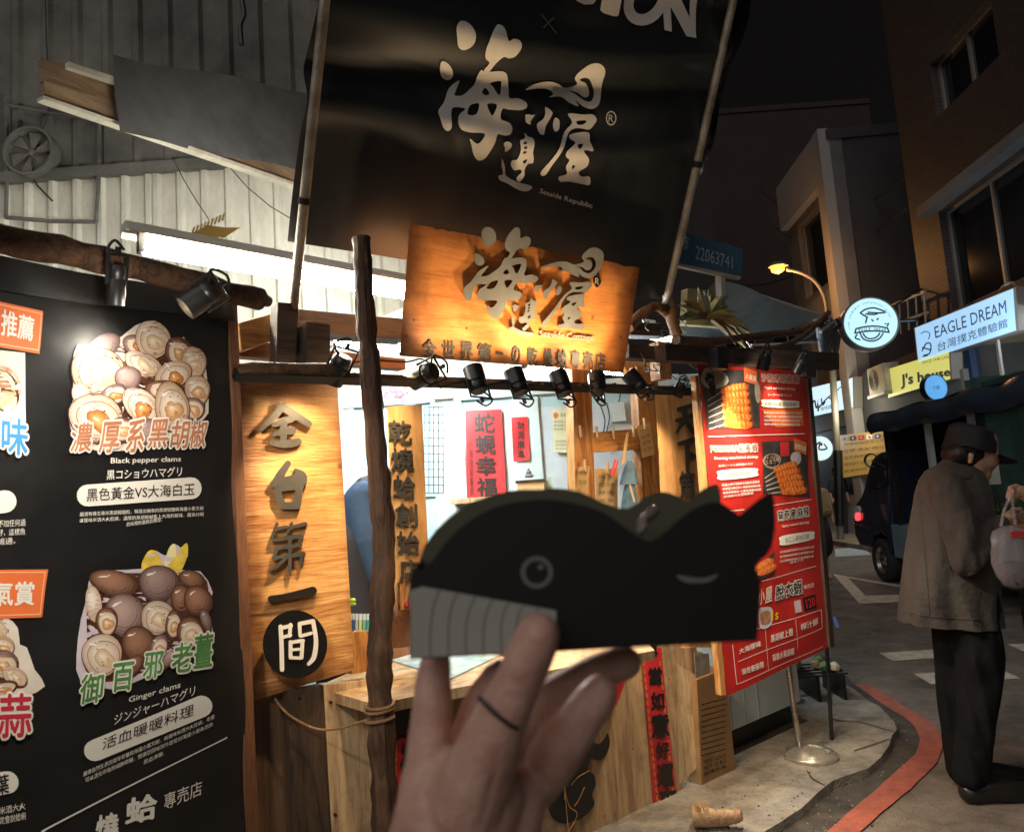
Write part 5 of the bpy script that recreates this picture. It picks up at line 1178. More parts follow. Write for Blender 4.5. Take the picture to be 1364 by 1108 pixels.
for k in range(14): mb.lathe((rg.uniform(-.25, .2), rg.uniform(-.05, .2), .18), (rg.uniform(-.5, .5), .3, 1), [(0, .001), (.0, .03), (.03, .04), (.05, .02), (.06, .001)], 8, rg.choice([M_card, M_cream, M_dwall, MATS["green_print"]]))
mb.build("clutter", t, kind='stuff')
t = thing("tap_handle", "small blue plastic handle sticking out beside the red poster's lower edge", "handle", TM(RB0.w(RB0.h(1102, 828, -.02))))
mb = MB(); mb.tube([(0, 0, 0), (.045, -.01, -.005)], .008, 8, M_bmetal); mb.tube([(.035, -.01, .025), (.05, -.012, -.03)], .012, 8, mat("blue_plastic", (.06, .12, .35), .4)); mb.build("grip", t)
head(RB0, 1018, 482, .24, (0, -1, -.4), "black lamp over the red poster, hung from the dark header", 34, r=.03, ln=.08, group="lamps over the red poster", col=(1, .85, .6), size=80)
head(RB0, 1064, 487, .16, (-.1, -1, -.7), "small black lamp at the red poster's outer top corner", 3, r=.03, ln=.08, group="lamps over the red poster", col=(1, .85, .6), size=80)
spot("spot_or_added_beam", RB0.w(RB0.h(1012, 506, .2)), RB0.w(RB0.h(1018, 560, 0)), 5, 130, col=(1, .86, .66), r=.03)  # extra grazing beam with no lamp, added for the poster's top
spot("spot_or_added_beam", RB0.w(RB0.h(985, 505, .5)), RB0.w(RB0.h(1020, 800, 0)), 40, 95, col=(1, .86, .66), r=.03)  # added open-air beam, brightens the poster's full height
hd = thing("header_timber", "dark timber header above the red poster", "beam", RB0.M)
slab(hd, RB0, "beam", [(886, 458), (1118, 470), (1118, 492), (888, 480)], .03, .09, M_darkx)
slab(hd, RB0, "drop_block", [(955, 462), (970, 462), (970, 492), (956, 490)], .09, .14, M_black)
slab(hd, RB0, "drop_block", [(1072, 468), (1088, 470), (1088, 502), (1074, 500)], .09, .14, M_black)

# ================================================================== CLUTTER ABOVE THE POSTER
FT = Frame(F.o, 50)
bs = thing("address_plaque", "small blue metal plaque with white digits beside the tarpaulin's lower right corner", "sign", F.M)
slab(bs, FT, "plate", [(908, 309), (990, 331), (988, 368), (903, 350)], .0, .012, mat("blue_enamel", (.06, .16, .27), .4, var=.25, vscale=6))
mb = MB(); wp = mat("pale_blue_print", (.45, .55, .6), .4)
text(mb, FT, "22063741", [(927, 327), (976, 342), (976, 358), (926, 345)], .0135, wp, bold=.01); text(mb, FT, "市", [(909, 312), (918, 314), (916, 334), (907, 332)], .0135, wp, bold=.02)
mb.build("lettering", bs)
slab(bs, FT, "bracket", [(903, 350), (988, 368), (986, 372), (902, 354)], -.02, .01, M_corr)
slab(bs, FT, "bracket", [(960, 366), (966, 367), (967, 395), (961, 394)], -.04, -.0, M_corr)
t = slab(None, FT, "cream_board", [(916, 384), (966, 388), (968, 436), (914, 432)], -.2, -.15, mat("dull_cream_board", (.42, .36, .2), .6, var=.3), label="dull cream board behind the dried palm leaves", cat="board")
# dried palm fan
t = thing("dried_palm_leaves", "dried brown palm leaves bundled above the red poster", "plant", F.M)
lm_ = [mat("dry_leaf_a", (.34, .26, .08), .55, var=.5, vscale=10), mat("dry_leaf_b", (.2, .12, .05), .6, var=.5, vscale=10), mat("dry_leaf_c", (.12, .13, .04), .6, var=.5)]
rg = random.Random(12); hub = (944, 424)
for k in range(26):
    a = -2.7 + k * .125 + rg.uniform(-.05, .05); ln = rg.uniform(34, 62); mb = MB(); n = 6; pts = []
    wv = rg.uniform(6, 11); w0 = rg.uniform(-.06, .12)
    for i in range(n + 1):
        t_ = i / n; x = hub[0] + math.cos(a) * ln * t_; y = hub[1] + math.sin(a) * ln * t_ * .85 + 26 * t_ * t_ * abs(math.cos(a)); h_ = wv * math.sin(math.pi * (.12 + .86 * t_)) * .7
        nx, ny = -math.sin(a), math.cos(a); pts.append((F.h(x + nx * h_, y + ny * h_, w0 + .1 * t_ - .02), F.h(x, y, w0 + .1 * t_), F.h(x - nx * h_, y - ny * h_, w0 + .1 * t_ - .02)))
    vs = [q for r_ in pts for q in r_]; mb.add(vs, [(i * 3 + j, i * 3 + j + 1, i * 3 + j + 4, i * 3 + j + 3) for i in range(n) for j in (0, 1)], rg.choice(lm_)); mb.build("leaf", t, smooth=True)
mb = MB(); mb.lathe(F.h(940, 424, .1), (0, 0, 1), [(0, .03), (.02, .025), (.03, .0)], 10, lm_[0]); mb.build("knot", t)
# canopy sheet
t = thing("canopy_sheet", "grey-white sagging canopy sheet with a pale upper edge behind the palm leaves", "awning", F.M)
mb = MB(); mc = mat("canopy_sheet_cloth", (.34, .36, .37), .55, var=.3, vscale=3, bump=.2, bscale=8)
cq = [(955, 372), (1094, 420), (1086, 438), (955, 445)]
def cg(i, j):
    p = FT.h(*bil(cq, i, 1 - j), -.15 - .5 * (1 - j) * 0); p.z += -.35 * j + .03 * math.sin(i * 7) - .06 * math.sin(j * 3.1); return p
mb.grid(cg, 24, 12, mc); mb.build("sheet", t, smooth=True)
mb = MB(); mb.tube([FT.h(x, y, -.5) for x, y in ((958, 374), (1020, 396), (1096, 421))], .013, 8, mat("pale_rail", (.6, .58, .5), .4)); mb.build("edge_rail", t)
# branches
def fl_log(name, pts, r, w, label, mt=M_post, seed=1, cat="branch", fr=FT):
    t = thing(name, label, cat, fr.M); log("wood", [fr.h(x, y, w) for x, y in pts], r, mt, 10, seed, parent=t); return t
fl_log("arched_branch", [(900, 452), (940, 456), (985, 450), (1030, 446), (1070, 440), (1100, 424)], [.028, .02], .12, "long dark curved branch crossing above the red poster", seed=3)
fl_log("arched_branch", [(1010, 470), (1040, 462), (1066, 450), (1090, 430), (1104, 416)], [.02, .016], .16, "thinner branch rising to the rolled tarp at right", seed=4)
fl_log("arched_branch", [(838, 436), (858, 416), (876, 408), (890, 420), (898, 440)], [.03, .022], .05, "brown bent branch at the signboard's right edge", wood("brown_branch", (.3, .14, .06), (.12, .05, .02), 'y', 2, .6, bump=.7), 6)
fl_log("pole_stub", [(889, 392), (892, 410), (896, 430), (903, 446)], [.034, .03], .06, "reddish wrapped stub where the right steel pole ends", MATS["brown_branch"], 7, "pole")
mb = MB(); rg = random.Random(8)
for k in range(16):
    x, y = rg.uniform(850, 930), rg.uniform(395, 520); pts = [(x, y)]
    for j in range(4): pts.append((pts[-1][0] + rg.uniform(-9, 14), pts[-1][1] + rg.uniform(-8, 12)))
    mb.tube([F.h(a, b, .05 + rg.uniform(-.05, .1)) for a, b in catmull(pts, 3, False)], .0032, 5, rg.choice([M_wire, M_wire, M_bmetal]))
mb.build("tangled_cables", M=F.M, label="tangle of black cables around the right pole foot", cat="cables")
t = thing("rolled_tarp", "grey rolled tarp bundle tied at the right end of the branch", "tarp", F.M)
mb = MB()
for k in range(7):
    a = k * .9; mb.tube([FT.h(1088 + k * 3 + 3 * math.sin(a), 425 + (k % 3) * 4, .1 + .02 * math.cos(a)), FT.h(1094 + k * 3.5, 450, .12), FT.h(1096 + k * 3 + 2 * math.sin(a * 2), 482 - (k % 3) * 8, .1)], [.02, .03, .012], 8, M_tarpd)
mb.build("bundle", t, smooth=True)
mb = MB(); mb.tube([FT.h(1093, 442, .2), FT.h(1118, 424, .2)], .012, 8, M_galv); mb.tube([FT.h(1112, 428, .2), FT.h(1116, 436, .22)], .03, 10, M_bmetal); mb.build("tie", t)
mb = MB(); mb.tube([FT.h(1000, 460, .0), FT.h(1090, 456, 0)], .008, 8, mat("pale_tube", (.6, .6, .55), .4)); mb.tube([FT.h(990, 448, .05), FT.h(1000, 462, .1), FT.h(1010, 470, .1)], .006, 6, M_galv)
mb.build("conduit", M=FT.M, label="pale conduit between the branches above the red poster", cat="pipe")

# ================================================================== CLUTTER IN THE SERVING WINDOW
K2 = Frame(F.o, 50)
hk = -.27
def tagcard(q, w, label, lines):
    t = paper("note_card", q, F, w, M_tagp, label, "note", "handwritten cards pegged on the timber frame", .003); mb = MB()
    for i, s_ in enumerate(lines):
        a = .12 + i * .8 / len(lines); b = a + .42 / len(lines)
        p = [bil(q, .15, 1 - a), bil(q, .85, 1 - a), bil(q, .85, 1 - b), bil(q, .15, 1 - b)]; text(mb, F, s_, p, w + .006, gi, res=1)
    mb.build("writing", t)
    c = F.h(*bil(q, .5, 1.0), w); mb = MB(); mb.box(c + Vector((-.006, -.03, .004)), c + Vector((.006, .035, .016)), wood("peg_wood", (.7, .5, .28), (.5, .3, .14), 'y', 3)); mb.build("peg", t)
tagcard([(848, 568), (866, 562), (872, 605), (856, 610)], hk, "tan note card hanging tilted on the right upright", ["好吃", "推薦", "讚讚", "老闆"])
tagcard([(770, 622), (786, 620), (782, 668), (766, 665)], hk, "tan note card low beside the left upright", ["美味", "蛤蜊", "第一"])
tagcard([(792, 624), (824, 624), (822, 690), (794, 690)], hk - .1, "wide pale note card under the cross rail", ["謝謝", "招待", "好吃", "再來", "海邊"])
mb = MB(); redc = mat("red_peg", (.7, .05, .05), .35)
a = F.h(816, 622, hk + .02); b = F.h(822, 611, hk + .02); mb.tube([F.h(814, 634, hk + .02), F.h(820, 612, hk + .02)], .006, 6, redc); mb.tube([F.h(817, 634, hk + .03), F.h(823, 614, hk + .03)], .005, 6, redc)
mb.build("red_peg", M=F.M, label="red clothes peg clipped on the pale card", cat="peg")
for i, (x, y) in enumerate(((772, 574), (794, 575), (816, 577), (843, 574))):
    mb = MB(); p = F.h(x, y, -.295); mb.box(p + Vector((-.005, -.035, 0)), p + Vector((.005, .03, .012)), wood("peg_wood", (.7, .5, .28), (.5, .3, .14), 'y', 3))
    mb.build("clothes_peg", M=F.M, label=["wooden peg on the left upright", "wooden peg near the cross rail's left end", "wooden peg mid cross rail", "wooden peg right of the blue apron strap"][i] + " of the serving window", cat="peg", group="wooden pegs on the serving window frame", bevel=.001)
t = thing("blue_apron", "small blue-grey apron-like bundle hanging by a tan strap", "apron", F.M)
ab = mat("blue_cloth", (.09, .17, .24), .75, var=.4, vscale=12, bump=.4, bscale=20)
mb = MB(); c0 = F.h(843, 640, hk + .06); n = 20
def ring(x, y, rx, rz, f=0.0, ph=0): c = F.h(x, y, hk + .06); return [c + Vector((math.cos(a) * rx * (1 + f * math.sin(a * 5 + ph)), 0, math.sin(a) * rz)) for a in [i * 2 * math.pi / n for i in range(n)]]
loft(mb, [ring(839, 614, .012, .01), ring(839, 622, .035, .03, .05), ring(838, 636, .05, .04, .08), ring(838, 645, .062, .045, .1)], ab); mb.build("hood", t, smooth=True)
mb = MB(); loft(mb, [ring(839, 644, .03, .025), ring(839, 655, .04, .03, .12, 1), ring(840, 672, .055, .035, .15, 2), ring(841, 700, .065, .04, .2, 2)], ab); mb.build("skirt", t, smooth=True)
mb = MB(); s_ = [F.h(x, y, hk + .04) for x, y in ((836, 577), (832, 595), (829, 618))]
mb.hexa([s_[0] + Vector((-.01, 0, 0)), s_[0] + Vector((.008, 0, 0)), s_[2] + Vector((.012, 0, 0)), s_[2] + Vector((-.012, 0, 0))], [s_[0] + Vector((-.01, 0, .004)), s_[0] + Vector((.008, 0, .004)), s_[2] + Vector((.012, 0, .004)), s_[2] + Vector((-.012, 0, .004))], M_tagp); mb.build("strap", t)
mb = MB(); mb.tube([F.h(839, 645, hk + .12), F.h(845, 668, hk + .12)], .005, 6, M_tagp); mb.build("cord", t)
# figurine on box
t = thing("wooden_box", "small wooden box on the back shelf", "box", BK.M); mb = MB(); a = BK.h(690, 660, .25); b = BK.h(724, 641, .25); mb.box((a.x, a.y, .15), (b.x, b.y, .3), M_tagp); mb.build("body", t, bevel=.002, fix=True)
mb = MB(); mb.box((a.x - .01, b.y, .14), (b.x + .01, b.y + .014, .31), M_dark); mb.build("lid", t)
t = thing("figurine", "tiny dark seated figurine standing on the wooden box", "figurine", BK.M)
mb = MB(); c = BK.h(705, 636, .24); mb.lathe(c, (0, 1, 0), [(0, .02), (.006, .028), (.014, .026), (.024, .014), (.03, .017), (.04, .012), (.045, .006), (.05, .009), (.056, .001)], 14, M_dwall); mb.build("body", t, smooth=True)
t = paper("leaflet", [(724, 640), (733, 634), (739, 655), (728, 658)], BK, .2, mat("mint_paper", (.6, .75, .62), .5), "small mint leaflet leaning on the shelf", "leaflet")
# shelf
mb = MB(); a = BK.h(600, 665, .3); b = BK.h(760, 662, .3); mb.box((a.x, a.y - .03, 0), (b.x, a.y, .34), M_light); mb.build("wall_shelf", M=BK.M, label="pale shelf on the back wall carrying the box", cat="shelf", bevel=.002, fix=True)
# pens in a wooden holder
zp = zc
t = thing("pen_holder", "wooden holder of coloured markers between the tall board and the post", "holder", F.M)
slab(t, F, "holder", [(466, 842), (494, 840), (496, 893), (468, 898)], -.02, .04, M_frame)
for i, (x, c_) in enumerate(((466, (.35, .25, .3)), (470, (.05, .12, .4)), (475, (.3, .42, .5)), (480, (.5, .55, .2)), (485, (.1, .45, .35)), (490, (.06, .3, .3)))):
    mb = MB(); p = F.h(x, 842, .01); mt_ = mat("pen_%d" % i, c_, .35); mb.tube([p, p + Vector((.004, .045, 0))], .006, 8, mt_); mb.tube([p + Vector((.004, .045, 0)), p + Vector((.005, .066, 0))], .0065, 8, mat("pen_cap", (.5, .6, .7), .35)); mb.build("pen", t, smooth=True)
mb = MB(); gg = mat("lime", (.35, .6, .08), .4)
for k in range(6): mb.lathe(F.h(465 + (k % 3) * 3, 804 - (k // 3) * 5, .0), (0, 0, 1), [(0, .001), (.0, .008), (.008, .006), (.01, .001)], 8, gg)
mb.build("flower_clip", M=F.M, label="tiny lime green flower ornament above the markers", cat="ornament")
# counter goods
def on_counter(u, v): p = F.l(G(u, v, zc)); return p
t = thing("laminated_menu", "laminated menu with sea photo lying on the counter under the paper whale", "menu", F.M)
q = [on_counter(600, 905), on_counter(690, 862), on_counter(600, 858), on_counter(520, 880)]
q = [Vector((p.x, zc + .004, p.z)) for p in q]; mb = MB(); mb.add(q, [(0, 1, 2, 3)], mat("menu_laminate", (.14, .3, .38), .12, var=.6, vscale=14, col2=(.6, .68, .65))); mb.build("sheet", t)
t = thing("drink_can", "red round tub standing on the counter behind the log post", "tub", F.M)
mb = MB(); c = F.h(537, 806, -.05); mb.lathe(c, (0, 1, 0), [(-.09, .001), (-.09, .05), (.0, .055), (.004, .06), (.018, .06), (.02, .001)], 20, redc); mb.build("tub", t, smooth=True)
t = thing("tool_crock", "dark brown crock of utensils on the counter beside the whale's nose", "crock", F.M)
mb = MB(); c = F.h(533, 860, 0); mb.lathe(c, (0, 1, 0), [(0, .001), (0, .04), (.1, .05), (.14, .042), (.14, .036), (.02, .03)], 20, mat("brown_glaze", (.14, .06, .03), .3, var=.4)); mb.build("jar", t, smooth=True)
mb = MB()
for k in range(5): mb.tube([c + Vector((.01 * k - .02, .05, 0)), c + Vector((.03 * k - .06, .24 + .02 * (k % 2), .01))], .005, 6, M_frame if k % 2 else M_chrome)
mb.build("utensil", t)
# extra sheets and tools on the counter
t = thing("wood_tray", "shallow wooden tray of clams on the counter", "tray", F.M)
a = on_counter(720, 862); mb = MB(); mb.box((a.x - .2, zc, a.z - .12), (a.x + .25, zc + .012, a.z + .1), M_framex); mb.box((a.x - .2, zc + .012, a.z + .085), (a.x + .25, zc + .04, a.z + .1), M_framex); mb.box((a.x - .2, zc + .012, a.z - .12), (a.x + .25, zc + .04, a.z - .105), M_framex); mb.build("tray", t, bevel=.002, fix=True)

# ================================================================== STREET: buildings on the right
FR = Frame((8.0, 12, 0), 3, flip=True)
def brickmat(name, c1, c2, mort, sc=1.0):
    m = bpy.data.materials.new(name); m.use_nodes = True; t = m.node_tree; b = t.nodes["Principled BSDF"]; tc = nd(t, "ShaderNodeTexCoord")
    br = nd(t, "ShaderNodeTexBrick"); br.inputs["Scale"].default_value = sc; br.inputs["Color1"].default_value = (*c1, 1); br.inputs["Color2"].default_value = (*c2, 1); br.inputs["Mortar"].default_value = (*mort, 1)
    br.inputs["Brick Width"].default_value = .23; br.inputs["Row Height"].default_value = .075; br.inputs["Mortar Size"].default_value = .009; br.inputs["Bias"].default_value = 0
    t.links.new(tc.outputs["Object"], br.inputs[0]); t.links.new(br.outputs[0], b.inputs["Base Color"]); b.inputs["Roughness"].default_value = .6
    bp = nd(t, "ShaderNodeBump"); bp.inputs["Strength"].default_value = .6; bp.invert = True; t.links.new(br.outputs[1], bp.inputs["Height"]); t.links.new(bp.outputs[0], b.inputs["Normal"]); return m
M_brick = brickmat("brown_tile_brick", (.07, .05, .043), (.052, .038, .034), (.025, .021, .02))
M_glassd = mat("dark_window_glass", (.012, .014, .018), .08, spec=.7)
M_cwall = mat("grey_render", (.15, .148, .155), .8, var=.3, vscale=.8, bump=.2, bscale=8)
M_dwall2 = mat("dark_side_render", (.055, .055, .065), .85, var=.25, vscale=.6)
M_alu = mat("window_frame_metal", (.28, .26, .24), .45, metal=.4)
def building(name, fr, x0, x1, y1, deep, mt, wins, label, side=None, y0=0.0, roof=True, th=.3, grp=None):
    t = thing(name, label, "building", fr.M, grp)
    mb = MB(); loops = [[(x0, y0), (x1, y0), (x1, y1), (x0, y1)]] + [[(a, b), (c, b), (c, d), (a, d)] for a, b, c, d, *_ in wins]
    mb.prism(loops, ident, -th, 0, mt); mb.build("facade", t)
    mb = MB(); mb.box((x0, y0, -deep), (x1, y1 - .02, -th - .25), side or mt); mb.build("wall", t)
    mb = MB(); mb.box((x0 + .01, y0, -th - .252), (x0 + .25, y1 - .03, -th), side or mt); mb.build("return_wall", t); mb = MB(); mb.box((x1 - .25, y0, -th - .252), (x1 - .01, y1 - .03, -th), side or mt); mb.build("return_wall", t)
    for a, b, c, d, n, m in wins:
        f = MB(); s_ = .05; zz = -.2
        for q in ((a, b, a + s_, d), (c - s_, b, c, d), (a + s_, b, c - s_, b + s_), (a + s_, d - s_, c - s_, d)): f.box((q[0], q[1], zz), (q[2], q[3], zz + .07), M_alu)
        for k in range(1, n): x = a + (c - a) * k / n; f.box((x - .03, b + s_, zz), (x + .03, d - s_, zz + .06), M_alu)
        for k in range(1, m): y = b + (d - b) * k / m; f.box((a + s_, y - .025, zz + .002), (c - s_, y + .025, zz + .05), M_alu)
        w_ = f.build("window", t)
        for k in range(n):
            g_ = MB(); xa = a + (c - a) * k / n + .03; xb = a + (c - a) * (k + 1) / n - .03; g_.box((xa, b + .03, zz + .01), (xb, d - .03, zz + .02), M_glassd); g_.build("pane", w_)
    if roof: mb = MB(); mb.box((x0 - .05, y1, -deep), (x1 + .05, y1 + .25, .06), side or mt); mb.build("parapet", t)
    return t
xc = FR.h(1218, 330).x
def fx(u, v): p = FR.h(u, v); return p.x, p.y
wa = fx(1250, 283); wb = fx(1364, 203); wlow = fx(1262, 440)
wu = fx(1240, 100); wu2 = fx(1312, 25); wu3 = fx(1245, 160)
brk = building("brick_building", FR, xc, xc + 11, 17, 9, M_brick,
    [(wa[0], wlow[1] + .3, wa[0] + 5.6, wa[1], 4, 1), (wu[0], wu3[1], wu2[0] + .2, wu[1] + .2, 2, 1), (wu2[0] + 1.6, wu3[1], wu2[0] + 5, wu[1] + .2, 2, 1), (wa[0], wu[1] + 2.2, wa[0] + 5, wu[1] + 4, 3, 1)],
    "dark brown brick-tiled building with tall gridded windows at the right edge", y0=3.9)
# shop front under it: bright recess
t = thing("lit_shop", "brightly lit cream shop front under the brick building", "shop", FR.M)
cw = mat("cream_shop_wall", (.75, .68, .52), .5)
mb = MB(); mb.box((xc, 0, -2.6), (xc + 11, 3.85, -2.5), cw); mb.build("back_wall", t); mb = MB(); mb.box((xc, 0, -2.5), (xc + .15, 3.85, .0), M_cwall); mb.build("pier", t); mb = MB(); mb.box((xc + 4.2, 0, -.3), (xc + 4.6, 3.85, 0), M_cwall); mb.build("pier", t)
mb = MB(); mb.box((xc, 3.8, -2.5), (xc + 11, 3.88, .0), cw); mb.build("ceiling", t)
mb = MB(); mb.tube([Vector((xc + 1.2 + 1.3, 3.55, -.5)), Vector((xc + 4.6, 3.55, -.5))], .035, 8, emis("shop_tube", (.85, .95, 1), 14)); mb.build("tube_lamp", t)
mb = MB(); mb.box((xc + 2.2, 2.5, -.02), (xc + 2.26, 3.8, .02), M_alu); mb.tube([Vector((xc + .9, 3.8, -.3)), Vector((xc + .9, 1.2, -.3))], .12, 8, mat("navy_curtain", (.02, .04, .12), .6)); mb.build("fittings", t)
# sign EAGLE DREAM
FS = Frame(FR.w(Vector((0, 0, .22))), 3, flip=True)
def lightbox(name, q, label, face, depth=.2, group=None):
    t = thing(name, label, "sign", FS.M); mb = MB(); qq = [FS.h(x, y, 0) for x, y in q]; lo = [Vector((p.x, p.y, -depth)) for p in qq]
    mb.hexa([lo[3], lo[2], lo[1], lo[0]], [qq[3], qq[2], qq[1], qq[0]], M_alu); mb.build("casing", t)
    mb = MB(); c = sum(qq, Vector()) / 4; ii = [c + (p - c) * .965 + Vector((0, 0, .006)) for p in qq]; mb.add(ii, [(3, 2, 1, 0)], face); mb.build("face", t); return t
e_b = emis("sign_blue_face", (.36, .62, .92), .6); e_w = emis("sign_white_face", (.66, .88, 1), .62); e_y = emis("sign_yellow_face", (.8, .78, .2), .42)
t = lightbox("shop_sign", [(1217, 437), (1353, 382), (1357, 440), (1222, 484)], "long pale blue lightbox reading EAGLE DREAM on the brick building", e_b)
z5b = crop(980, 300, 3.464); Z5 = lambda *a: [z5b(*q) for q in a]
dkb = mat("sign_navy_print", (.03, .05, .1), .5)
mb = MB(); text(mb, FS, "EAGLE DREAM", Z5((915, 470), (1245, 345), (1250, 405), (922, 522)), .012, dkb, bold=.005)
text(mb, FS, "台灣撲克體驗館", Z5((930, 540), (1250, 430), (1255, 470), (932, 585)), .012, dkb)
bl = lambda pts, w=4: strokes(mb, FS, [[(x, y, w) for x, y in pts]], z5b, .012, .012, dkb)
bl([(860, 580), (880, 545), (900, 550), (895, 590), (870, 600)], 3); bl([(862, 565), (900, 575)], 3); bl([(855, 500), (875, 490), (895, 500), (890, 525)], 2); bl([(865, 605), (885, 600)], 3)
mb.build("lettering", t)
# round sign
rp = P(1160, 430, 13.0); RS = Frame(rp, 100)
t = thing("round_sign", "round pale blue glowing EAGLE DREAM sign with an eagle emblem, hung over the lane", "sign", RS.M)
mb = MB(); mb.lathe((0, 0, -.3), (0, 0, 1), [(0, .001), (0, .45), (.02, .475), (.28, .475), (.3, .455), (.29, .44)], 40, M_alu); mb.build("casing", t, smooth=True)
mb = MB(); mb.lathe((0, 0, -.012), (0, 0, 1), [(0, .45), (.002, .0005)], 40, emis("round_sign_face", (.5, .82, .92), .62)); mb.build("face", t)
mb = MB(); cc = z5b(620, 455)
def rstk(lst, w):
    strokes(mb, RS, [[(x, y, w) for x, y in l] for l in lst], z5b, .001, .001, dkb, step=.0005)
rstk([[(575, 405), (600, 388), (640, 382), (680, 395)], [(680, 395), (692, 402), (660, 405), (610, 402)], [(600, 410), (640, 412), (660, 405)], [(575, 405), (590, 415), (608, 425)], [(605, 428), (600, 450)], [(628, 436), (634, 442)], [(652, 436), (658, 430)]], 3.5)
rstk([[(555, 478), (600, 468), (650, 466), (700, 474)], [(550, 498), (600, 490), (650, 488), (705, 494)], [(555, 478), (550, 498)], [(700, 474), (708, 494)], [(575, 500), (590, 525), (625, 535), (660, 525), (680, 500)], [(588, 500), (602, 518), (625, 524), (650, 516), (665, 498)], [(560, 505), (552, 520), (572, 528)], [(690, 455), (705, 450), (700, 465)]], 3.5)
for i, ch in enumerate("EAGLE DREAM"):
    if ch != ' ':
        x = 568 + i * 11.6; text(mb, RS, ch, [z5b(x, 472 + (i - 5) ** 2 * .2), z5b(x + 8, 472 + (i - 5) ** 2 * .2), z5b(x + 8, 486 + (i - 5) ** 2 * .2), z5b(x, 486 + (i - 5) ** 2 * .2)], .0035, dkb, bold=.02)
s_ = "Your Ambition Guaranteed Dream"
for i, ch in enumerate(s_):
    if ch == ' ': continue
    a = math.pi * (1.08 - 1.0 * i / len(s_)) ; x = 620 + 98 * math.cos(a); y = 455 - 98 * math.sin(a); nx, ny = math.cos(a), -math.sin(a); tx, ty = -ny, nx
    q = [(x - tx * 3 + nx * 4, y - ty * 3 + ny * 4), (x + tx * 3 + nx * 4, y + ty * 3 + ny * 4), (x + tx * 3 - nx * 4, y + ty * 3 - ny * 4), (x - tx * 3 - nx * 4, y - ty * 3 - ny * 4)]
    text(mb, RS, ch, [z5b(*k) for k in q], .0035, dkb, res=1)
mb.build("emblem", t)
mb = MB(); Mi = RS.I @ FR.M; wallp = RS.l(FR.w(FR.h(1232, 425, 0))); mb.tube([Vector((.4, .02, -.15)), wallp], .03, 6, M_bmetal); mb.tube([Vector((.3, .2, -.15)), wallp + Vector((0, .6, 0))], .02, 6, M_bmetal); mb.build("bracket", t)
# low shop J's house
xj0 = FR.h(1142, 540).x
xj1 = xc - .02
js = building("low_shop", FR, xj0, xj1, FR.h(1210, 472).y, 6, M_dwall2, [(xj0 + .6, .1, xj1 - .5, 2.6, 3, 1)], "single-storey shop between the brick building and the grey block", roof=False)
mb = MB(); a = FR.h(1168, 470, .1); b = FR.h(1232, 396, .1)
mb.tube([FR.h(1185, 408, .2), FR.h(1232, 388, .2)], .03, 6, M_alu); mb.tube([FR.h(1187, 432, .2), FR.h(1236, 416, .2)], .025, 6, M_alu)
for k in range(5): mb.tube([FR.h(1187 + k * 11, 407 - k * 4.6, .2), FR.h(1189 + k * 11, 450 - k * 5, .2)], .018, 6, M_alu)
mb.build("balcony_rail", js)
t = lightbox("shop_sign", [(1180, 492), (1266, 465), (1268, 505), (1183, 530)], "yellow lit shop sign reading J's house", e_y)
mb = MB(); text(mb, FS, "J's house", Z5((762, 690), (985, 655), (990, 705), (765, 755)), .012, dkb, bold=.05)
text(mb, FS, "SINCE 1998 CAFE", Z5((860, 628), (985, 600), (985, 612), (860, 640)), .012, dkb); mb.build("lettering", t)
# fan-like blue round sign
fp = P(1247, 516, 11.0); FB = Frame(fp, 80); t = thing("blue_disc_sign", "small plain blue glowing disc overlapping the yellow sign", "sign", FB.M)
mb = MB(); mb.lathe((0, 0, -.1), (0, 0, 1), [(0, .001), (0, .2), (.1, .2), (.1, .185)], 30, M_bmetal); mb.build("casing", t)
mb = MB(); mb.lathe((0, 0, -.004), (0, 0, 1), [(0, .188), (.002, .0005)], 30, emis("blue_disc_face", (.12, .42, .85), .5)); mb.build("face", t)
mb = MB(); ptext(mb, "小館", dkb, -.06, -.03, .06, .03, 0); mb.build("lettering", t)
mb = MB(); mb.tube([Vector((0, -.2, -.05)), Vector((.02, -.5, -.05))], .02, 6, M_bmetal); mb.build("bracket", t)
fp2 = FR.h(1344, 406, .0); t = thing("round_sign", "pale half-hidden round sign peeking above the EAGLE DREAM lightbox", "sign", FR.M)
mb = MB(); mb.lathe(fp2, (0, 0, 1), [(-.1, .001), (-.1, .36), (0, .36), (.0, .33)], 30, M_alu); mb.build("casing", t); mb = MB(); mb.lathe(fp2, (0, 0, 1), [(-.02, .34), (-.018, .0005)], 30, emis("dim_round_face", (.25, .5, .55), .35)); mb.build("face", t)
# AC unit
def ac(u, v, lab, fr=FR, k=1.0):
    c = fr.h(u, v, .35); t = thing("air_conditioner", lab, "air conditioner", fr.M, "air conditioners on the shop walls"); mb = MB(); w_, h_ = .42 * k, .3 * k
    mb.box((c.x - w_, c.y - h_, 0.02), (c.x + w_, c.y + h_, .35), mat("ac_cream", (.5, .46, .36), .5, var=.2, vscale=3)); mb.build("body", t, bevel=.02, fix=True)
    mb = MB()
    for r_ in (.07, .12, .17, .22): mb.lathe((c.x - .12 * k, c.y, .352), (0, 0, 1), [(0, r_ * k), (.01, r_ * k), (.01, (r_ - .012) * k), (0, (r_ - .012) * k)], 20, M_alu)
    mb.build("fan_grille", t); mb = MB(); mb.box((c.x - w_, c.y - h_ - .06, 0), (c.x + w_, c.y - h_, .4), M_alu); mb.build("bracket", t); return t
ac(1167, 506, "cream air conditioner at the left end of the yellow sign")
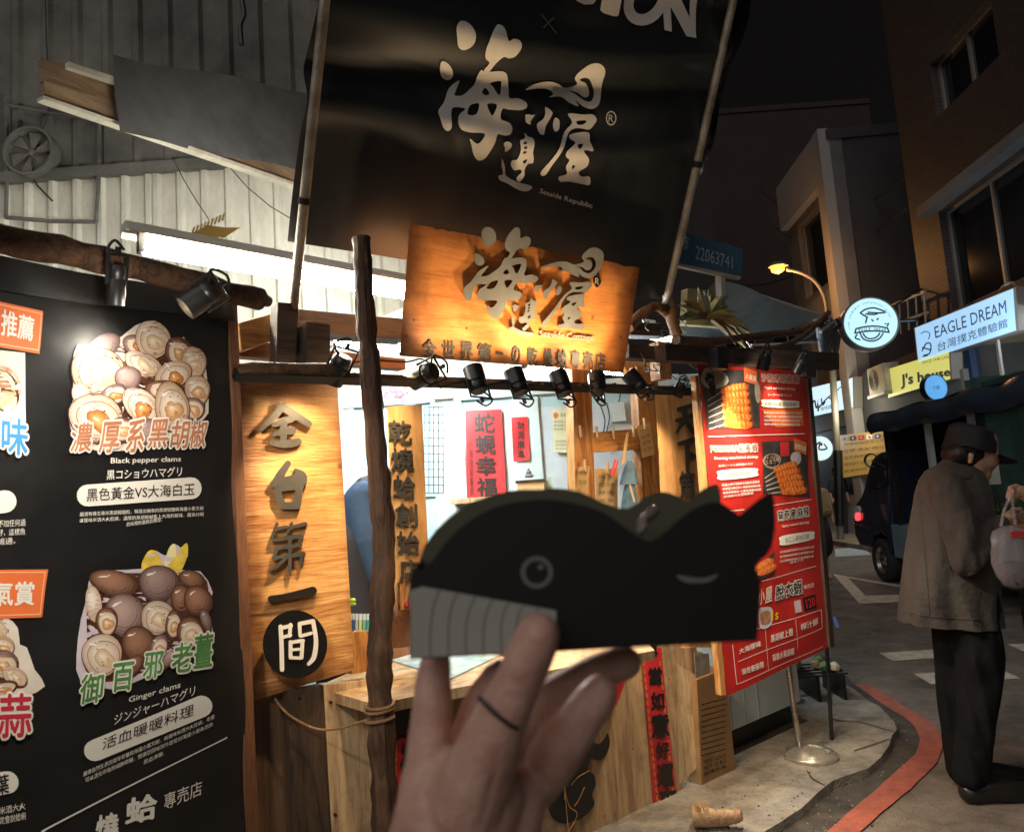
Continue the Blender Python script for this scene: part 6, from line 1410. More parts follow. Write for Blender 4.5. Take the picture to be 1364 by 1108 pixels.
# grey block B2
xb = FR.h(1118, 300).x; yb = FR.h(1113, 174).y
fl_ = lambda u, v: FR.h(u, v).y
xb0 = FR.h(1049, 300).x
b2_ = building("grey_block", FR, xb0, xb, yb, 8, M_cwall, [(xb0 + .8, yb - 3.3, xb - .7, yb - 1.2, 1, 1), (xb0 + .8, yb - 6.0, xb - .7, yb - 4.0, 3, 1), (xb0 + 1, 2.9, xb - 1, 4.6, 3, 2)], "grey concrete block with a pale framed facade lit orange by the street lamp", side=M_dwall2)
mb = MB(); mb.box((xb - .45, 0, 0), (xb, yb + .3, .25), mat("pale_fin", (.34, .33, .33), .7)); mb.box((xb0, yb - 1.0, 0), (xb - .45, yb + .3, .22), MATS["pale_fin"]); mb.build("pale_frame", b2_)
for y in (yb - 3.6, yb - 6.3): mb = MB(); mb.box((xb0 + .1, y - .75, 0), (xb - .46, y, .2), M_cwall); mb.build("balcony_wall", b2_)
# sign under it (white with black brush writing)
t = lightbox("shop_sign", [(1076, 517), (1137, 502), (1138, 543), (1079, 556)], "white lightbox with black brush writing partly behind the red poster", e_w)
mb = MB()
strokes(mb, FS, [[(350, 850, 3), (362, 800, 4), (372, 845, 3), (385, 800, 4), (380, 855, 4)], [(385, 840, 3), (420, 800, 3), (470, 760, 2), (530, 705, 1)], [(395, 800, 3), (400, 830, 3), (412, 815, 3)], [(430, 795, 3), (452, 810, 3)]], z5b, .012, .012, dkb)
text(mb, FS, "咖啡館", Z5((392, 838), (442, 826), (442, 846), (392, 858)), .012, dkb); mb.build("lettering", t)
mb = MB(); strokes(mb, FS, [[(1000 + i * 14 + rr_, 0, 1) for i, rr_ in ((0, 0), (1, 2))]], z5b, 0, 0, dkb) if False else None
# round white sign lower
wp_ = P(1092, 597, 15.5); WS = Frame(wp_, 100); t = thing("round_sign", "round white glowing sign with a small pink mark beside the red poster", "sign", WS.M)
mb = MB(); mb.lathe((0, 0, -.14), (0, 0, 1), [(0, .001), (0, .27), (.14, .27), (.14, .25)], 30, M_alu); mb.build("casing", t); mb = MB(); mb.lathe((0, 0, -.005), (0, 0, 1), [(0, .255), (.002, .0005)], 30, emis("round_white_face", (.7, .92, .88), .6)); mb.build("face", t)
mb = MB(); strokes(mb, WS, [[(85, 195, 4), (105, 180, 4), (100, 215, 4), (138, 212, 4), (125, 190, 3)]], z6, .001, .001, dkb); mb.prism([[z6(*q) for q in catmull([(105, 190), (112, 182), (118, 192), (110, 200)], 3)]], lambda x, y, w: WS.h(x, y, w), .002, .002, mat("pink_mark", (.7, .1, .15))); mb.build("emblem", t)
# yellow poster wall + shopfront
xs0 = FR.h(1088, 640).x
t = thing("yellow_notice_board", "large yellow notice board with rows of text and small flags on the far shop wall", "board", FS.M)
mb = MB(); q = [(1118, 580), (1186, 572), (1186, 626), (1122, 636)]; qq = [FS.h(*p, .05) for p in q]; lo = [p - Vector((0, 0, .08)) for p in qq]; mb.hexa([lo[3], lo[2], lo[1], lo[0]], [qq[3], qq[2], qq[1], qq[0]], emis("yellow_board", (.6, .36, .08), .22)); mb.build("panel", t)
mb = MB(); brn = mat("brown_print", (.2, .08, .03), .6)
for i in range(5): text(mb, FS, ["外幣兌換匯率公告", "日幣 美金 韓元", "全年無休歡迎光臨", "MONEY EXCHANGE", "營業時間十點起"][i], [(1124, 590 + i * 9), (1178, 584 + i * 8.6), (1178, 588 + i * 8.6), (1124, 594 + i * 9)], .06, brn)
for i in range(6):
    x = 1121 + i * 11; mb.prism([[(x, 582 - i * .9), (x + 8, 581 - i * .9), (x + 8, 587 - i * .9), (x, 588 - i * .9)]], lambda a, b, w: FS.h(a, b, w), .06, .06, [M_vprint, mat("flag_blue", (.05, .1, .4)), M_redp][i % 3])
    mb.prism([blob_loop(x + 4, 584.5 - i * .9, 1.6, 1.6, 0, 8, .01)], lambda a, b, w: FS.h(a, b, w), .064, .064, [M_redp, M_vprint, M_gold][i % 3])
mb.build("lettering", t)
mb = MB(); a = FR.h(1100, 700, .1); mb.box((xb0 - 3, 0, .0), (xj0, 1.05, .12), mat("white_tile_wall", (.4, .42, .42), .4)); mb.box((xb0 - 3, 1.06, 0), (xj0, 2.5, .1), M_dwall2)
mb.build("shopfront", b2_)
# far buildings closing the street and the left side
far = Frame((2, 34, 0), 90)
fb = [(-6, 2.2, 15, "tall dark building closing the lane, left part"), (2.25, 7.2, 11, "dark mid-height building closing the lane beside the lamp"), (7.25, 16, 19, "tallest dark building beyond the street lamp")]
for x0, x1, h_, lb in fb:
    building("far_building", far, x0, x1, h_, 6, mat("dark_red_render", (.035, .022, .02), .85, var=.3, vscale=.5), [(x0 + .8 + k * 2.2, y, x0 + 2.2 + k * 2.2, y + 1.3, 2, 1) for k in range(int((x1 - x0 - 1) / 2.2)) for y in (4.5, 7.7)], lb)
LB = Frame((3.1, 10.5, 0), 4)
building("left_building", LB, 0, 19, 15, 4, mat("dark_brown_render", (.03, .023, .021), .85, var=.3, vscale=.5), [(1 + k * 3, y, 2.8 + k * 3, y + 1.5, 2, 1) for k in range(5) for y in (3.6, 6.8, 10)], "dark narrow building on the lane's left side behind the stall")  # even near-black brown over the whole facade
mb = MB(); mb.box((-14, 0, .0), (14, .1, 1.6), M_conc)
o = MB(); o.box((-9, 0, .0), (12, .1, 1.3), M_conc); o.build("pavement", M=FR.M, kind='structure', label="raised pavement along the shops on the far side")
# street lamp
lb_ = G(1120, 724); yl_ = lb_.y; lt = thing("street_lamp", "tall street lamp with a curved arm and glowing orange head", "street lamp", TM(lb_)); Mi = TM(lb_).inverted()
pts = [lb_] + [P(u, v, yl_) for u, v in ((1117, 640), (1113, 560), (1108, 480), (1102, 420))]
mb = MB(); mb.tube([Mi @ p for p in pts], .075, 10, mat("lamp_pole_paint", (.22, .2, .17), .5)); mb.build("pole", lt, smooth=True)
mb = MB(); mb.tube([Mi @ P(*q, yl_) for q in catmull([(1102, 422), (1098, 395), (1085, 374), (1066, 363), (1048, 359)], 4, False)], .045, 8, MATS["lamp_pole_paint"]); mb.build("arm", lt, smooth=True)
hc = Mi @ P(1036, 357, yl_); mb = MB(); mb.lathe(hc + Vector((-.22, 0, 0)), (1, 0, .08), [(0, .001), (.03, .1), (.15, .16), (.3, .15), (.42, .07), (.46, .03)], 16, MATS["lamp_pole_paint"])
for i, v in enumerate(mb.v): mb.v[i] = Vector((v.x, v.y, hc.z + abs(v.z - hc.z) * .7 + .03))
mb.build("hood", lt, smooth=True)
mb = MB(); mb.lathe(hc + Vector((-.17, 0, -.0)), (1, 0, .03), [(0, .001), (.04, .1), (.17, .15), (.3, .09), (.34, .001)], 16, emis("sodium_glow", (1, .37, .04), 3.2)); mb.build("lens", lt, smooth=True)
pd = bpy.data.lights.new("street_lamp_light", 'POINT'); pd.energy = 95; pd.color = (1, .45, .14); pd.shadow_soft_size = .12; po = bpy.data.objects.new("street_lamp_light", pd); COL.objects.link(po); po.location = P(1036, 357, yl_) + Vector((0, 0, -.35))
mb = MB(); mb.tube([Mi @ P(1119, 700, yl_), Mi @ P(1116, 600, yl_)], .1, 10, M_bmetal); mb.build("sleeve", lt)

# ================================================================== FOOD TRUCK
K = Frame(Vector((5.0, 10.3, 0)), 3, flip=True)
tk = thing("food_truck", "dark blue food truck with an open side stall and black canopy, parked on the right", "truck", K.M)
navy = mat("navy_car_paint", (.02, .026, .055), .18, coat=.6)
kf = lambda x, y, w: K.h(x, y, w)
def kp(name, pts, w0, w1, mt, parent=tk, cr=z6, bevel=.01, **kw):
    mb = MB(); a = [K.h(*cr(x, y), 0) for x, y in pts]; mb.prism([[(p.x, p.y) for p in a]], ident, w0, w1, mt, back=True); return mb.build(name, parent, bevel=bevel, fix=True, **kw)
cab = kp("cab", catmull([(276, 640), (268, 560), (272, 500), (305, 450), (322, 400), (345, 310), (372, 250), (420, 225), (452, 222)], 3, False) + [(452, 720), (440, 720), (432, 650), (400, 620), (370, 640), (355, 700), (300, 690)], -1.5, 0, navy, bevel=.03)
kp("side_window", [(362, 300), (385, 262), (436, 250), (440, 400), (345, 420)], .0, .012, M_glassd, cab)
kp("door_seam", [(352, 430), (446, 415), (446, 420), (352, 436)], .0, .008, M_bmetal, cab, bevel=0); kp("trim", [(276, 575), (350, 600), (350, 608), (276, 584)], .0, .015, M_chrome, cab, bevel=0)
kp("headlight", catmull([(276, 500), (300, 495), (306, 530), (296, 560), (274, 550)], 2), -.3, .02, mat("white_lens", (.6, .6, .6), .15), cab)
kp("turn_signal", catmull([(286, 530), (306, 528), (306, 560), (288, 565)], 2), .005, .03, emis("red_signal", (.9, .05, .06), 1.5), cab)
mb = MB(); c = K.h(*z6(360, 270), .1); mb.lathe(c, (.7, 0, .7), [(0, .09), (.03, .1), (.04, .085), (.0, .08)], 18, M_bmetal); mb.tube([c, c + Vector((.15, -.1, -.1))], .015, 6, M_bmetal); mb.build("mirror", cab)
wc = K.h(*z6(400, 722), 0); wc.y = .30
wh = MB(); wh.lathe((wc.x, wc.y, -.22), (0, 0, 1), [(0, .2), (0, .28), (.03, .3), (.2, .3), (.23, .27), (.23, .2), (.2, .19)], 32, mat("tyre", (.02, .02, .02), .8, bump=.5, bscale=40)); w_ = wh.build("wheel", tk, smooth=True)
mb = MB(); mb.lathe((wc.x, wc.y, -.02), (0, 0, 1), [(0, .19), (.01, .19), (-.03, .16), (-.03, .07), (.0, .05), (.01, .001)], 24, M_chrome); mb.build("rim", w_, smooth=True)
mb = MB()
for k in range(6): a = k * 1.047; mb.lathe((wc.x + .11 * math.cos(a), wc.y + .11 * math.sin(a), -.045), (0, 0, 1), [(0, .02), (.006, .02), (.006, .001)], 8, M_bmetal)
mb.build("vent_hole", w_)
x0b = K.h(*z6(454, 600)).x; xe = x0b + 5.2; zb0 = K.h(*z6(454, 742)).y; zb1 = K.h(*z6(454, 585)).y
mb = MB(); mb.box((x0b, zb0, -1.55), (xe, zb1, .0), mat("pale_blue_panel", (.2, .28, .34), .45, var=.25, vscale=3)); mb.build("bed_side", tk, bevel=.01, fix=True)
mb = MB(); mb.box((x0b, zb0 - .15, -1.4), (xe, zb0, -.1), M_bmetal); mb.build("chassis", tk)
mb = MB(); mb.lathe((x0b + 3.2, .3, -.22), (0, 0, 1), [(0, .2), (0, .28), (.03, .3), (.2, .3), (.23, .27), (.23, .001)], 28, MATS["tyre"]); mb.build("wheel", tk, smooth=True)
ztop = 2.26
for i, (uu, mt_) in enumerate(((452, M_bmetal), (640, mat("white_post_paint", (.5, .52, .5), .4)))):
    mb = MB(); x = K.h(*z6(uu, 300)).x; mb.box((x, zb1, -.06), (x + .07, ztop, .0), mt_); mb.build("post", tk)
for x in (x0b + 2.2, x0b + 3.6): mb = MB(); mb.box((x, zb1, -.06), (x + .06, ztop + .3, 0), MATS["white_post_paint"]); mb.build("post", tk)
ct = mat("canopy_tarp", (.025, .028, .034), .4, bump=.4, bscale=9); gt = mat("dark_green_tarp", (.035, .075, .062), .55, bump=.4, bscale=5, var=.3)
mb = MB()
def cg2(i, j):
    x = x0b + .02 + i * 5.2; y = 2.3 + .1 * math.sin(min(1, j * 1.0) * math.pi * .5) + .015 * math.sin(i * 30) * (1 - j); return Vector((x, y, .12 - j * 1.8))
mb.grid(cg2, 40, 10, ct); mb.build("canopy", tk, smooth=True)
mb = MB(); mb.grid(lambda i, j: Vector((x0b + .02 + i * 5.2, 2.3 - .26 * j + .015 * math.sin(i * 30), .12 + .05 * math.sin(j * 3.14) + .02 * math.sin(i * 41))), 60, 5, mat("drop_curtain", (.03, .045, .07), .25, bump=.6, bscale=10)); mb.build("drop_curtain", tk, smooth=True)
mb = MB(); mb.grid(lambda i, j: Vector((x0b + 1.9 + i * 3.3, zb1 + (ztop - zb1 + .3) * j, -1.3 + .03 * math.sin(i * 20 + j * 3))), 30, 8, gt); mb.build("back_curtain", tk, smooth=True)
mb = MB(); mb.grid(lambda i, j: Vector((x0b + 2.25 + .02 * math.sin(j * 9), zb1 + .3 + (ztop - zb1 - .1) * j, -1.3 + i * 1.3 + 0)), 10, 8, gt); mb.build("side_curtain", tk, smooth=True)
xg = K.h(1308, 520, .05).x
mb = MB(); mb.grid(lambda i, j: Vector((xg + i * (xe - xg), zb1 + (ztop + .1 - zb1) * j, .04 + .02 * math.sin(i * 25 + j * 2))), 30, 8, gt); mb.build("side_sheet", tk, smooth=True)
mb = MB(); mb.box((x0b + .05, zb1, -1.5), (x0b + 1.9, ztop, -1.45), mat("dark_red_inside", (.05, .02, .025), .7)); mb.box((x0b + .1, zb1 + .55, -1.2), (x0b + 1.9, zb1 + .58, -.3), M_bmetal); mb.build("shelf", tk)
mb = MB(); mb.box((x0b + .01, 1.6, -1.5), (x0b + .05, ztop, -.05), M_bmetal); mb.build("headboard", tk)
# goods on the counter
hcx = K.h(1330, 690, .0).x; hcy = K.h(1330, 690, 0).y
t = thing("goods_table", "stall counter beside the truck heaped with dark greens and packets", "table", TM(P(1345, 690, 3.9)))
c = Vector((0, 0, 0)); mb = MB(); mb.box((-.12, -.2, -.05), (.8, .5, -.02), M_framex); mb.build("top", t, bevel=.003, fix=True)
for x in (-.08, .76):
    for y in (-.16, .46): mb = MB(); mb.box((x - .02, y - .02, -(P(1345, 690, 3.9).z)), (x + .02, y + .02, -.05), M_bmetal); mb.build("leg", t)
t2 = thing("vegetable_heap", "heap of dark leafy greens on the stall counter before the man's hands", "vegetables", TM(P(1345, 690, 3.9)))
rg = random.Random(21); mb = MB(); gm2 = [mat("dark_leaf", (.03, .06, .02), .5, var=.5), mat("leaf_mid", (.07, .11, .03), .5, var=.5)]
for k in range(160):
    p = Vector((rg.uniform(-.12, .5), rg.uniform(-.15, .3), rg.uniform(-.02, .07))); a = Vector((rg.uniform(-1, 1), rg.uniform(-1, 1), rg.uniform(-.2, 1))).normalized(); s = a.cross(Vector((0, 0, 1))).normalized() * rg.uniform(.01, .025); l = a * rg.uniform(.04, .09)
    mb.add([p - s * .3, p + l * .5 - s, p + l, p + l * .5 + s], [(0, 1, 2, 3)], rg.choice(gm2))
mb.build("leaves", t2, kind='stuff')
t = thing("price_card", "white price card standing among the greens", "card", TM(P(1324, 632, 3.9))); mb = MB(); mb.box((-.028, -.004, -.05), (.028, .004, .055), mat("grey_white_card", (.5, .54, .5), .5)); mb.build("card", t); mb = MB(); mb.tube([(0, 0, -.05), (.01, 0, -.22)], .005, 5, M_wire); mb.build("stick", t)

# ================================================================== PEOPLE
skin = mat("skin", (.5, .3, .2), .5, var=.12, vscale=20, sss=.15); hairm = mat("black_hair", (.012, .01, .01), .45, bump=.5, bscale=60, stretch=(1, 1, .2))
yM = G(1300, 1058).y
def PM(u, v, dy=0.0): return P(u, v, yM + dy)
mo = G(1300, 1062); man = thing("person", "person in a brown-grey jacket, black trousers and black cap looking down at the counter", "person", TM(mo)); MI = TM(mo).inverted()
q_ = lambda u, v, dy=0.0: MI @ PM(u, v, dy)
body = organic("body", [
    [(q_(1300, 600), .082), (q_(1303, 590), .085), (q_(1312, 612, -.01), .062)], [(q_(1306, 618), .052), (q_(1311, 631), .034)], [(q_(1296, 612), .07), (q_(1282, 645), .062), (q_(1272, 690), .12), (q_(1268, 760), .12), (q_(1279, 820), .095)],
    [(q_(1320, 612), .02), (q_(1325, 620), .011)], [(q_(1314, 634), .018), (q_(1317, 636), .012)],
    [(q_(1293, 606, -.082), .016), (q_(1292, 616, -.084), .012)],
    [(q_(1268, 660, -.14), .06), (q_(1282, 740, -.16), .045), (q_(1322, 706, -.14), .036), (q_(1340, 690, -.12), .026), (q_(1350, 684, -.12), .022)],
    [(q_(1268, 660, .14), .06), (q_(1290, 730, .16), .045), (q_(1330, 702, .1), .034), (q_(1352, 690, .05), .026)],
    [(q_(1278, 830, .08), .06), (q_(1279, 930, .09), .05), (q_(1286, 1030, .09), .04)], [(q_(1298, 830, -.06), .06), (q_(1302, 930, -.07), .05), (q_(1292, 1035, -.07), .04)]], .009, skin, man)
for i, (du, dv) in enumerate(((0, -6), (2, -2), (1, 2), (-2, 5))):
    organic("finger", [[(q_(1350, 686, -.12), .014), (q_(1358 + du, 684 + dv, -.11), .011), (q_(1364 + du, 690 + dv, -.09), .009)]], .004, skin, body, smooth_it=2)
organic("finger", [[(q_(1346, 684, -.13), .014), (q_(1350, 678, -.15), .011), (q_(1357, 679, -.14), .009)]], .004, skin, body, smooth_it=2)
capm = mat("black_cap", (.008, .008, .012), .75, bump=.3, bscale=60)
org = organic("hair", [[(q_(1278, 615), .045), (q_(1272, 625), .03)], [(q_(1288, 600), .09), (q_(1280, 614), .075)], [(q_(1276, 606, -.03), .06)], [(q_(1268, 606), .05), (q_(1266, 618, .02), .035)]], .007, hairm, man)
cp_ = thing("cap", None, None, None); cp_.parent = man
mb = MB(); cc_ = q_(1291, 594); axc = Vector((.28, 0, 1)).normalized(); pr_ = [(-.02, .108), (.02, .108), (.05, .104), (.078, .096), (.094, .08), (.101, .05), (.103, .02), (.103, .001)]
mb.lathe(cc_, axc, pr_, 32, capm); mb.v = [v + Vector((noise.noise(v * 12), 0, noise.noise(v * 12 + Vector((5, 5, 5))))) * .022 for v in mb.v]; cp_o = mb.build("crown", None, smooth=True)
bpy.data.objects.remove(cp_); cp_o.name = "cap"; cp_o.parent = man
mb = MB(); rr3 = []
for k in range(25):
    t_ = -1.05 + 2.1 * k / 24; d0 = Vector((math.cos(t_), math.sin(t_), 0)); l_ = .085 * max(0, math.cos(t_ * 1.15)) ** .6
    p_ = cc_ + Vector((0, 0, -.03)) + d0 * .112 + Vector((-.0, 0, -.03 * math.cos(t_))); q2 = p_ + d0 * l_ + Vector((0, 0, -.42 * l_)); rr3.append((p_, q2))
vs = [a for a, b in rr3] + [b for a, b in rr3] + [a - Vector((0, 0, .006)) for a, b in rr3] + [b - Vector((0, 0, .006)) for a, b in rr3]; n3 = 25
mb.add(vs, [(i, i + 1, n3 + i + 1, n3 + i) for i in range(24)] + [(2 * n3 + i, 3 * n3 + i, 3 * n3 + i + 1, 2 * n3 + i + 1) for i in range(24)] + [(n3 + i, n3 + i + 1, 3 * n3 + i + 1, 3 * n3 + i) for i in range(24)], capm); mb.build("brim", cp_o, smooth=True)
jm = mat("brown_grey_jacket", (.05, .041, .034), .85, var=.15, vscale=9, bump=.8, bscale=35, sheen=.3)
def foldwarp(amp, sc, seed=0):
    def f(v):
        n_ = noise.noise(Vector((v.x * sc, v.y * sc, v.z * sc * .45 + seed))); n2 = noise.noise(Vector((v.x * sc * 2.3 + v.z * 3, v.y * sc * 2.3, v.z * sc * .9 + seed * 3)))
        return v + Vector((n_, n2, 0)) * amp + Vector((n2, n_, 0)) * amp * .5
    return f
rings = []
N = 80
for (v_, xl, xr) in [(610, 1262, 1294), (618, 1252, 1300), (626, 1238, 1306), (638, 1229, 1312), (655, 1224, 1316), (680, 1219, 1319), (710, 1215, 1320), (745, 1211, 1320), (775, 1208, 1321), (800, 1206, 1323), (818, 1205, 1325), (829, 1205, 1327), (830, 1209, 1324), (800, 1219, 1316)]:
    a = q_(xl, v_ - (xl - 1265) * .02); b = q_(xr, v_ + (v_ > 800) * 4); c = (a + b) / 2; hx = (b.x - a.x) / 2; r_ = []
    dpt = hx * (.82 if v_ > 640 else .72)
    for k in range(N):
        t_ = 2 * math.pi * k / N; s1 = math.cos(t_); s2 = math.sin(t_); fo = 1 + (.05 * math.sin(5 * t_ + v_ * .01) + .03 * math.sin(11 * t_)) * min(1, max(0, (v_ - 660) / 120))
        r_.append(Vector((c.x + math.copysign(abs(s1) ** .85, s1) * hx * fo, c.y + math.copysign(abs(s2) ** .85, s2) * dpt * fo, c.z + (b.z - a.z) * .5 * s1)))
    rings.append(r_)
sub = []
for i in range(len(rings) - 1):
    for j in range(7): sub.append([rings[i][k].lerp(rings[i + 1][k], j / 7) for k in range(N)])
sub.append(rings[-1])
mb = MB(); loft(mb, sub, jm, cap=False); W_ = lambda v: foldwarp(.004, 18, 4)(foldwarp(.026, 5.5, 2)(v))
mb.v = [W_(v) for v in mb.v]; jk = mb.build("jacket", man, smooth=True)
from mathutils.bvhtree import BVHTree
bv_ = BVHTree.FromPolygons([tuple(v.co) for v in jk.data.vertices], [tuple(p.vertices) for p in jk.data.polygons])
def on_jacket(u, v):
    o_ = MI @ CAMP; r_ = ray(u, v).normalized(); h_ = bv_.ray_cast(o_, r_); return (h_[0] - r_ * .002) if h_[0] else None
for sp_ in ([(1224, 655), (1228, 690), (1231, 730), (1235, 775), (1238, 818)], [(1206, 814), (1225, 819), (1250, 822), (1280, 824), (1305, 825)], [(1262, 625), (1256, 640), (1258, 660)], [(1240, 632), (1246, 655), (1250, 690), (1258, 730), (1268, 765)]):
    pp = [on_jacket(*q) for q in catmull(sp_, 5, False)]; pp = [p for p in pp if p]
    if len(pp) > 3: mb = MB(); mb.tube(pp, .0028, 5, jm); mb.build("seam", jk, smooth=True)
organic("sleeve", [[(q_(1262, 650, -.16), .085), (q_(1275, 700, -.19), .078), (q_(1287, 748, -.19), .07), (q_(1305, 728, -.17), .062), (q_(1328, 700, -.14), .046)]], .009, jm, jk, warp=foldwarp(.017, 9, 5))
organic("sleeve", [[(q_(1268, 655, .16), .08), (q_(1292, 735, .18), .068), (q_(1334, 702, .1), .045)]], .009, jm, jk, warp=foldwarp(.014, 14, 7))
organic("collar", [[(q_(1262, 626, -.05), .03), (q_(1284, 634, -.085), .028), (q_(1300, 640, -.07), .024)], [(q_(1262, 626, -.05), .03), (q_(1258, 626, .04), .03)]], .008, jm, jk)
pm_ = mat("black_trousers", (.0045, .0045, .0055), .85, bump=.4, bscale=30, spec=.2)
organic("trousers", [[(q_(1270, 770, .03), .12), (q_(1288, 800, -.02), .14), (q_(1284, 840), .14)], [(q_(1274, 840, .09), .11), (q_(1277, 930, .1), .09), (q_(1282, 1000, .1), .08), (q_(1284, 1024, .1), .074)], [(q_(1300, 840, -.07), .105), (q_(1305, 870, -.08), .1), (q_(1304, 930, -.08), .09), (q_(1297, 990, -.08), .08), (q_(1294, 1030, -.08), .074)]], .011, pm_, man, warp=foldwarp(.018, 9, 11))
shm = mat("black_leather_shoe", (.012, .011, .011), .3)
for dy in (-.08, .1):
    u0 = 1276 if dy < 0 else 1282; gz = .045
    u0 += 14; A_ = G(u0, 1066 if dy < 0 else 1050); A_ = MI @ Vector((A_.x, yM + dy, gz)); organic("shoe", [[(A_, .05), (A_ + Vector((.08, 0, .01)), .056), (A_ + Vector((.17, -.015, .0)), .05), (A_ + Vector((.25, -.02, -.008)), .04)]], .007, shm, man, warp=lambda v: Vector((v.x, v.y, max(v.z, .003))))
# shopper at the right edge with plastic bag
so_ = Vector((2.78, 3.25, 0)); sh = thing("person", "person cropped by the right edge, one arm out holding a clear plastic bag", "person", TM(so_)); SI = TM(so_).inverted()
w2 = lambda u, v, d=3.2: SI @ P(u, v, d)
sb = organic("body", [[(Vector((.1, 0, 1.62)), .09), (Vector((.08, 0, 1.55)), .07), (Vector((.12, 0, 1.42)), .07), (Vector((.12, 0, 1.25)), .16), (Vector((.12, 0, .95)), .15)], [(Vector((.12, -.15, 1.32)), .06), (w2(1420, 700), .045), (w2(1385, 672), .035), (w2(1362, 655), .028), (w2(1352, 652), .022)], [(Vector((.12, .15, 1.32)), .06), (Vector((.1, .22, 1.0)), .04), (Vector((0, .2, .85)), .03)], [(Vector((.12, -.08, .9)), .09), (Vector((.12, -.08, .5)), .065), (Vector((.12, -.08, .08)), .05)], [(Vector((.12, .1, .9)), .09), (Vector((.12, .1, .5)), .065), (Vector((.12, .1, .08)), .05)], [(Vector((.12, -.08, .05)), .045), (Vector((-.08, -.08, .04)), .035)], [(Vector((.12, .1, .05)), .045), (Vector((-.08, .1, .04)), .035)]], .01, skin, sh)
for i in range(4): organic("finger", [[(w2(1354, 648 + i * 4), .013), (w2(1346 - i, 650 + i * 4, 3.18), .011), (w2(1349, 656 + i * 4, 3.15), .009)]], .004, skin, sb, smooth_it=2)
organic("coat", [[(Vector((.12, 0, 1.38)), .12), (Vector((.12, 0, 1.2)), .19), (Vector((.12, 0, .9)), .18), (Vector((.12, 0, .7)), .17)], [(Vector((.12, -.15, 1.34)), .085), (w2(1420, 702), .065), (w2(1392, 680), .052)]], .012, mat("rust_coat", (.22, .09, .05), .8, bump=.4), sh, warp=foldwarp(.015, 10))
organic("trousers", [[(Vector((.12, -.08, .9)), .11), (Vector((.12, -.08, .12)), .075)], [(Vector((.12, .1, .9)), .11), (Vector((.12, .1, .12)), .075)]], .012, pm_, sh)
organic("hair", [[(Vector((.12, 0, 1.65)), .1), (Vector((.16, 0, 1.6)), .09)]], .01, hairm, sh)
bgp = P(1343, 700, 3.15); bt = thing("plastic_bag", "half-clear plastic carrier bag with red print and dark contents hanging at the right edge", "bag", TM(bgp))
pb = mat("thin_plastic", (.5, .44, .43), .16, alpha=.4, bump=.9, bscale=18)
mb = MB(); rr2 = []
for z_, rx, ry in ((.0, .02, .015), (-.02, .06, .04), (-.05, .075, .05), (-.1, .08, .055), (-.15, .078, .058), (-.2, .07, .055), (-.24, .05, .04), (-.255, .02, .015)):
    rr2.append([Vector((math.cos(a) * rx * (1 + .12 * math.sin(5 * a + z_ * 40)), math.sin(a) * ry * (1 + .1 * math.sin(7 * a)), z_)) for a in [i * math.pi / 14 for i in range(28)]])
loft(mb, rr2, pb); mb.build("film", bt, smooth=True)
mb = MB(); mb.lathe((0, 0, -.24), (0, 0, 1), [(0, .001), (.0, .04), (.04, .055), (.09, .05), (.1, .001)], 16, mat("dark_snails", (.08, .06, .05), .4, var=.6, vscale=60, bump=1, bscale=60)); mb.build("contents", bt)
mb = MB(); mb.tube([(-.03, 0, 0), (-.01, 0, .06), (.02, -.02, .13)], .006, 6, pb); mb.tube([(.03, 0, 0), (.03, 0, .06), (.02, -.02, .13)], .006, 6, pb); mb.build("handle", bt)
mb = MB(); mb.box((-.03, -.058, -.045), (.04, -.054, -.02), redc); mb.build("printed_band", bt)
# far pedestrians
def walker(g, h_, label, top, bot, hair, bag=None, facing=1, cap_=None, skirt=False):
    t = thing("person", label, "person", TM(g)); s = h_ / 1.7
    V = lambda x, y, z: Vector((x * s, y * s, z * s))
    organic("body", [[(V(0, 0, 1.58), .09 * s), (V(.02 * facing, 0, 1.54), .075 * s), (V(0, 0, 1.42), .05 * s), (V(0, 0, 1.25), .12 * s), (V(0, 0, .95), .12 * s)]] + [ch for sg_ in (-1, 1) for ch in ([(V(.17 * sg_, 0, 1.36), .045 * s), (V(.2 * sg_, 0, 1.08), .035 * s), (V(.2 * sg_, -.06, .85), .03 * s)], [(V(.08 * sg_, .04 * sg_, .9), .085 * s), (V(.09 * sg_, .08 * sg_, .48), .055 * s), (V(.09 * sg_, .1 * sg_, .06), .04 * s), (V(.09 * sg_, .1 * sg_ - .14, .035), .032 * s)])], .016, skin, t)
    organic("top", [[(V(0, 0, 1.36), .12 * s), (V(0, 0, 1.2), .16 * s), (V(0, 0, .98), .15 * s)]] + [[(V(.14 * k, 0, 1.37), .07 * s), (V(.2 * k, 0, 1.12), .055 * s)] for k in (-1, 1)], .016, top, t)
    if skirt: organic("skirt", [[(V(0, 0, 1.0), .15 * s), (V(0, 0, .75), .18 * s), (V(0, 0, .5), .19 * s)]], .018, bot, t)
    else: organic("trousers", [[(V(0, 0, .95), .15 * s)] + [(V(.08 * k, 0.04 * k, .85), .11 * s), (V(.09 * k, .08 * k, .45), .085 * s), (V(.09 * k, .1 * k, .12), .075 * s)] for k in (-1, 1)], .016, bot, t)
    organic("hair", [[(V(0, .01, 1.63), .1 * s), (V(0, .03, 1.56), .09 * s)] + ([(V(0, .05, 1.42), .07 * s)] if hair else [])], .014, cap_ or hairm, t)
    return t
g1 = G(1098, 772); w1_ = walker(g1, 1.66, "woman in black dress with a yellow-tan backpack walking behind the red poster", mat("black_dress", (.012, .012, .014), .8), MATS["black_dress"], True, skirt=True)
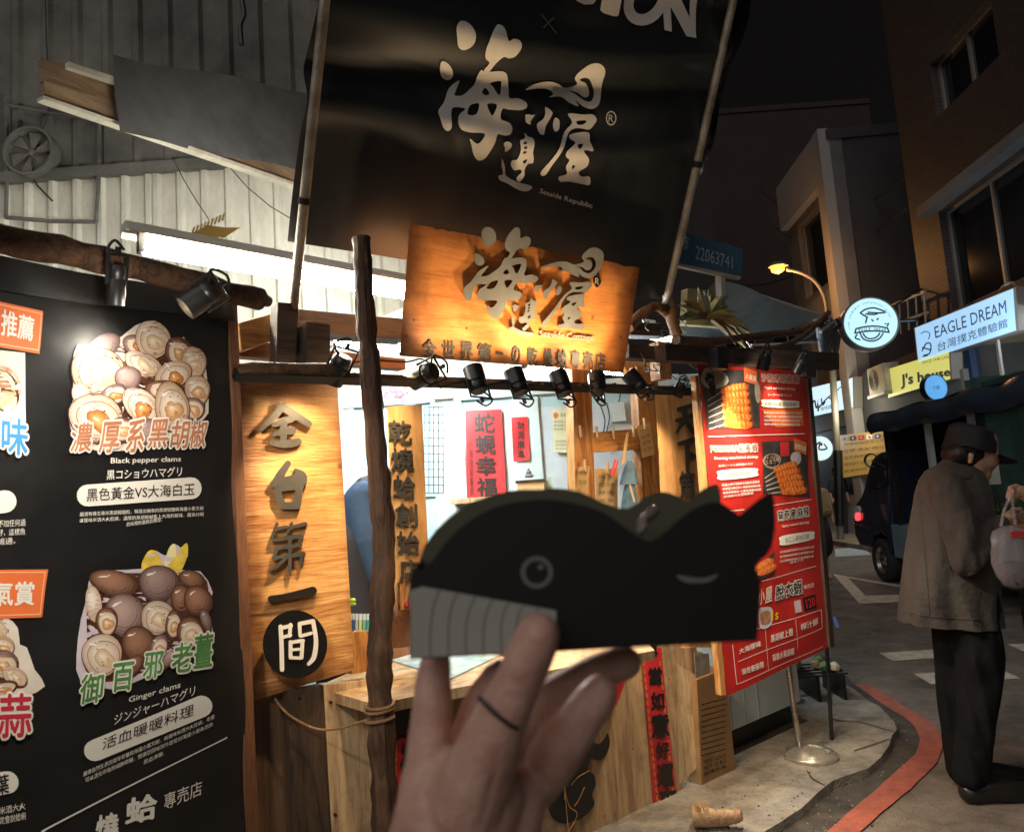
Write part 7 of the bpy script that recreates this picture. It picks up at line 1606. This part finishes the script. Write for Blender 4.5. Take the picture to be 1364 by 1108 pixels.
organic("backpack", [[(Vector((.0, -.16, 1.28)), .1), (Vector((.0, -.17, 1.02)), .12)], [(Vector((.07, -.16, 1.28)), .08), (Vector((.07, -.17, 1.02)), .1)]], .014, mat("tan_canvas", (.32, .22, .09), .8, var=.3, vscale=20), None, TM(g1), label="yellow-tan backpack on the woman behind the red poster", cat="backpack")
walker(G(1124, 716), 1.76, "distant person in navy clothes and cap behind the backpack woman", mat("navy_cloth", (.02, .03, .05), .8), mat("dark_grey_cloth", (.04, .045, .05), .8), False, cap_=capm)
walker(G(1136, 712), 1.68, "distant person in pale trousers beside the parked truck's nose", mat("grey_cloth", (.05, .05, .055), .8), mat("pale_denim", (.35, .42, .45), .7), False)

# ================================================================== HAND AND PAPER WHALE
WF = Frame(P(715, 770, .42), 90); WB = Frame(P(715, 770, .42), 90)
wh = thing("paper_whale_box", "black whale-shaped paper box with a striped pale belly held up in front", "paper box", WF.M)
cardk = mat("black_card", (.009, .008, .008), .55); olive = mat("olive_card_inside", (.1, .098, .06), .6); belly = mat("pale_card", (.42, .42, .37), .65); lineb = mat("belly_line", (.13, .13, .12), .6)
tf = [(546, 878), (544, 840), (545, 790), (548, 762), (563, 782)]
front = [(546, 878), (545, 820), (547, 764), (552, 757), (568, 757)] + catmull([(570, 752), (577, 745), (600, 715), (628, 692), (661, 675), (706, 666), (741, 666), (776, 673), (803, 682), (827, 698), (848, 713), (866, 721), (884, 710), (904, 692), (921, 680), (939, 671), (958, 669), (972, 677), (985, 686)], 3, False) + catmull([(986, 685), (998, 675), (1012, 664), (1028, 656), (1033, 687), (1031, 715), (1024, 736), (1008, 752), (1010, 768), (1014, 771), (1012, 800), (1009, 853)], 3, False)
TH = -.0006; wbk = -.062
mb = MB(); mb.prism([front], lambda x, y, w: WF.h(x, y, w), TH, 0, cardk, mat("card_edge", (.09, .08, .07), .6), back=True); mb.build("front_panel", wh)
backp = [(575, 825)] + catmull([(558, 760), (560, 743), (572, 717), (600, 687), (636, 666), (682, 653), (720, 652), (735, 650), (770, 654), (800, 668), (822, 676), (841, 675), (862, 661), (883, 655), (904, 661), (918, 667), (932, 654), (956, 645), (961, 673), (962, 700), (950, 722), (948, 800)], 3, False) + [(948, 815)]
mb = MB(); mb.prism([backp], lambda x, y, w: WF.h(x, y, w), wbk - .0006, wbk, olive, back=True); mb.build("back_panel", wh)
def ruled(name, pf, pb_, mt):
    a = [WF.h(*p, 0) for p in pf]; b = [WF.h(*p, wbk) for p in pb_]; mb = MB(); n = len(a)
    mb.add(a + b, [(i, i + 1, n + i + 1, n + i) for i in range(n - 1)], mt); return mb.build(name, wh)
ruled("bottom_panel", [(546, 878), (1009, 853)], [(575, 825), (948, 815)], olive)
ruled("end_panel", [(546, 878), (545, 820), (547, 764), (552, 757)], [(575, 825), (566, 790), (560, 765), (562, 745)], olive)
ruled("end_panel", [(1009, 853), (1014, 771)], [(948, 815), (950, 722)], olive)
mb = MB(); mb.prism([[(547, 876), (547, 786), (563, 781), (741, 813), (740, 866)]], lambda x, y, w: WF.h(x, y, w), .0002, .0002, belly); mb.build("belly_print", wh)
mb = MB()
zw = crop(530, 640, 4.263)
for k, (xt, xm, xb_) in enumerate(((150, 70, 75), (235, 185, 185), (335, 285, 290), (440, 385, 390), (540, 485, 488), (630, 585, 590), (715, 672, 668), (800, 770, 770))):
    yt = 605 + (xt - 140) * .179 + 3
    if k: strokes(mb, WF, [[(xt, yt, 3.5), ((xt + xm) / 2 - 8, (yt + 800) / 2, 3.5), (xm, 850, 3.5), (xb_, 1000, 3.5)]], zw, .0004, .0004, lineb, step=0)
mb.build("belly_line", wh)
mb = MB(); ro = [(715 + 21.5 * math.cos(a), 762 + 21.5 * math.sin(a)) for a in [i * .2244 for i in range(28)]]; ri = [(715 + 15.5 * math.cos(a), 762 + 15.5 * math.sin(a)) for a in [i * .2244 for i in range(28)]]
mb.prism([ro, ri], lambda x, y, w: WF.h(x, y, w), .0002, .0002, mat("eye_ring_glint_print", (.2, .18, .18), .6))
mb.prism([[(720 + 4 * math.cos(a), 755 + 4 * math.sin(a)) for a in [i * .6283 for i in range(10)]]], lambda x, y, w: WF.h(x, y, w), .0002, .0002, MATS["eye_ring_glint_print"]); mb.build("eye", wh)  # dot inside the ring is a painted glare spot
mb = MB(); mb.prism([catmull([(901, 766), (918, 768), (932, 770), (945, 768), (957, 764), (946, 774), (930, 776), (912, 775)], 3)], lambda x, y, w: WF.h(x, y, w), .0003, .0003, mat("slot_edge", (.2, .21, .21), .4)); mb.build("slot", wh)
cw_ = mat("crumpled_clear_wrap", (.3, .22, .2), .08, bump=1, bscale=220, coat=.6)
def wpt(u, v, w): return WF.h(u, v, w)
organic("twisted_wrap", [[(wpt(856, 694, -.02), .003), (wpt(864, 687, -.022), .0034), (wpt(873, 679, -.026), .003)], [(wpt(858, 698, -.02), .003), (wpt(852, 708, -.018), .0024)]], .0011, cw_, wh, warp=lambda v: v + Vector((noise.noise(v * 500), noise.noise(v * 500 + Vector((9, 9, 9))), 0)) * .0016)
# hand
hp = lambda u, v, d: P(u, v, d)
ho = P(620, 1100, .43); hn = thing("hand_holding_box", "bare hand gripping the paper whale box from below, thumb in front", "hand", Matrix.Translation(ho)); HI = Matrix.Translation(-ho)
c_ = lambda u, v, d, r: (HI @ P(u, v, d), r)
hskin = mat("hand_skin", (.68, .43, .34), .48, var=.2, vscale=45, col2=(.58, .32, .25), bump=.2, bscale=320, sss=.25)
hand = organic("skin_surface", [
    # forearm, palm
    [c_(590, 1330, .44, .029), c_(596, 1220, .435, .028), c_(612, 1120, .43, .030)], [c_(560, 1160, .435, .022), c_(580, 1080, .432, .022)], [c_(660, 1200, .44, .022), c_(672, 1110, .436, .020), c_(694, 1056, .44, .0155)],
    [c_(612, 1120, .43, .03), c_(640, 1060, .425, .024), c_(600, 1060, .432, .022)], [c_(570, 1090, .435, .019), c_(568, 1045, .438, .0155)],
    # thumb
    [c_(622, 1075, .418, .021), c_(646, 1010, .408, .0180), c_(668, 955, .402, .0140), c_(690, 908, .400, .0122), c_(708, 866, .398, .0126), c_(717, 845, .397, .0116)],
    # thumb web to index
    [c_(600, 1050, .436, .016), c_(590, 1020, .44, .0125), c_(620, 1030, .432, .0125)],
    # index
    [c_(568, 1060, .438, .015), c_(571, 1000, .442, .0128), c_(576, 945, .448, .0118), c_(577, 905, .453, .0105), c_(580, 884, .458, .0095)],
    # middle
    [c_(625, 1040, .448, .014), c_(622, 985, .462, .0105), c_(640, 930, .466, .0095), c_(664, 896, .466, .0085)],
    # ring
    [c_(672, 1040, .450, .0145), c_(690, 975, .458, .0125), c_(738, 928, .460, .0120), c_(795, 896, .462, .0112), c_(833, 882, .464, .0100)],
    # little
    [c_(672, 1080, .448, .015), c_(716, 1046, .456, .0125), c_(740, 1008, .440, .0136), c_(766, 968, .436, .0128), c_(790, 934, .438, .0116), c_(799, 922, .44, .0104)]], .0015, hskin, hn, smooth_it=6, creases=[(HI @ P(*a), HI @ P(*b), wd, dp) for a, b, wd, dp in (
    ((674, 905, .39), (712, 900, .39), .0012, .0007), ((672, 912, .39), (710, 908, .39), .001, .0005), ((664, 925, .39), (704, 930, .39), .0012, .0006),
    ((700, 1000, .405), (668, 1108, .405), .0022, .0016), ((690, 1045, .405), (740, 1090, .41), .0016, .001), ((664, 1000, .39), (640, 1100, .4), .002, .0009), ((560, 930, .43), (592, 934, .43), .0012, .0007), ((558, 1000, .42), (588, 1008, .425), .0013, .0008),
    ((752, 962, .42), (776, 978, .42), .0012, .0008), ((728, 930, .445), (742, 950, .445), .0012, .0008), ((600, 1040, .41), (560, 1100, .41), .002, .0008))])
mb = MB(); cc = [(638, 928), (646, 937), (656, 947), (668, 957), (680, 966), (690, 970)]
mb.tube([HI @ P(u, v, .3905 + .0022 * abs(i - 2.5)) for i, (u, v) in enumerate(catmull(cc, 2, False)) for _ in (0,)] if False else [HI @ P(u, v, .386 + .0016 * abs(i - 2.4) ** 1.3) for i, (u, v) in enumerate(cc)], .0011, 8, M_black); mb.build("hair_tie", hn, smooth=True, label="thin black band round the thumb's base")
mb = MB(); cuff = [c_(500, 1120, .44, 0)[0], c_(512, 1108, .435, 0)[0], c_(524, 1116, .43, 0)[0]]

# cables and pipes over the lane
mb = MB()
for a, b, sag in (((1225, 220, 15), (1010, 250, 30), 1.2), ((1228, 260, 15), (1030, 300, 28), 1.0), ((1110, 330, 20), (930, 360, 26), .8)):
    A_, B_ = P(*a), P(*b); mb.tube([A_.lerp(B_, i / 14) - Vector((0, 0, sag * 4 * (i / 14) * (1 - i / 14))) for i in range(15)], .02, 5, M_wire)
mb.build("overhead_cables", label="thin black cables sagging across the lane between buildings", cat="cables")
mb = MB(); mb.box((wa[0] - .25, wa[1] + .02, 0.0), (wa[0] + 5.9, wa[1] + .2, .25), M_cwall); mb.build("window_hood", brk)

# jacket seams, zip of folds and cuffs
mb = MB()
def jp(u, v, dy): return q_(u, v, dy)
for k in range(3): pass
organic("cuff", [[(q_(1324, 706, -.145), .05), (q_(1331, 698, -.138), .046)]], .006, jm, jk)
# nails and knots on the stall front
mb = MB(); rg = random.Random(31)
for k in range(26):
    u, v = rg.uniform(545, 900), rg.choice([902, 905, 1000, 1085]) + rg.uniform(-4, 4); p = F.h(u, v, .076); mb.lathe(p, (0, 0, 1), [(0, .004), (.0015, .003), (.002, 0)], 7, M_bmetal)
for u, v in ((441, 935), (455, 930), (447, 1085), (480, 925), (400, 930)): p = F.h(u, v, .052); mb.lathe(p, (0, 0, 1), [(-.01, .006), (.0015, .005), (.002, 0)], 7, M_bmetal)
mb.build("nail_heads", st, kind='stuff')
# curling torn ply layer at the right edge of the front panel
mb = MB(); mb.grid(lambda i, j: (lambda p: Vector((p.x, p.y, .078 + .03 * i * i)))(F.h(*bil([(884, 880), (912, 900), (914, 1010), (888, 1040)], i, 1 - j))), 6, 14, M_light); mb.build("torn_veneer", st, smooth=True)

# light of the shops' own tubes and lightboxes
for nm, p, e, c in (("shop_tube_light", Vector((xc + 3.2, 2.9, .9)), 45, (.8, .92, 1)), ("shop_sign_light", Vector((xj0 + 1.2, 3.0, .7)), 35, (1, .92, .65)), ("shop_sign_light", Vector((xb0 - .3, 2.6, .7)), 30, (.8, .95, 1))):
    d = bpy.data.lights.new(nm, 'POINT'); d.energy = e; d.color = c; d.shadow_soft_size = .3; o = bpy.data.objects.new(nm, d); COL.objects.link(o); o.location = FR.w(p)
g_ = MI @ Vector((G(1290, 1066).x + .08, yM - .085, .085)); organic("shoe_highlight", [[(g_ + Vector((.02, -.02, -.012)), .022), (g_ + Vector((.06, -.022, -.016)), .02)]], .005, mat("pale_highlight_patch", (.3, .29, .27), .4), man)  # pale lump added to paint a highlight on the near shoe
